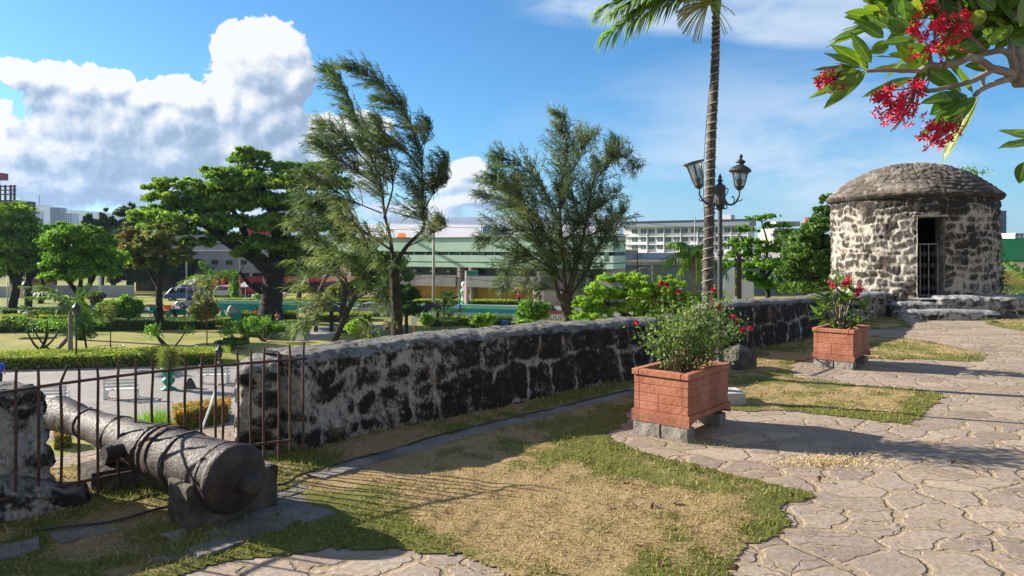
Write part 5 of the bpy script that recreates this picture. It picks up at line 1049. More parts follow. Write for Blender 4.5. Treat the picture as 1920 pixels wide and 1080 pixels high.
blobtree('feathery_tree', 'open feathery tree with thin branches between the lamp post and the tower', 34, [(1440, 640, .14), (1440, 560, .12), (1430, 510, .1)], [[(1435, 520, .08), (1405, 470, .05), (1385, 440, .03)], [(1432, 515, .08), (1440, 460, .05), (1430, 415, .03)], [(1436, 520, .08), (1470, 470, .05), (1480, 435, .03)]],
 [(1415, 412, 18, 5), (1440, 408, 18, 5), (1395, 432, 20, 7), (1455, 425, 24, 7), (1478, 440, 20, 8), (1380, 460, 22, 9), (1420, 455, 24, 9), (1400, 480, 28, 10), (1450, 470, 26, 12), (1375, 500, 26, 12), (1430, 500, 34, 14), (1465, 500, 20, 18), (1400, 525, 30, 12), (1440, 535, 30, 14), (1470, 545, 16, 14), (1380, 545, 16, 12)], 'broad_leaf', 17000, .11, 'bark_dark', 12, flat=.7, fill=.05, kk=30)
for i, (x, y, rx, ry, D, nm, lm_, nn) in enumerate(((1002, 583, 30, 20, 47, 'rounded weeping shrub with glossy leaves before the red car', 'broad_leaf', 6000), (905, 600, 24, 12, 50, 'dark low shrub beside the blue bin', 'rain_leaf', 3500), (672, 612, 22, 14, 46, 'bright green low shrub beside the dark wooden shelter', 'lime_leaf', 2500), (985, 606, 14, 6, 46, 'pale ferny shrub left of the weeping shrub', 'lime_leaf', 1200), (470, 610, 34, 16, 58, 'round green bush left of the rain tree foot', 'rain_leaf', 4500), (440, 640, 30, 6, 50, 'small grey green bush at the lawn edge', 'hedge_dark', 1500), (500, 615, 24, 14, 56, 'light green frangipani bush before the rain tree foot', 'broad_leaf', 2500), (385, 575, 30, 24, 62, 'sparse yellow green bush beside the teal wall', 'ochre_leaf', 3000), (240, 575, 26, 20, 62, 'light green small tree left of the yellowing tree', 'broad_leaf', 3000), (205, 580, 22, 18, 62, 'small green tree beside the brown kiosk', 'rain_leaf', 2500), (180, 560, 16, 10, 70, 'pinkish magenta flowering shrub by the hoarding', 'magenta_leaf', 1500), (735, 610, 16, 10, 52, 'pink purple flowering shrub behind the casuarina trunk', 'magenta_leaf', 1200), (28, 604, 26, 10, 57, 'low clipped bush near the left lamp', 'hedge_dark', 2500), (440, 540, 10, 26, 100, 'green clipped column bush before the shops', 'broad_leaf', 1200), (493, 560, 16, 12, 85, 'yellow green bush against the rain tree trunk', 'broad_leaf', 1200), (640, 545, 30, 16, 78, 'pale bush behind the leaning pole', 'ochre_leaf', 2200), (1335, 560, 20, 12, 30, 'green bush behind the slender palm', 'rain_leaf', 1500), (800, 600, 12, 12, 45, 'small green bush with broad leaves by the tiered tree', 'rain_leaf', 900))):
    b = P(x, y, D); m0 = thing('shrub', nm, 'shrub', (b[0], b[1], max(PARK, b[2]-ry*D/F*1.3))); r = rng(60+i); s = D/F; m = M(); k = 30
    cc = b+unit(r.normal(size=(k, 3)))*r.uniform(.4, .95, (k, 1))*np.array((rx, rx*.8, ry))*s; pos = (cc[:, None]+r.normal(size=(k, nn//k, 3))*np.array((rx*.16, rx*.16, ry*.16))*s).reshape(-1, 3); m.leaf(pos, .0045*D, .0025*D, r, up=1.); m.build('foliage', lm_, m0)
    m = M(); o = ORG[m0.name]
    for j in range(6): m.tube(bez(o-np.array((0, 0, min(.4, o[2]-PARK+.1))), (o+cc[j])/2, cc[j], 5), .02, 4)
    m.build('stem', 'bark', m0)

# casuarinas: feathery, combed by the wind towards the left
def casuarina(label, D, limbs, seed, tw, L0, wind, nper=60, thin=.03, lm='needle', start=.25, needle=.42, twr=.016):
    r = rng(seed); b = P(limbs[0][0][0], limbs[0][0][1], D); b[2] = PARK; t = thing('casuarina_tree', label, 'tree', b, 'casuarina trees behind the long parapet'); m = M(); cr = M(); wind = np.array(wind)
    for li, l in enumerate(limbs):
        pts = [P(a, b_, D) for a, b_, c_ in l]
        if li == 0: pts[0] = b-np.array((0, 0, .2))
        dd = 0 if li == 0 else r.uniform(-1, 1)*.35*np.linalg.norm(pts[-1]-pts[0])
        pts = [p+np.array((0, dd*i/(len(pts)-1), 0)) for i, p in enumerate(pts)]; k = 10*len(pts); sp = spline(pts, k); rd = np.interp(np.linspace(0, 1, k), np.linspace(0, 1, len(l)), [c_ for _, _, c_ in l])
        m.tube(sp, rd*(1 if li == 0 else .55), 10 if rd[0] > .1 else 6, wob=.10, seed=seed+li)
        if li == 0: continue
        tt = unit(np.gradient(sp, axis=0)); LL = np.linalg.norm(np.diff(sp, axis=0), axis=1).sum(); nt = int(tw*LL*2.2)
        for j in range(nt):
            f = start+(1-start)*r.random()**1.0; i0 = f*(k-1); p0 = np.array([np.interp(i0, range(k), sp[:, q]) for q in range(3)]); tg = tt[int(i0)]
            d = unit(tg*.9+unit(r.normal(size=3))*.95+np.array((0, 0, .1))); L = L0*r.uniform(.35, 1.1)*(1.15-.88*f)*min(1, .35+LL/6)
            q1 = p0+d*L*.55; q2 = q1+unit(d*.5+wind)*L*.6; tb = bez(p0, q1, q2, 8); m.tube(tb, np.linspace(twr, .004, 8), 4, cap=False)
            nn = int(nper*1.35*L/L0); kk_ = r.uniform(.6, 7, nn); pos = np.stack([np.interp(kk_, range(8), tb[:, q]) for q in range(3)], 1)+r.normal(size=(nn, 3))*.03
            td = unit(q2-p0); dirs = unit(td*.55+wind*.95+r.normal(size=(nn, 3))*.45+np.array((0, 0, -.18))); ln = needle*r.uniform(.6, 1.3, nn)[:, None]
            nv = unit(np.cross(dirs, r.normal(size=(nn, 3))))*thin/2; mid_ = pos+dirs*ln*.5+np.array((0, 0, .02)); e_ = pos+dirs*ln+np.array((0, 0, -.05))
            v = np.stack([pos-nv*.5, pos+nv*.5, mid_+nv, mid_-nv, e_], 1).reshape(-1, 3); i5 = np.arange(nn)[:, None]*5; cr.add(v, i5+np.array([0, 1, 2, 3]), i5+np.array([3, 2, 4]))
    m.build('trunk', 'bark_dark' if seed != 9 else 'bark', t, smooth=True); cr.build('crown', lm, t); return t
casuarina('tall casuarina bent left by the wind, its two tops against the clouds', 30,
 [[(748, 680, .30), (744, 600, .24), (741, 540, .22), (739, 498, .22)],
  [(739, 500, .20), (762, 462, .15), (793, 428, .12), (790, 395, .09), (789, 313, .07), (778, 262, .055), (755, 205, .04), (715, 160, .028), (672, 128, .016), (646, 117, .008)],
  [(739, 500, .18), (728, 440, .13), (716, 400, .11), (706, 340, .09), (690, 300, .07), (668, 250, .05), (650, 205, .035), (622, 150, .02), (597, 112, .010), (583, 98, .006)],
  [(720, 410, .09), (735, 350, .06), (728, 300, .045), (715, 250, .03), (700, 215, .012)], [(792, 400, .06), (812, 360, .04), (830, 320, .03), (838, 290, .012)], [(790, 360, .05), (818, 345, .03), (845, 330, .015)], [(760, 465, .06), (800, 445, .035), (825, 425, .02), (842, 418, .008)],
  [(706, 345, .06), (665, 320, .04), (625, 290, .03), (590, 258, .012)], [(700, 320, .05), (660, 275, .035), (620, 245, .02), (592, 225, .01)], [(716, 400, .06), (670, 380, .04), (620, 350, .03), (585, 330, .012)], [(735, 470, .10), (690, 440, .07), (640, 410, .05), (590, 385, .03), (556, 375, .015)],
  [(789, 320, .05), (765, 290, .035), (735, 270, .02), (715, 262, .01)], [(755, 210, .03), (735, 195, .02), (705, 185, .008)], [(780, 290, .04), (800, 255, .025), (805, 225, .01)], [(738, 490, .09), (705, 470, .06), (672, 455, .05), (640, 450, .03)]], 7, 8.5, 2.2, (-.74, 0, .24), nper=46, thin=.027, lm='needle_dark', needle=.34)
casuarina('lower casuarina with drooping yellow green sprays left of the tall one', 27,
 [[(600, 760, .16), (612, 690, .13), (640, 610, .11), (670, 545, .09)],
  [(670, 548, .08), (690, 500, .06), (690, 460, .045), (670, 420, .03), (640, 400, .015)], [(665, 555, .07), (635, 510, .05), (600, 470, .035), (565, 430, .02), (545, 405, .01)], [(655, 580, .06), (610, 560, .04), (575, 540, .03), (545, 520, .012)], [(660, 565, .07), (700, 545, .05), (725, 560, .03), (735, 600, .012)], [(650, 590, .05), (680, 600, .04), (700, 620, .025), (690, 640, .01)], [(640, 612, .05), (600, 600, .03), (570, 610, .02), (548, 625, .01)], [(690, 480, .04), (720, 450, .03), (728, 420, .012)], [(680, 500, .05), (650, 480, .03), (610, 500, .02), (580, 505, .01)], [(690, 520, .04), (720, 510, .03), (740, 500, .012)]], 8, 4.4, 1.9, (-.5, 0, -.15), nper=46, thin=.024, lm='needle', start=.1, needle=.34)
casuarina('bushy upright casuarina before the mint green building', 33,
 [[(1068, 690, .40), (1067, 620, .33), (1064, 575, .30), (1058, 550, .30)],
  [(1050, 560, .2), (1035, 510, .15), (1010, 450, .10), (985, 400, .07), (955, 375, .05), (915, 362, .02), (895, 360, .01)], [(1060, 550, .2), (1055, 480, .15), (1048, 400, .11), (1050, 340, .08), (1060, 290, .05), (1050, 255, .03), (1044, 232, .012)], [(1066, 550, .2), (1085, 480, .14), (1100, 400, .1), (1110, 340, .07), (1130, 310, .045), (1160, 300, .03), (1185, 318, .012)],
  [(1070, 555, .15), (1105, 500, .1), (1130, 450, .07), (1160, 410, .04), (1172, 395, .012)], [(1048, 420, .08), (1020, 360, .06), (990, 320, .04), (955, 300, .02), (935, 295, .01)], [(1050, 350, .06), (1085, 300, .045), (1095, 270, .03), (1120, 248, .01)], [(1110, 350, .05), (1130, 320, .04), (1155, 285, .02), (1162, 268, .008)], [(1100, 400, .07), (1135, 380, .05), (1165, 355, .02)], [(1010, 450, .07), (970, 430, .05), (930, 440, .03), (900, 450, .012)], [(1030, 500, .08), (990, 480, .05), (955, 500, .03), (942, 545, .012)], [(1040, 520, .08), (1010, 500, .05), (990, 520, .03), (985, 540, .012)], [(1080, 500, .08), (1110, 520, .05), (1130, 500, .02)],
  [(1020, 470, .07), (975, 380, .05), (945, 340, .03), (920, 330, .012)], [(1055, 470, .09), (1020, 430, .06), (1000, 370, .04), (975, 330, .02)], [(1060, 540, .08), (1040, 500, .06), (1030, 440, .03)], [(1064, 540, .08), (1075, 490, .06), (1070, 430, .03)], [(1066, 540, .08), (1100, 540, .05), (1120, 560, .02)], [(1056, 545, .08), (1020, 540, .05), (1005, 560, .02)], [(1060, 450, .08), (1085, 420, .05), (1075, 360, .03), (1070, 320, .012)], [(1090, 450, .08), (1130, 430, .05), (1150, 440, .03), (1160, 455, .012)]], 9, 6.8, 2.0, (-.30, 0, .18), nper=50, thin=.028, lm='needle_dark', needle=.36, start=.12)

# hedges
def hedge(px4, z, label, lm='hedge_leaf', n=4000, ls=.10, name='hedge', core='bush_core'):
    """px4: four ground corners, picture units"""
    q = np.array([K(*p)[:2] for p in px4]); m = M(); qq = q.mean(0)+(q-q.mean(0))*.93; m.prism(qq, PARK, PARK+z*.9); t = thing(name, label, 'hedge', (*q.mean(0), PARK)); m.build('branches', core, t)
    r = rng(len(label)); u, w_ = r.random(n), r.random(n); a = (q[0]*(1-u[:, None])+q[1]*u[:, None]); b = (q[3]*(1-u[:, None])+q[2]*u[:, None]); L1 = np.linalg.norm(q[1]-q[0]); L2 = max(np.linalg.norm(q[3]-q[0]), .2)
    side = r.random(n) < z/(z+L2*.5); zz = np.where(side, r.random(n)**.7*z, z)+r.normal(size=n)*.035; w_ = np.where(side, (r.random(n) < .25)*1., w_)
    xy = a*(1-w_[:, None])+b*w_[:, None]+r.normal(size=(n, 2))*.04; zz = zz+(fbm(np.c_[xy, 0*zz], .8, 3)-.5)*.22*z
    m = M(); m.leaf(np.c_[xy, PARK+zz], ls, ls*.6, r, up=1); return m.build('leaves', lm, t)
mat('bush_core', (.03, .05, .012), .9)
hedge([(-200, 700), (430, 684), (430, 672), (-200, 684)], .75, 'long clipped yellow green hedge between the plaza and the lawn', n=16000, ls=.11)
hedge([(-80, 625), (420, 617), (420, 611), (-80, 618)], .8, 'long dark green hedge on the far side of the lawn', 'hedge_dark', 7000, .15)
hedge([(0, 606), (130, 604), (130, 600), (0, 601)], .6, 'low bright hedge strip before the left beds', n=2500, ls=.15); hedge([(60, 596), (132, 594), (132, 590), (60, 591)], .6, 'second low hedge strip deeper in the left beds', n=2000, ls=.16)
hedge([(0, 617), (75, 613), (75, 605), (0, 609)], .5, 'bed of pinkish low plants behind the dark hedge', 'pink_leaf', 2500, .14); hedge([(160, 606), (260, 604), (260, 598), (160, 599)], .5, 'bed of yellow orange plants beside the brown kiosk', 'croton_leaf', 2500, .14)
hedge([(400, 568), (1000, 572), (1000, 569), (400, 566)], .5, 'long green hedge strip in the street divider', n=9000, ls=.22)
hedge([(880, 618), (960, 616), (960, 605), (880, 607)], .7, 'dark hedge beside the blue bin', 'hedge_dark', 2500, .15); hedge([(800, 612), (880, 610), (880, 603), (800, 604)], .6, 'low hedge before the tiered tree', 'hedge_leaf', 2000, .15)
hedge([(590, 604), (700, 602), (700, 597), (590, 598)], .7, 'low olive hedge behind the dark wooden shelter', 'hedge_leaf', 2500, .16)
hedge([(420, 624), (560, 622), (560, 612), (420, 614)], .5, 'bed of dark ground plants round the rain tree', 'hedge_dark', 3500, .18)
hedge([(150, 613), (260, 612), (260, 607), (150, 608)], .5, 'short olive hedge before the brown kiosk', 'hedge_leaf', 2500, .13); hedge([(300, 611), (430, 609), (430, 604), (300, 606)], .55, 'yellow green hedge strip before the green chairs', 'hedge_leaf', 3500, .14)
hedge([(0, 594), (120, 592), (120, 588), (0, 589)], .7, 'dark hedge at the back of the left beds', 'hedge_dark', 2500, .17); hedge([(430, 600), (560, 598), (560, 594), (430, 595)], .6, 'yellowish hedge beside the rain tree before the teal wall', 'hedge_leaf', 3000, .16)
hedge([(60, 622), (200, 619), (200, 615), (60, 618)], .45, 'bed of bright lime ground plants along the dark hedge', 'lime_leaf', 3000, .13)
hedge([(325, 812), (432, 792), (432, 776), (325, 793)], .75, 'clump of orange and green croton at the foot of the rampart', 'croton_leaf', 5000, .09)
hedge([(100, 845), (135, 840), (135, 830), (100, 834)], .5, 'small orange croton clump seen under the cannon muzzle', 'croton_leaf', 900, .08)
sheet('garden_lawn', [(60, 900), (440, 850), (440, 806), (300, 806), (100, 842), (60, 860)], .014, 'park_ground')
r = rng(91); b = K(285, 800); t = thing('fern', 'spiky light green fern bush at the foot of the rampart', 'plant', b); m = M(); v = []
for i in range(500):
    d = unit(r.normal(size=3)*(1, 1, .6)+(0, 0, .9)); L = r.uniform(.4, 1.1); s0 = b+r.normal(size=3)*(.3, .3, 0); wv = unit(np.cross(d, (0, 1, .2)))*.02; v += [s0-wv, s0+wv, s0+d*L]
m.add(np.array(v), t=np.arange(len(v)).reshape(-1, 3)); m.build('fronds', 'lime_leaf', t)

# ---- furniture of the park
def bench(loc, rz, label):
    t = thing('park_bench', label, 'bench', (0, 0, 0), 'white benches on the plaza'); 
    for z, y in ((.44, -.02), (.44, .13), (.445, .28)): m = M(); m.box((0, -y, z), (1.5, .11, .035)); m.build('seat_slat', 'white_paint', t, bev=.006)
    for z, y in ((.60, .06), (.76, .10), (.91, .13)): m = M(); m.box((0, y, z), (1.5, .035, .11)); m.build('back_slat', 'white_paint', t, bev=.006)
    for s_ in (-1, 1):
        x = s_*.66; m = M(); m.box((x, -.28, .22), (.10, .10, .44)); m.box((x, .04, .2), (.10, .12, .40)); m.box((x, -.12, .41), (.095, .42, .05)); m.bar((x, .06, .40), (x, .17, 1.0), .09, .07); m.bar((x, -.34, .62), (x, .10, .64), .09, .05); m.bar((x, -.30, .44), (x, -.32, .61), .08, .05); m.box((x, -.30, .03), (.13, .18, .06)); m.box((x, .05, .03), (.13, .18, .06))
        m.build('end_frame', 'white_paint', t, bev=.012)
    t.location = loc; t.rotation_euler = (0, 0, rz); return t
bk = K(226, 748); bench(bk, R(192), 'white slatted bench in the middle of the plaza, left of the green urn')
for px, py, rz_, lb in ((92, 764, R(192), 'white slatted bench partly hidden behind the cannon muzzle'), (402, 719, R(190), 'white slatted bench beside the near end of the parapet')):
    c_ = copy_tree(bpy.data.objects[[o.name for o in bpy.data.objects if o.name.startswith('park_bench')][0]], loc=K(px, py), rz=rz_, label=lb)
b = K(316, 731); t = thing('urn_planter', 'tall green pedestal urn holding a bushy plant on the plaza', 'planter', b)
m = M(); m.lathe([(.0, 0), (.36, 0), (.36, .08), (.2, .14), (.13, .22), (.20, .30), (.30, .42), (.30, .52), (.18, .62), (.16, .68), (.26, .78), (.34, .95), (.36, 1.05), (.36, 1.12), (.28, 1.12), (.26, 1.02), (0, 1.0)], b, 20); m.build('urn', 'green_paint', t, smooth=True)
m = M(); r = rng(5); v = []
for i in range(1600):
    s0 = b+np.array((0, 0, r.uniform(1.1, 2.1)))+r.normal(size=3)*(.18, .18, .05); d = unit(r.normal(size=3)+(0, 0, -.1)); L = r.uniform(.2, .5); wv = unit(np.cross(d, (0, 1, .2)))*.012; v += [s0-wv, s0+wv, s0+d*L+(0, 0, -.1)]
m.add(np.array(v), t=np.arange(len(v)).reshape(-1, 3)); m.build('plant', 'ochre_leaf', t); m = M(); m.tube([b+(0, 0, 1.0), b+(0, 0, 2.0)], .05, 6); m.build('stem', 'bark', t)
m = M(); b = K(356, 728); m.lathe([(0, .55), (.1, .5), (.22, .3), (.3, .1), (.33, 0)], b, 10); rough_mesh(m, .07, 2.2); m.build('boulder', 'dark_stone', label='small dark boulder standing on the plaza beside the green urn', cat='rock')
def park_lamp(px, py, h, label, D=None):
    b = K(px, py); t = thing('park_lamp', label, 'lamp post', b, 'dark lamp posts in the park'); m = M(); m.lathe([(.12, 0), (.12, .3), (.06, .4), (.05, h-.5), (.03, h-.45)], b, 8); m.build('pole', 'black_iron', t)
    m = M(); m.lathe([(.05, h-.45), (.16, h-.40), (.22, h-.05), (.26, h-.02), (.12, h+.12), (.03, h+.3), (0, h+.32)], b, 8); m.build('lantern', 'black_iron', t); m = M(); m.lathe([(.165, h-.38), (.212, h-.08)], b, 8); m.build('glass', 'lamp_glass', t)
park_lamp(143, 690, 3.6, 'dark park lamp with a lantern beside the small palm trunk'); park_lamp(47, 620, 4.0, 'dark park lamp before the left garden beds'); park_lamp(411, 690, 1.1, 'short dark bollard lamp at the right end of the hedge'); park_lamp(832, 640, 3.0, 'dark park lamp beside the tiered tree'); park_lamp(292, 620, 1.6, 'short dark lamp at the far hedge under the yellowing tree')
def ring_fence(px, py, rr, label):
    b = K(px, py); m = M(); t = thing('tree_guard', label, 'guard', b, 'green round guards of the lawn saplings'); an = np.linspace(0, 2*np.pi, 17)
    for z in (.08, .25, .42): m.tube(np.stack([b[0]+rr*np.cos(an), b[1]+rr*np.sin(an), b[2]+z+0*an], 1), .018, 4, cap=False)
    for a in an[:-1]: m.bar((b[0]+rr*math.cos(a), b[1]+rr*math.sin(a), b[2]), (b[0]+rr*math.cos(a), b[1]+rr*math.sin(a), b[2]+.45), .025)
    m.build('ring', 'green_paint', t)
ring_fence(205, 662, .95, 'green round guard of the lawn sapling near the small palm'); ring_fence(390, 658, .85, 'green round guard of the sapling at the right of the lawn')
def sapling(px, py, h, label, lm, n, cw, seed, bare=0):
    b = K(px, py); t = thing('sapling', label, 'tree', b); r = rng(seed); m = M(); top = b+(0, 0, h); m.tube([b, b+(r.normal()*.05, 0, h*.5), top], [.04, .035, .02], 5); cr = M()
    for i in range(9): q = top+unit(r.normal(size=3))*cw*r.uniform(.4, 1)-(0, 0, cw*.3); m.tube(bez(b+(0, 0, h*r.uniform(.4, .9)), (top+q)/2-(0, 0, .1), q, 6), .014, 4); cr.leaf(q+r.normal(size=(n//9, 3))*cw*.28, .15, .07, r)
    m.build('trunk', 'bark', t); cr.build('crown', lm, t)
sapling(207, 662, 3.0, 'thin sapling standing in the left green guard', 'ochre_leaf', 300, .5, 1); sapling(388, 658, 4.6, 'thin tall sapling standing in the right green guard', 'ochre_leaf', 500, .9, 2)
for px, py, sc, lb, sd_ in ((320, 655, 1.0, 'small crooked bare frangipani with pale leaf tufts on the lawn', 3), (100, 660, 1.15, 'dark crooked frangipani leaning over the lawn by the palm', 4), (75, 655, 1.2, 'low crooked frangipani at the left of the lawn', 5), (450, 648, .8, 'small frangipani with pale leaves at the lawn corner', 6), (495, 640, .9, 'pale leaved frangipani beside the rain tree bed', 7)):
    b = K(px, py); r = rng(sd_*13); t = thing('crooked_frangipani', lb, 'tree', b); m = M(); cr = M()
    for j in range(5):
        an = r.uniform(0, 2*np.pi); e_ = b+np.array((math.cos(an)*1.2, math.sin(an)*.7, r.uniform(1.0, 1.9)))*sc; md = b+np.array((math.cos(an)*.7, math.sin(an)*.4, .35))*sc; md = md+r.normal(size=3)*.15; m.tube(bez(b, md, e_, 10), np.linspace(.08, .035, 10)*sc, 6)
        cr.leaf(e_+r.normal(size=(70, 3))*(.28, .28, .16)*sc, .26, .09, r, up=.8)
    m.build('trunk', 'bark', t, smooth=True); cr.build('crown', 'broad_leaf' if sd_ != 4 else 'dark_leaf', t)
# palms of the park
def palm_tree(px, py, topy, D, label, L, nf, ll, lm='palm_leaf', rad=.12, wind=(-.3, 0, -.1), seed=0, dx=0, wd=.07, bark='bark_grey', name='palm_tree'):
    b = P(px, py, D); b[2] = max(b[2], PARK) if D > 14 else b[2]
    if D > 14: b[2] = PARK
    r = rng(seed); t = thing(name, label, 'palm', b); tp_ = P(px+dx, topy, D); m = M(); m.tube(spline([b, (b+tp_)/2+(dx*.2*D/F, 0, 0), tp_], 14), np.linspace(rad*1.3, rad*.7, 14), 8, wob=.05); m.build('trunk', bark, t, smooth=True)
    for i in range(nf):
        an = i*2*np.pi/nf+r.uniform(-.2, .2); el = r.uniform(.1, 1.1); m = M(); frond(m, tp_, (math.cos(an), math.sin(an), el), L*r.uniform(.85, 1.1), .45*(1.3-el), 26, ll, r=r, wind=wind, wd=wd); m.build('frond', lm, t)
palm_tree(132, 690, 572, 44, 'small palm with bright wind blown fronds at the lawn edge', 2.7, 11, .7, rad=.13, wind=(-.5, 0, -.2), seed=1); palm_tree(396, 592, 520, 74, 'palm with a straight grey trunk before the shops', 3.2, 11, .8, rad=.2, seed=2, wd=.10)
palm_tree(1300, 700, 478, 27, 'bushy foxtail palm behind the slender palm trunk', 1.5, 12, .5, seed=3, wind=(-.3, 0, -.7), wd=.05); palm_tree(70, 610, 590, 60, 'small young palm among the left garden beds', 1.6, 9, .5, seed=4, wd=.08)
palm_tree(1975, 640, 560, 24, 'palm fronds rising behind the parapet at the right edge', 2.1, 12, .55, seed=5, wd=.05, wind=(-.2, 0, .1))
# tiered tree, wooden shelters
b = K(843, 640); t = thing('tiered_tree', 'small dark araucaria with tiers of upturned branches', 'tree', b); m = M(); m.tube([b, b+(-.1, 0, 2.0), b+(-.25, 0, 3.7)], [.07, .055, .02], 6); m.build('trunk', 'bark_dark', t); cr = M(); r = rng(4)
for z, rr in ((1.5, 1.2), (2.1, 1.2), (2.7, 1.0), (3.2, .8), (3.6, .5)):
    for k in range(9): an = k*.7+z; e_ = b+np.array((math.cos(an)*rr-.1, math.sin(an)*rr, z+.3*rr)); bz = bez(b+(-.1, 0, z), (b+(-.1, 0, z)+e_)/2-(0, 0, .12), e_, 8); p_ = bz[r.integers(1, 8, 60)]; cr.leaf(p_+r.normal(size=(60, 3))*.06, .16, .05, r, d=(0, 0, .6))
cr.build('crown', 'dark_leaf', t)
b = K(180, 690)*0+K(163, 662); t = thing('cone_tree', 'small dark pointed conifer leaning beside the palm on the lawn', 'tree', b); m = M(); m.tube([b, b+(-.25, 0, 2), b+(-.5, 0, 4.2)], [.08, .06, .02], 6); m.build('trunk', 'bark_dark', t); m = M(); r = rng(9); zz_ = r.uniform(1.0, 4.4, 2600); rr = (4.5-zz_)*.22*r.random(2600)**.5; an = r.uniform(0, 6.28, 2600); m.leaf(np.stack([b[0]-zz_*.12+rr*np.cos(an), b[1]+rr*np.sin(an), b[2]+zz_], 1), .2, .07, r, d=(0, 0, .5)); m.build('crown', 'dark_leaf', t)
def shelter(px, py, w_, h, label, rz=0.):
    b = K(px, py); t = thing('wooden_shelter', label, 'shelter', b, 'dark wooden shelters in the garden')
    for sx2 in (-1, 1): m = M(); m.box((b[0]+sx2*w_*.22, b[1], b[2]+h*.36), (.28, .3, h*.72)); m.build('post', 'dark_wood', t)
    m = M(); x = w_/2; z0 = b[2]+h*.70; y = .9
    v = np.array([(-x, -y, 0), (x, -y, 0), (x, y, 0), (-x, y, 0), (-x*.35, 0, h*.30), (x*.35, 0, h*.30)])+(b[0], b[1], z0); m.add(v, [[0, 1, 5, 4], [2, 3, 4, 5], [0, 3, 2, 1]], [[1, 2, 5], [3, 0, 4]]); m.build('roof', 'dark_wood', t)
shelter(607, 622, 3.0, 2.5, 'dark wooden shelter with two thick posts and a pitched roof'); shelter(662, 624, 2.2, 1.5, 'lower dark shelter with a blue sheet beside the taller one'); shelter(810, 612, 2.4, 2.2, 'small dark pointed roof shelter with yellow base by the concrete pole')
m = M(); b = K(226, 604); m.box(b+(0, 0, .6), (1.1, .6, 1.2)); m.build('brown_kiosk', 'dark_wood', label='small brown box kiosk behind the dark hedge', cat='kiosk', bev=.03)
# green garden chairs and benches
def gchair(px, py, rz, label, mt='green_paint', w_=1.1):
    b = K(px, py); t = thing('garden_chair', label, 'chair', b, 'green garden chairs near the path')
    a = math.cos(rz); c_ = math.sin(rz)
    def rt(p): return (b[0]+p[0]*a-p[1]*c_, b[1]+p[0]*c_+p[1]*a, b[2]+p[2])
    m = M(); m.box(rt((0, 0, .45)), (w_, .5, .06), rz=rz); m.build('seat', mt, t); m = M(); m.bar(rt((-w_/2, .25, .75)), rt((w_/2, .25, .75)), .05, .5); m.build('backrest', mt, t)
    for s_ in (-1, 1): m = M(); m.box(rt((s_*w_*.42, 0, .22)), (.07, .45, .44), rz=rz); m.build('leg', mt, t)
for px, py, rz_, lb in ((291, 592, .4, 'green slatted chair left of the orange one'), (322, 598, -.3, 'green slatted chair right of the orange one'), (337, 598, .2, 'outermost green slatted chair on the right of the path'), (362, 602, .1, 'pale green low chair among yellow shrubs'), (253, 596, .2, 'light green chair left of the path'), (177, 580, .1, 'bright green chair with a white table among the beds')): gchair(px, py, rz_, lb)
gchair(313, 590, .1, 'orange garden chair on the path under the yellowing tree', 'orange_cloth', .8)
b = K(432, 606); t = thing('green_sculpture', 'green leaf shaped garden sculpture with a blue grey figure left of the rain tree', 'sculpture', b)
for s_ in (-1, 1):
    m = M(); v = [(0, 0, 0), (s_*.8, .1, .1), (s_*1.0, .1, .8), (s_*.85, .1, 1.35), (s_*.45, 0, .75), (0, 0, .45)]; v = np.array(v)+b; vb = v+(0, .18, 0); m.add(np.vstack([v, vb]), [[i, (i+1) % 6, 6+(i+1) % 6, 6+i] for i in range(6)]+[[0, 1, 2, 3], [0, 3, 4, 5], [6, 9, 8, 7], [6, 11, 10, 9]]); m.build('wing', 'teal_paint', t)
m = M(); m.lathe([(0, .5), (.25, .6), (.42, .95), (.38, 1.35), (.22, 1.6), (0, 1.7)], b+(0, .3, 0), 12); mat('slate_paint', (.10, .15, .22), .6, (.5, .5, .5), 2); m.build('figure', 'slate_paint', t, smooth=True)
m = M(); b = K(946, 622); m.lathe([(.0, .98), (.28, .96), (.32, .9), (.30, .85), (.26, 0)], b, 12); m.build('blue_bin', 'blue_paint', label='bright blue bin standing behind the parapet', cat='bin'); MT['blue_paint'].node_tree
t = thing('sign_board', 'small white notice board on an orange post by the casuarina trunk', 'sign', K(776, 640)); b = ORG[t.name]; m = M(); m.bar(b, b+(0, 0, 1.2), .09); m.build('post', 'orange_cloth', t); m = M(); m.box(b+(0, 0, 1.5), (.42, .05, .62)); m.build('board', 'white_paint', t)
m = M(); a_ = K(560, 660); m.tube([P(557, 636, 34), P(590, 560, 34), P(618, 500, 34)], .035, 6); m.build('leaning_pole', 'bark_grey', label='thin pale leaning pole with a small pennant in the lower casuarina', cat='pole')
m = M(); v = np.array([P(553, 640, 33.9), P(570, 637, 33.9), P(562, 612, 33.9), P(566, 600, 33.9)]); m.add(v, None, [[0, 1, 2], [2, 1, 3]]); m.add(v+(0, .01, 0), None, [[0, 2, 1], [2, 3, 1]]); m.build('pennant', 'white_cloth', label='faded whitish pennant hanging from the leaning pole', cat='flag')
# rope / prop pole in the gap
m = M(); m.tube([P(376, 812, 24), P(395, 760, 25), P(408, 720, 26)], .045, 6); m.build('prop_pole', 'white_paint', label='thin white slanting pole beyond the fence near the parapet end', cat='pole')
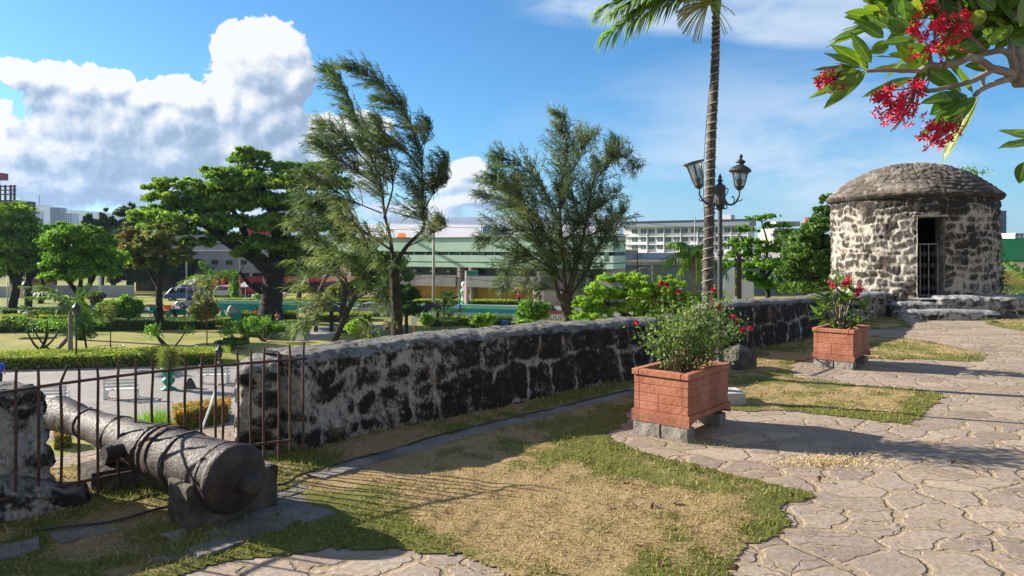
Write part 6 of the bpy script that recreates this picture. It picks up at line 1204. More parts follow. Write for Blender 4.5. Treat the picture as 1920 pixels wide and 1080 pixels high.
# ------------------------------------------------------------ street side: walls, vehicles, people
def lwall(l, h, t_, mt, name, label, cat='wall', z0=0., parts=None):
    pts = np.array([K(*p) for p in l]); th = thing(name, label, cat, pts.mean(0)); m = M(); m2 = M(); m3 = M()
    for a, b in zip(pts[:-1], pts[1:]): m.bar(a+(0, 0, h*.32), b+(0, 0, h*.32), t_, h*.64); m2.bar(a+(0, 0, h*.82), b+(0, 0, h*.82), t_+.06, h*.34)
    m.build('lower_band', mt, th); m2.build('top_band', parts, th)
lwall([(395, 581), (520, 583), (640, 586), (760, 589), (900, 592), (1000, 595)], 1.15, .3, 'teal_paint', 'painted_wall', 'long low teal wall with a mint top band along the street', parts='mint_paint')
t = thing('picket_fence', 'long low white picket fence between the garden and the street', 'fence', K(920, 604)); a_, b_ = K(780, 602), K(1062, 607)
for z in (.2, .75): m = M(); m.bar(a_+(0, 0, z), b_+(0, 0, z), .06); m.build('rail', 'white_paint', t)
for i in range(90): q = a_+(b_-a_)*i/89; m = M(); m.box(q+(0, -.05, .45), (.08, .04, .9)); m.build('picket', 'white_paint', t)

def car(loc, rz, paint, label, kind='sedan', L=4.3, group='vehicles on the street'):
    t = thing('parked_car' if kind != 'truck' else 'pickup_truck', label, 'car', (0, 0, 0), group); W = 1.7
    if kind == 'sedan': pr = [(-.5, .28), (-.5, .62), (-.46, .78), (-.26, .86), (-.12, 1.30), (.02, 1.42), (.20, 1.40), (.36, .98), (.49, .90), (.5, .5), (.49, .28)]
    elif kind == 'van': pr = [(-.5, .28), (-.5, .75), (-.42, 1.0), (-.30, 1.70), (-.24, 1.8), (.44, 1.82), (.5, 1.65), (.5, .28)]
    else: pr = [(-.5, .32), (-.5, .95), (-.25, 1.05), (-.16, 1.62), (-.08, 1.72), (.14, 1.70), (.18, 1.05), (.5, 1.02), (.5, .32)]
    p = np.array(dens_poly([(a*L, b) for a, b in pr], .25)); m = M(); n_ = len(p); ys = [-W/2, -W/2+.06, W/2-.06, W/2]; ins_ = [.97, 1, 1, .97]
    c_ = np.array((0, .7)); rings = [np.stack([(p[:, 0]-c_[0])*k+c_[0], np.full(n_, y), (p[:, 1]-c_[1])*k+c_[1]], 1) for y, k in zip(ys, ins_)]
    rings = [np.vstack([r_, r_[:1]]) for r_ in rings]
    for r_ in rings: zt = np.clip((r_[:, 2]-1.0)/.7, 0, 1); r_[:, 1] *= 1-.16*zt
    m.grid(np.array(rings)); 
    for r_, fl in ((rings[0], 1), (rings[-1], -1)):
        cc = r_[:-1].mean(0); k = len(r_)-1; m.add(np.vstack([r_[:-1], cc]), t=[[i, (i+1) % k, k][::fl] for i in range(k)])
    m.build('body', paint, t, smooth=False)
    zt = {'sedan': (.93, 1.32), 'van': (1.1, 1.62), 'truck': (1.08, 1.58)}[kind]; xs = {'sedan': [(-.22, -.02), (.0, .26)], 'van': [(-.36, -.1), (-.07, .18), (.21, .44)], 'truck': [(-.19, -.02), (.0, .14)]}[kind]
    for s_ in (-1, 1):
        for a, b in xs:
            m = M(); y0 = W/2+.004; y1 = y0*(1-.16*(zt[1]-1)/.7)+.004; a1 = a+(.05 if a < -.1 else .0); b1 = b-(.06 if kind == 'sedan' and b > .2 else 0)
            v = np.array([(a*L, s_*y0, zt[0]), (b*L, s_*y0, zt[0]), (b1*L, s_*y1, zt[1]), (a1*L, s_*y1, zt[1])]); v2 = v-(0, s_*.03, 0); m.add(np.vstack([v, v2]), [[0, 1, 2, 3], [4, 7, 6, 5], [0, 4, 5, 1], [2, 6, 7, 3], [1, 5, 6, 2], [3, 7, 4, 0]]); m.build('window', 'car_glass', t)
        for x in (-.31, .31):
            m = M(); m.tube([(x*L, s_*(W/2-.16), .31), (x*L, s_*(W/2+.02), .31)], .31, 16); w_ = m.build('wheel', 'tyre', t); m = M(); m.tube([(x*L, s_*(W/2-.1), .31), (x*L, s_*(W/2+.03), .31)], .17, 10); m.build('rim', 'silver_paint', w_)
        m = M(); m.box((-.5*L, s_*.6, .68), (.06, .3, .14)); m.build('headlight', 'white_paint', t); m = M(); m.box((.497*L, s_*.62, .75), (.05, .25, .16)); m.build('tail_light', 'red_paint', t)
    wz = {'sedan': ((-.25, .90), (-.13, 1.27)), 'van': ((-.41, 1.06), (-.31, 1.64)), 'truck': ((-.245, 1.08), (-.165, 1.58))}[kind]; (xa, za), (xb, zb) = wz
    m = M(); v = np.array([(xa*L-.02, -.72, za), (xa*L-.02, .72, za), (xb*L-.02, .62, zb), (xb*L-.02, -.62, zb)]); m.add(np.vstack([v, v-(.02, 0, 0)]), [[0, 1, 2, 3], [7, 6, 5, 4]]); m.build('windscreen', 'car_glass', t)
    t.location = [float(x) for x in loc]; t.rotation_euler = (0, 0, rz); return t
mat('maroon_paint', (.30, .01, .03), .25, spec=.7)
car(K(1022, 598), R(170), 'maroon_paint', 'dark red car waiting on the street beyond the picket fence')
car(K(420, 557), R(10), 'white_paint', 'white pickup truck parked before the red banners', 'truck', 4.9)
car(K(664, 562), R(95), 'silver_paint', 'white van seen end on behind the crooked trunk', 'van', 4.4)
car(K(603, 590), R(4), 'silver_paint', 'silver car passing behind the dark wooden shelter')
car(K(368, 577), R(8), 'silver_paint', 'pale car half hidden left of the teal wall'); car(K(505, 562), R(2), 'white_paint', 'white car right of the rain tree trunk by the hedge strip')
car(K(345, 563), R(5), 'blue_paint', 'blue jeep shaped van behind the yellowing tree', 'van', 4.8); car(K(450, 556), R(12), 'red_paint', 'red car parked under the red and white umbrellas')
car(K(690, 592), R(3), 'silver_paint', 'silver car near the teal wall right of the lower casuarina')

def person(loc, rz, label, top, bottom='dark_cloth', h=1.65, pose='stand', arm=.15):
    t = thing('person', label, 'person', (0, 0, 0)); k = h/1.7
    J = {'pel': (0, 0, .93), 'wst': (0, 0, 1.08), 'chs': (0, .01, 1.32), 'nek': (0, 0, 1.46), 'hd0': (0, -.01, 1.54)}
    if pose == 'sit':
        hipz = .48; legs = {s: [(s*.09, 0, hipz), (s*.11, -.42, hipz+.02), (s*.11, -.46, .08), (s*.11, -.58, .04)] for s in (-1, 1)}; dz = -.45
    else:
        st_ = .16 if pose == 'walk' else .03; legs = {s: [(s*.09, 0, .90), (s*.10, -s*st_*.6, .50), (s*.10, s*st_, .08), (s*.10, s*st_-.12, .04)] for s in (-1, 1)}; dz = 0
    arms = {s: [(s*.18, 0, 1.40+dz), (s*(.21+arm*.3), .02-(.1 if pose == 'sit' else 0), 1.14+dz), (s*(.22+arm*.3), -.08-(.1 if pose == 'sit' else 0), .92+dz), (s*(.21+arm*.3), -.12-(.1 if pose == 'sit' else 0), .84+dz)] for s in (-1, 1)}
    tor = [(0, 0, .93+dz), (0, 0, 1.08+dz), (0, .01, 1.32+dz), (0, 0, 1.45+dz), (0, -.01, 1.53+dz), (0, -.02, 1.64+dz)]; tr3 = [.14, .125, .15, .055, .08, .085]
    V = list(tor); Rr = list(tr3); E = [(i, i+1) for i in range(5)]
    for s in (-1, 1):
        b0 = len(V); V += legs[s]; Rr += [.085, .06, .04, .035]; E += [(0, b0)]+[(b0+i, b0+i+1) for i in range(3)]
        b0 = len(V); V += arms[s]; Rr += [.055, .042, .032, .03]; E += [(2, b0)]+[(b0+i, b0+i+1) for i in range(3)]
    me = bpy.data.meshes.new('body'); me.from_pydata([tuple(x*k for x in v) for v in V], E, []); ob = bpy.data.objects.new('body', me); C.objects.link(ob); ob.parent = t; ORG[ob.name] = np.zeros(3)
    sk = ob.modifiers.new('s', 'SKIN'); me.skin_vertices[0].data[0].use_root = True
    for i, r_ in enumerate(Rr): me.skin_vertices[0].data[i].radius = (r_*k, r_*k*.8)
    sb = ob.modifiers.new('u', 'SUBSURF'); sb.levels = sb.render_levels = 1; me.materials.append(MT['skin'])
    m = M(); cz = dz
    m.tube([(0, 0, (.90+cz)*k), (0, 0, 1.1*k+cz*k), (0, .01, 1.32*k+cz*k), (0, 0, 1.45*k+cz*k)], [.17*k, .155*k, .19*k, .08*k], 12)
    for s in (-1, 1): m.tube([np.array(arms[s][0])*k, np.array(arms[s][1])*k], [.075*k, .06*k], 8)
    m.build('shirt', top, t, smooth=True); m = M()
    for s in (-1, 1): m.tube([np.array(legs[s][i])*k for i in range(3)], [.11*k, .08*k, .06*k], 8)
    m.tube([(0, 0, (.98+dz)*k), (0, 0, (.86+dz)*k)], [.165*k, .16*k], 10); m.build('trousers', bottom, t, smooth=True)
    m = M(); m.lathe([(0, .11), (.06, .10), (.095, .05), (.10, 0), (.09, -.05)], (0, .005, (1.66+dz)*k), 10); m.build('hair', 'hair', t, smooth=True)
    t.location = [float(x) for x in loc]; t.rotation_euler = (0, 0, rz); return t
person(K(-4, 735), R(40), 'person in a bright blue top at the left edge of the plaza', 'blue_cloth', h=1.7)
person(K(481, 601), R(-20), 'person in an orange shirt seated left of the rain tree trunk', 'orange_cloth', pose='sit'); person(K(973, 572), R(10), 'person in a red shirt standing before the ochre shutters', 'red_cloth', h=1.7)
person(K(520, 608), R(60), 'person in a pink shirt seated at the right foot of the rain tree', 'pink_cloth', pose='sit'); person(K(1012, 574), R(-30), 'person in dark clothes walking before the rounded corner', 'dark_cloth', pose='walk')
person(K(862, 596), R(80), 'person in a white and blue top beyond the picket fence', 'blue_cloth', pose='walk'); person(K(326, 598), R(50), 'person in dark clothes seated on a green chair', 'dark_cloth', pose='sit')

# ---- mint green building
class Facade:
    """vertical wall plane turned by al degrees (right end nearer) through picture column xr at depth D"""
    def __init__(s, xr, D, al): s.D = D; s.p = np.array(((xr-960)/F*D, D)); s.u = np.array((math.cos(R(al)), -math.sin(R(al)))); s.n = np.array((-math.sin(R(al)), -math.cos(R(al)))); s.al = R(al)
    def s_(s, px): k = (px-960)/F; return (k*s.p[1]-s.p[0])/(s.u[0]-k*s.u[1])
    def at(s, px, py, d=0.): q = s.p+s.u*s.s_(px)+s.n*d; return np.array((*q, EYE+(HZ-py)/F*s.D))
    def box(s, m, x0, x1, y0, y1, dep, d0): a, b = s.s_(x0), s.s_(x1); c = s.p+s.u*(a+b)/2+s.n*(d0-dep/2); z0, z1 = EYE+(HZ-y1)/F*s.D, EYE+(HZ-y0)/F*s.D; return m.box((*c, (z0+z1)/2), (b-a, dep, z1-z0), rz=-s.al)
DB = Facade(900, 94., 26)
def bx(m, x0, x1, y0, y1, D, dep, d0=0.):
    if isinstance(D, Facade): return D.box(m, x0, x1, y0, y1, dep, d0)
    return _bx(m, x0, x1, y0, y1, D, dep, d0)
def _bx(m, x0, x1, y0, y1, D, dep, d0=0.): # box by picture extents, front at D-d0, running back by dep
    a = P(x0, y1, D); b = P(x1, y0, D); return m.box(((a[0]+b[0])/2, D-d0+dep/2, (a[2]+b[2])/2), (abs(b[0]-a[0]), dep, abs(b[2]-a[2])))
mat('mint_wall', (.50, .70, .52), .8, (.44, .62, .46), .35, col3=(.53, .72, .56), sc3=.1); mat('mint_dark', (.12, .19, .14), .8); mat('ochre_shutter', (.62, .34, .05), .6, (.52, .27, .04), .6); mat('grey_parapet', (.33, .31, .30), .9, (.24, .23, .22), .5, col3=(.18, .17, .16), sc3=.3)
t = thing('mint_building', 'long mint green two storey market building with ochre shutters', 'building', (*DB.p, PARK)); X0, X1 = 620, 1150
m = M(); bx(m, X0, X1, 446, 472, DB, 5); bx(m, X0, X1, 478.5, 491, DB, 5); bx(m, X0, X1, 493, 501.5, DB, 5); m.build('mint_band', 'mint_wall', t)
m = M(); bx(m, X0, X1, 491, 493, DB, 4.8, -.12); m.build('groove', 'mint_dark', t)
m = M(); bx(m, X0, X1, 444, 446, DB, 5.3, .15); m.build('coping', 'concrete', t)
for i in range(26):
    x = 626+i*21.6; 
    if x+19 > 1132: break
    f_ = M(); bx(f_, x, x+19.5, 472, 478.5, DB, .1, -.45); w1 = f_.build('window', 'glass_dark', t); f_ = M(); bx(f_, x+19.5, x+21.4, 472, 478.5, DB, .5, -.05); f_.build('mullion', 'mint_dark', w1)
m = M(); bx(m, X0, X1, 471.9, 478.6, DB, 4, -.6); m.build('recess', 'grey_iron', t); m = M(); bx(m, 1133, 1141, 471.9, 489, DB, .2, .02); m.build('strip_end', 'mint_dark', t)  # last box: upright right end of the window strip, in dark mint
m = M(); bx(m, X0, X1, 501.5, 569, DB, 2.6, -2.2); m.build('ground_wall', 'beige_wall', t)
for a, b in ((760, 850), (882, 1005), (1098, 1128)): m = M(); bx(m, a, b, 506, 515, DB, .3, -2.0); m.build('window_strip', 'glass_dark', t)
for a, b in ((700, 856), (878, 1015), (1100, 1150)): m = M(); bx(m, a, b, 518, 538.5, DB, 1.8, .3); m.build('balcony_parapet', 'grey_parapet', t)
for a, b in ((700, 778), (778, 818), (818, 859), (885, 926), (926, 967), (967, 1007)): 
    m = M(); bx(m, a+.5, b-.5, 539, 562, DB, .3, -1.2); m.build('shutter', 'ochre_shutter', t)
for x in (860, 881, 1008): m = M(); bx(m, x-2.5, x+2.5, 501.6, 568, DB, 2.2, 0.05); m.build('column', 'beige_wall', t)
m = M(); c_ = DB.at(1030, 568, -1); m.lathe([(1.9, 0), (1.9, 1.9)], (c_[0]-.6, c_[1], PARK), 30); bx(m, 1030, 1054, 541, 568, DB, 2, .2); m.build('round_corner', 'beige_wall', t, smooth=False)
m = M(); bx(m, 1128, 1149.5, 501.6, 545, DB, 4, -.3); m.build('end_wall', 'concrete', t); m = M(); bx(m, 700, 1150, 562, 570, DB, 3, -.9); m.build('plinth', 'grey_parapet', t)
for x in (765, 797, 828): m = M(); bx(m, x, x+4, 508, 512, DB, .6, -1.3); m.build('air_conditioner', 'white_paint', t)
m = M(); bx(m, 1160, 1165, 480, 482, DB, .2); 
# roof shed of blue grey sheet behind, tarpaulin
t = thing('market_roof', 'long pale sheet metal roof rising behind the mint building', 'roof', (P(900, 440, 112)[0], 112, PARK)); mat('pale_sheet', (.58, .56, .56), .6, (.48, .47, .48), .3); mat('blue_sheet', (.22, .26, .34), .5, (.3, .33, .4), .2)
def poly3(m, pts, th=(0, .3, 0)): v = np.array(pts); n_ = len(v); v2 = v+np.array(th); c1, c2 = v.mean(0), v2.mean(0); m.add(np.vstack([v, v2, c1, c2]), [[i, (i+1) % n_, n_+(i+1) % n_, n_+i] for i in range(n_)], [[i, (i+1) % n_, 2*n_] for i in range(n_)]+[[n_+(i+1) % n_, n_+i, 2*n_+1] for i in range(n_)]); return m
m = M(); poly3(m, [P(640, 448, 112), P(1160, 448, 112), P(1160, 423, 128), P(640, 420, 128)], (0, 0, -.4)); m.build('lower_slope', 'pale_sheet', t); m = M(); poly3(m, [P(740, 421, 128), P(1150, 424, 128), P(1150, 414, 140), P(960, 405, 140), P(740, 411, 140)], (0, 0, -.4)); m.build('upper_slope', 'blue_sheet', t)
m = M(); bx(m, 640, 1160, 424, 555, 129, 12); m.build('wall', 'pale_sheet', t)
mat('tarp_blue', (.02, .14, .55), .5, (.03, .2, .65), 1.2, bump=.8, bsc=2, bdist=.1)
m = M(); a = np.linspace(0, 1, 24); b_ = np.linspace(0, 1, 8); A2, B2 = np.meshgrid(a, b_, indexing='ij'); g_ = P(905, 440, 99)+np.stack([A2*47*99/F, -B2*0+fbm(np.stack([A2*5, B2*3, 0*A2], -1), 1, 3)*.8, B2*14*99/F+.25*np.sin(A2*7)*B2], -1); m.grid(g_); m.grid(g_[::-1]+(0, .05, 0)); m.build('tarpaulin', 'tarp_blue', label='crumpled bright blue tarpaulin on the roof of the mint building', cat='tarpaulin')
m = M()
for i in range(7): x = 903+i*8.5; m.bar(P(x, 444, 99.6), P(x, 420, 99.6), .08)
for y in (422, 431): m.bar(P(903, y, 99.6), P(956, y, 99.6), .07)
m.build('scaffold', 'bark', label='thin scaffold frame standing behind the blue tarpaulin', cat='scaffold')
m = M(); poly3(m, [P(744, 446, 98), P(762, 446, 98), P(760, 438, 100), P(748, 438, 100)], (0, 0, .1)); m.build('orange_awning', 'orange_cloth', label='small orange and cream awning at the left end of the mint building roof', cat='awning')
# mural sculpture and colourful things before it
t = thing('painted_statue', 'tall painted statue with a white head in the gap between the ochre shutters', 'statue', K(872, 573)); b = ORG[t.name]
m = M(); m.lathe([(.9, 0), (.85, .5), (.5, .6), (.45, 1.3), (.6, 1.7), (.55, 2.0), (.2, 2.3)], b, 8); m.build('body', 'green_paint', t, smooth=True); m = M(); m.lathe([(0, 3.0), (.25, 2.95), (.38, 2.7), (.3, 2.4), (.2, 2.2)], b+(-.1, -.2, 0), 12); m.build('head', 'white_cloth', t, smooth=True); m = M(); m.lathe([(.25, .4), (.3, 2.4), (0, 2.6)], b+(.2, -1.2, 0), 8); m.build('staff', 'pink_cloth', t)
# road sign
t = thing('road_sign', 'green overhead road sign on a pale post before the mint building', 'sign', K(874, 585)); b = ORG[t.name]; D_ = b[1]; m = M(); m.tube([b, P(874, 508, D_)], .12, 8); m.build('post', 'white_paint', t); m = M(); bx(m, 878, 896, 507, 518, D_, .08); sg = m.build('panel', 'green_paint', t)
m = M(); bx(m, 878.2, 895.8, 507.3, 507.8, D_, .03, .02); bx(m, 878.2, 895.8, 517.2, 517.7, D_, .03, .02); m.build('border', 'white_paint', sg)
# poles and wires
def pole(px, py, topy, D, label, r0=.14, mt='concrete', arms=(), lamp=0):
    b = P(px, py, D); b[2] = PARK; t = thing('utility_pole', label, 'pole', b); tp_ = P(px, topy, D); m = M(); m.tube([b, (b+tp_)/2, tp_], [r0, r0*.85, r0*.65], 8); m.build('shaft', mt, t, smooth=True)
    for y, hw in arms: m = M(); m.bar(P(px-hw, y, D-.15), P(px+hw, y, D-.15), .08); m.build('crossarm', 'dark_wood', t)
    if lamp: m = M(); m.tube(spline([P(px, lamp, D), P(px-16, lamp-5, D), P(px-30, lamp+2, D)], 8), .04, 5); m.bar(P(px-42, lamp+6, D), P(px-30, lamp+1, D), .18); m.build('lamp_arm', 'silver_paint', t)
    return t
pole(813, 590, 413, 74, 'tall pale concrete pole before the mint building', .17, arms=((420, 6), (430, 5))); pole(1195, 600, 472, 88, 'dark utility pole with brackets before the low blue grey wall', .10, 'grey_iron', arms=((478, 10), (484, 8)))
pole(1303, 600, 404, 96, 'thin pale pole before the white school building', .10); pole(350, 600, 470, 86, 'pale pole before the shops left of the palm', .12, arms=((478, 8),)); pole(188, 575, 490, 70, 'white leaning looking post right of the bright round tree', .14, 'white_paint'); pole(450, 575, 455, 96, 'thin pole among the shop banners', .08)
pole(1223, 600, 498, 92, 'short street lamp pole with a curved arm before the blue grey wall', .06, lamp=506); pole(14, 600, 520, 84, 'thin white pole beside the left shade tree', .08, 'white_paint')
r = rng(6)
def wire(a, b, sag, D0, D1_, label, rr=.022): p0 = P(*a, D0); p1 = P(*b, D1_); m = M(); m.tube(bez(p0, (p0+p1)/2-(0, 0, sag*2), p1, 24), rr, 4, cap=False); m.build('overhead_wire', 'black_iron', label=label, cat='wire', group='overhead wires')
for i, (a, b, sg) in enumerate((((640, 506), (813, 512), .5), ((640, 512), (813, 518), .6), ((813, 505), (1195, 500), .7), ((813, 516), (1195, 512), .9), ((813, 424), (1100, 398), .8), ((560, 400), (813, 426), .8), ((1100, 500), (1195, 480), .5), ((1195, 480), (1303, 470), .6))):
    wire(a, b, sg, 74 if a[0] < 1000 else 88, 74 if b[0] < 900 else 88, ['sagging wire reaching the concrete pole low over the shops', 'second low sagging wire left of the concrete pole', 'wire from the concrete pole to the bracketed pole, upper one', 'wire from the concrete pole to the bracketed pole, lower one', 'wire rising from the concrete pole top into the upright casuarina', 'wire reaching the concrete pole top across the tall casuarina', 'short wire from the market corner to the bracketed pole', 'wire between the bracketed pole and the thin pale pole'][i])
wire((1000, 380), (1440, 425), 1.0, 60, 96, 'thin dark wire crossing the sky behind the slender palm', .018)
# lime wall: low building with corrugated roof, white school
t = thing('low_warehouse', 'low warehouse with a pale stained roof and blue grey wall right of the mint building', 'building', (P(1210, 540, 120)[0], 120, PARK)); mat('warehouse_roof', (.40, .37, .34), .85, (.30, .27, .25), .4); mat('bluegrey_wall', (.17, .19, .22), .85, (.14, .155, .18), .4)
m = M(); bx(m, 1120, 1500, 490, 566, 110, 22); m.build('wall', 'bluegrey_wall', t); m = M(); poly3(m, [P(1118, 491, 109.5), P(1500, 491, 109.5), P(1500, 474, 132), P(1118, 474, 132)], (0, 0, -.5)); m.build('roof', 'warehouse_roof', t)
m = M(); bx(m, 1120, 1500, 487.5, 491.5, 109.3, .4); m.build('fascia', 'pale_sheet', t); m = M(); m.tube([P(1158, 471, 108), P(1196, 471, 108)], .28, 10); m.build('roof_duct', 'grey_parapet', t)
t = thing('school_building', 'white four storey building with rows of windows and a blue grey roof', 'building', (P(1290, 500, 162)[0], 162, PARK)); mat('school_roof', (.22, .27, .32), .6); mat('window_glass', (.10, .17, .19), .2, (.05, .08, .09), .6, spec=.6)
Ds = Facade(1290, 162., 33); m = M(); bx(m, 1170, 1406, 425, 560, Ds, 4, -.0); m.build('wall', 'white_wall', t); m = M(); bx(m, 1167, 1408, 414.5, 425, Ds, 5.5, 1.2); rf = m.build('roof', 'school_roof', t); m = M(); bx(m, 1345, 1368, 404, 414, Ds, 3, -1); m.build('roof_tank', 'white_wall', rf); m = M(); bx(m, 1167, 1408, 413.3, 414.8, Ds, 5.9, 1.4); m.build('gutter', 'grey_iron', rf)
for row, (ya, yb) in enumerate(((428, 436.5), (444.5, 452.5), (460, 467), (476, 483))):
    m = M(); bx(m, 1170, 1406, ya-3, ya-1.2, Ds, .4, .4); m.build('ledge', 'white_wall', t)
    for i in range(14):
        x = 1185+i*15.7+(0 if i % 2 == 0 else .8); m = M(); bx(m, x, x+10.3, ya, yb, Ds, .3, .05); wn = m.build('window', 'window_glass', t); m = M(); bx(m, x+4.9, x+5.4, ya, yb, Ds, .1, .12); m.build('mullion', 'white_wall', wn)
        if i % 2 == 1: m = M(); bx(m, x+12.2, x+13.6, 426, 500, Ds, .5, .5); m.build('pillar', 'white_wall', t) if row == 0 else None
t = thing('annex_building', 'grey flat roofed building with a blue awning left of the white school', 'building', (P(1160, 470, 150)[0], 150, PARK)); m = M(); bx(m, 1140, 1168, 447, 540, 150, 8); m.build('wall', 'bluegrey_wall', t); m = M(); bx(m, 1150, 1168, 452, 460, 149, 1); m.build('awning', 'tarp_blue', t)
t = thing('rooftop_block', 'distant pale block with red and white roof clutter behind the feathery tree', 'building', (P(1480, 440, 180)[0], 180, PARK)); m = M(); bx(m, 1452, 1545, 428, 540, 180, 12); m.build('wall', 'concrete', t); m = M(); bx(m, 1455, 1500, 415, 424, 182, 6); m.build('penthouse', 'concrete', t)
for i, x in enumerate((1450, 1468, 1486, 1512, 1530)): m = M(); bx(m, x, x+8, 432, 438, 180, .2, .05); m.build('window', 'glass_dark', t)
m = M(); c_ = P(1511, 424, 175); m.lathe([(.9, 0), (.7, .8), (.35, 1.6), (.15, 2.2), (0, 2.4)], c_, 8); rough_mesh(m, .3, 1.); m.build('red_statue', 'red_cloth', label='bright red figure on the roof left of the tower', cat='statue')
# white monument and dark cross beyond the parapet
t = thing('white_monument', 'white winged concrete monument rising behind the far parapet', 'monument', (P(1385, 600, 30)[0], 30, PARK)); m = M(); poly3(m, [P(1357, 640, 30), P(1357, 540, 30), P(1361, 516, 30), P(1378, 501, 30), P(1378, 640, 30)], (0, .35, 0)); m.build('wing', 'white_wall', t)
m = M(); poly3(m, [P(1392, 640, 30), P(1392, 524, 30), P(1413, 530, 30), P(1417, 640, 30)], (0, .35, 0)); m.build('slab', 'white_wall', t); m = M(); bx(m, 1350, 1420, 640, 770, 30, 1.0, .3); m.build('plinth', 'white_wall', t)
t = thing('wooden_cross', 'slim dark wooden cross standing between the monument slabs', 'cross', (P(1386, 560, 26)[0], 26, PARK)); m = M(); m.bar((P(1386, 560, 26)[0], 26, PARK), P(1386, 478, 26), .13); m.build('upright', 'dark_wood', t); m = M(); m.bar(P(1377, 487, 25.9), P(1396, 489, 25.9), .11); m.build('crossbar', 'dark_wood', t)
# right of the tower
t = thing('green_hall', 'green fronted hall with a white and yellow wall right of the tower', 'building', (P(1950, 540, 60)[0], 60, PARK)); mat('hall_green', (.03, .24, .13), .7, (.035, .29, .16), .5); mat('yellow_wall', (.55, .42, .12), .8, (.45, .36, .12), .6)
m = M(); bx(m, 1850, 2300, 447, 488, 60, 10, .4); m.build('fascia', 'hall_green', t); m = M(); bx(m, 1850, 2300, 488, 491, 60, 9.8, .25); m.build('groove', 'mint_dark', t); m = M(); bx(m, 1850, 2300, 491, 508, 60, 9, 0); m.build('wall', 'white_wall', t); m = M(); bx(m, 1850, 2300, 508, 532, 60, 9, .03); m.build('lower_wall', 'yellow_wall', t); m = M(); bx(m, 1850, 2300, 532, 640, 60, 9, .05); m.build('base', 'beige_wall', t)
mat('tower_glass', (.10, .15, .24), .4, (.06, .09, .15), .02)
def highrise(x0, x1, y0, D, label, mt='concrete', nf=16, nc=4, extra=None):
    c_ = P((x0+x1)/2, 470, D); t = thing('highrise', label, 'building', (c_[0], D, PARK)); m = M(); bx(m, x0, x1, y0, HZ+(EYE-PARK)*F/D, D, (x1-x0)*D/F); m.build('wall', mt, t); fh = (HZ-6-y0)/nf; cw = (x1-x0)/nc
    for i in range(nf):
        m = M()
        bx(m, x0+cw*.12, x1-cw*.12, y0+fh*i+fh*.35, y0+fh*i+fh*.85, D, .6, .3); b1 = m.build('window_row', 'glass_dark', t)
        if i % 3 == 0: m = M(); bx(m, x0-.2, x1+.2, y0+fh*i, y0+fh*i+fh*.18, D, 1, .8); m.build('slab_edge', mt, t)
    for j in range(1, nc): m = M(); bx(m, x0+cw*j-cw*.12, x0+cw*j+cw*.12, y0, HZ, D, .8, .7); m.build('pier', mt, t)
    return t
highrise(1872, 1887, 395, 520, 'slim dark blue apartment tower beyond the green hall', 'tower_glass', 18, 2); highrise(1903, 1960, 437, 420, 'low white block at the right edge beyond the green hall', 'white_wall', 4, 8)
highrise(94, 113, 389, 1150, 'grey apartment tower below the hill, left of its lower twin', 'concrete', 22, 4); highrise(113.5, 135, 400, 1160, 'lower grey apartment tower joined to the right of its twin', 'white_wall', 18, 5)
highrise(47, 60, 388, 1250, 'unfinished grey tower with a frame top at left', 'concrete', 20, 3); highrise(60.5, 74, 396, 1240, 'pale tower right of the unfinished one', 'white_wall', 18, 4)
t = thing('construction_frame', 'rusty steel building frame above the left shade trees', 'building', (P(5, 470, 230)[0], 230, PARK)); mat('rust_steel', (.16, .08, .06), .8)
for x in (-20, -10, 0, 10, 20, 27): m = M(); m.bar(P(x, 378, 230), P(x, 347, 230), .5); m.build('column', 'rust_steel', t); 
for y in (350, 357, 365): m = M(); m.bar(P(-22, y, 229.6), P(30, y-1, 229.6), .35); m.build('beam', 'rust_steel', t)
m = M(); bx(m, -60, 28, 375, 560, 230, 10); m.build('lower_floors', 'rust_steel', t); m = M(); bx(m, -20, 3.5, 324, 337, 233, 3); bx(m, -8, -4, 337, 350, 233, 1); m.build('hoist', 'red_paint', t)
# hoarding, gatehouse, mural at far left
t = thing('hoarding', 'long blue grey metal hoarding behind the left park trees', 'fence', (P(130, 560, 104)[0], 104, PARK)); mat('hoard', (.28, .31, .37), .7, (.34, .37, .42), .3); m = M(); bx(m, -120, 52, 537, 566, 104, .3); bx(m, 82, 250, 535, 566, 104, .3); m.build('panel', 'hoard', t)
m = M(); bx(m, 17, 51, 532, 562, 103, .3); mt_ = bpy.data.materials.new('mural'); mt_.use_nodes = True; n = NT(mt_.node_tree); bs_ = mt_.node_tree.nodes['Principled BSDF']; mt_.node_tree.links.new(n.ramp(n.noise(n.node('ShaderNodeTexCoord').outputs['Object'], .45, 2), [(.3, (.35, .5, .55)), (.42, (.5, .5, .4)), (.5, (.6, .42, .3)), (.58, (.6, .3, .4)), (.7, (.45, .5, .55))]), bs_.inputs[0]); MT['mural'] = mt_; m.build('mural_panel', 'mural', label='faded pastel mural panel standing before the hoarding', cat='mural')
t = thing('gatehouse', 'small cream gatehouse with a red brown roof between park trunks', 'building', (P(67, 560, 100)[0], 100, PARK)); m = M(); bx(m, 58, 77, 530, 568, 100, 3); m.build('wall', 'beige_wall', t); m = M(); bx(m, 56, 79, 522, 530, 100, 3.6, .3); mat('roof_red', (.16, .06, .04), .8); m.build('roof', 'roof_red', t)
for x in (61, 66, 71): m = M(); bx(m, x, x+2.6, 532, 536, 100, .1, .05); m.build('window', 'glass_dark', t)
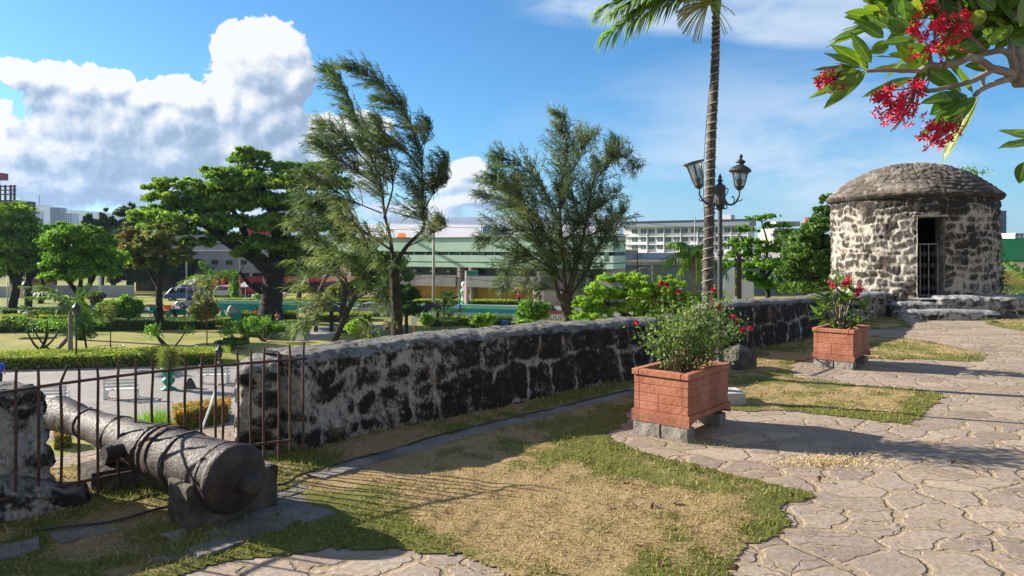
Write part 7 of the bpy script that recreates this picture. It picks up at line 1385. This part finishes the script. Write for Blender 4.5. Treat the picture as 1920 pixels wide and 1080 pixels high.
# shops
t = thing('shop_row', 'grey and red fronted row of shops behind the rain tree', 'building', (P(470, 560, 118)[0], 118, PARK)); mat('shop_grey', (.34, .34, .38), .8, (.25, .25, .29), .3); mat('shop_red', (.35, .04, .05), .7, (.28, .05, .06), .5); mat('shop_dark', (.04, .04, .045), .8, (.12, .10, .09), .5)
m = M(); bx(m, 250, 700, 470, 512, 118, 15); m.build('upper_wall', 'shop_grey', t); m = M(); bx(m, 380, 690, 518, 529, 118, 1.2, .9); m.build('awning', 'shop_red', t); m = M(); bx(m, 250, 700, 512, 560, 118, 14, -.8); m.build('shop_front', 'shop_dark', t)
m = M(); bx(m, 250, 400, 500, 507, 118, .5, .4); m.build('blue_sign', 'blue_paint', t); m = M(); bx(m, 376, 398, 512, 528, 118, 1, 1.2); m.build('grey_awning', 'grey_parapet', t)
for i in range(16): m = M(); x = 262+i*27; bx(m, x, x+12, 488, 496, 118, .2, .1); m.build('window', 'glass_dark', t)
for x in (365, 410, 470, 520, 575, 640): m = M(); bx(m, x, x+4, 512, 562, 118, .6, .6); m.build('pillar', 'teal_paint' if x == 365 else 'beige_wall', t)
t = thing('red_roof_building', 'building with a red roof showing through the rain tree crown', 'building', (P(480, 430, 190)[0], 190, PARK)); m = M(); bx(m, 300, 690, 440, 520, 190, 20); m.build('wall', 'shop_grey', t); m = M(); bx(m, 448, 505, 425, 440, 188, 12); m.build('red_roof', 'shop_red', t)
t = thing('beige_house', 'beige walled house with a brown roof behind the crooked trunk', 'building', (P(640, 560, 98)[0], 98, PARK)); m = M(); bx(m, 608, 672, 533, 558, 98, 6); m.build('wall', 'beige_wall', t); m = M(); poly3(m, [P(604, 535, 97), P(676, 535, 97), P(662, 518, 101), P(618, 518, 101)], (0, 0, -.3)); m.build('roof', 'roof_red', t)
for x in (628, 650): m = M(); bx(m, x, x+9, 540, 548, 98, .2, .05); m.build('window', 'glass_dark', t)
for i, (x, cl, lb) in enumerate(((372, 'red_cloth', 'upright red banner beside the teal pillar'), (402, 'red_cloth', 'second upright red banner from the teal pillar'), (415, 'red_cloth', 'red banner with pale marks above the white pickup'), (444, 'red_cloth', 'red banner standing between the umbrellas'))):
    m = M(); bx(m, x, x+6, 523, 538, 104, .06); b2_ = m.build('banner', cl, label=lb, cat='banner', group='red banners before the shops'); m = M(); bx(m, x-.4, x, 523, 556, 104, .08); m.build('staff', 'white_paint', b2_)
for x, cl, lb in ((437, 'pink_cloth', 'pinkish red square parasol before the shops'), (460, 'white_cloth', 'white square parasol right of the pinkish one')):
    c_ = P(x, 556, 102); c_[2] = PARK; t = thing('parasol', lb, 'parasol', c_, 'parasols before the shops'); m = M(); z = P(x, 537, 102)[2]; h_ = 10*102/F; w_ = 13*102/F; v = np.array([(-w_, -w_, 0), (w_, -w_, 0), (w_, w_, 0), (-w_, w_, 0), (0, 0, h_)])+(c_[0], c_[1], z); m.add(v, [[0, 3, 2, 1]], [[0, 1, 4], [1, 2, 4], [2, 3, 4], [3, 0, 4]]); m.build('canopy', cl, t); m = M(); m.bar(c_, (c_[0], c_[1], z+h_*.8), .08); m.build('pole', 'white_paint', t)
m = M(); c_ = P(381, 537, 103); m.tube([c_, c_+(0, .1, 0)], .35, 16); m.bar(c_+(0, .05, -.3), (c_[0], c_[1]+.05, PARK), .07); m.build('round_sign', 'white_paint', label='round white sign on a post beside the teal pillar', cat='sign')
# hills
def hillmesh(name, prof, D, dep, seed, label=None):
    m = M(); xs = np.linspace(prof[0][0], prof[-1][0], 160); hy = np.interp(xs, [p[0] for p in prof], [p[1] for p in prof]); g_ = []
    for k in range(14):
        u = k/13; z = (HZ-hy)/F*D*math.sin(u*np.pi/2)**.9; x = (xs-960)/F*D; y = np.full_like(x, D-dep*(1-u)); p = np.stack([x, y, PARK+z], 1); p[:, 2] += (fbm(p, .006, 5)-.5)*D*.008*u; g_.append(p)
    back = g_[-1].copy(); back[:, 1] += dep; back[:, 2] = PARK-5; g_.append(back); m.grid(np.array(g_)); return m.build(name, 'hill_green', kind='structure', smooth=True)
mat('hill_green', (.025, .05, .03), .95, (.04, .07, .035), .01)
hillmesh('hills', [(-700, 425), (-300, 405), (-60, 398), (30, 388), (62, 381), (85, 380), (120, 388), (150, 391), (200, 396), (260, 402), (330, 412), (420, 425), (520, 436), (700, 448), (900, 458), (1100, 466)], 2650, 1000, 1)
for x, y, nm in ((74, 366, 'tall thin antenna mast on the hilltop'), (47, 376, 'shorter thin antenna mast on the hilltop, left of the tall one')): m = M(); m.bar(P(x, 386, 2640), P(x, y, 2640), 2.2); m.build('antenna_mast', 'grey_iron', label=nm, cat='mast')
# far line of town trees closing the view
r = rng(33); m = M(); n_ = 60000; x = r.uniform(-260, 330, n_); y = r.uniform(205, 265, n_); z = PARK+r.random(n_)**.8*(5.5+3*fbm(np.stack([x, y*0, y*0], 1), .05, 3)*2.2)
m.leaf(np.stack([x, y, z], 1), 1.1, .7, r); tag(m.build('far_woods', 'dark_leaf'), 'dark mass of town trees far behind the street', 'trees', kind='stuff')
# haze
m = M(); m.box((0, 1300, 300), (9000, 5400, 700)); hz_ = bpy.data.materials.new('haze'); hz_.use_nodes = True; hz_.node_tree.nodes.clear(); n = NT(hz_.node_tree)
pv = n.node('ShaderNodeVolumePrincipled', {'Color': (.42, .64, 1.0, 1), 'Density': .00010, 'Anisotropy': .2}); n.node('ShaderNodeOutputMaterial', {1: pv.outputs[0]}); MT['haze'] = hz_
m.V[0][:, 2] = np.where(m.V[0][:, 2] < 0, PARK-1.5, 195); hb = m.build('haze', 'haze', kind='stuff', loc=(0, 0, 0))
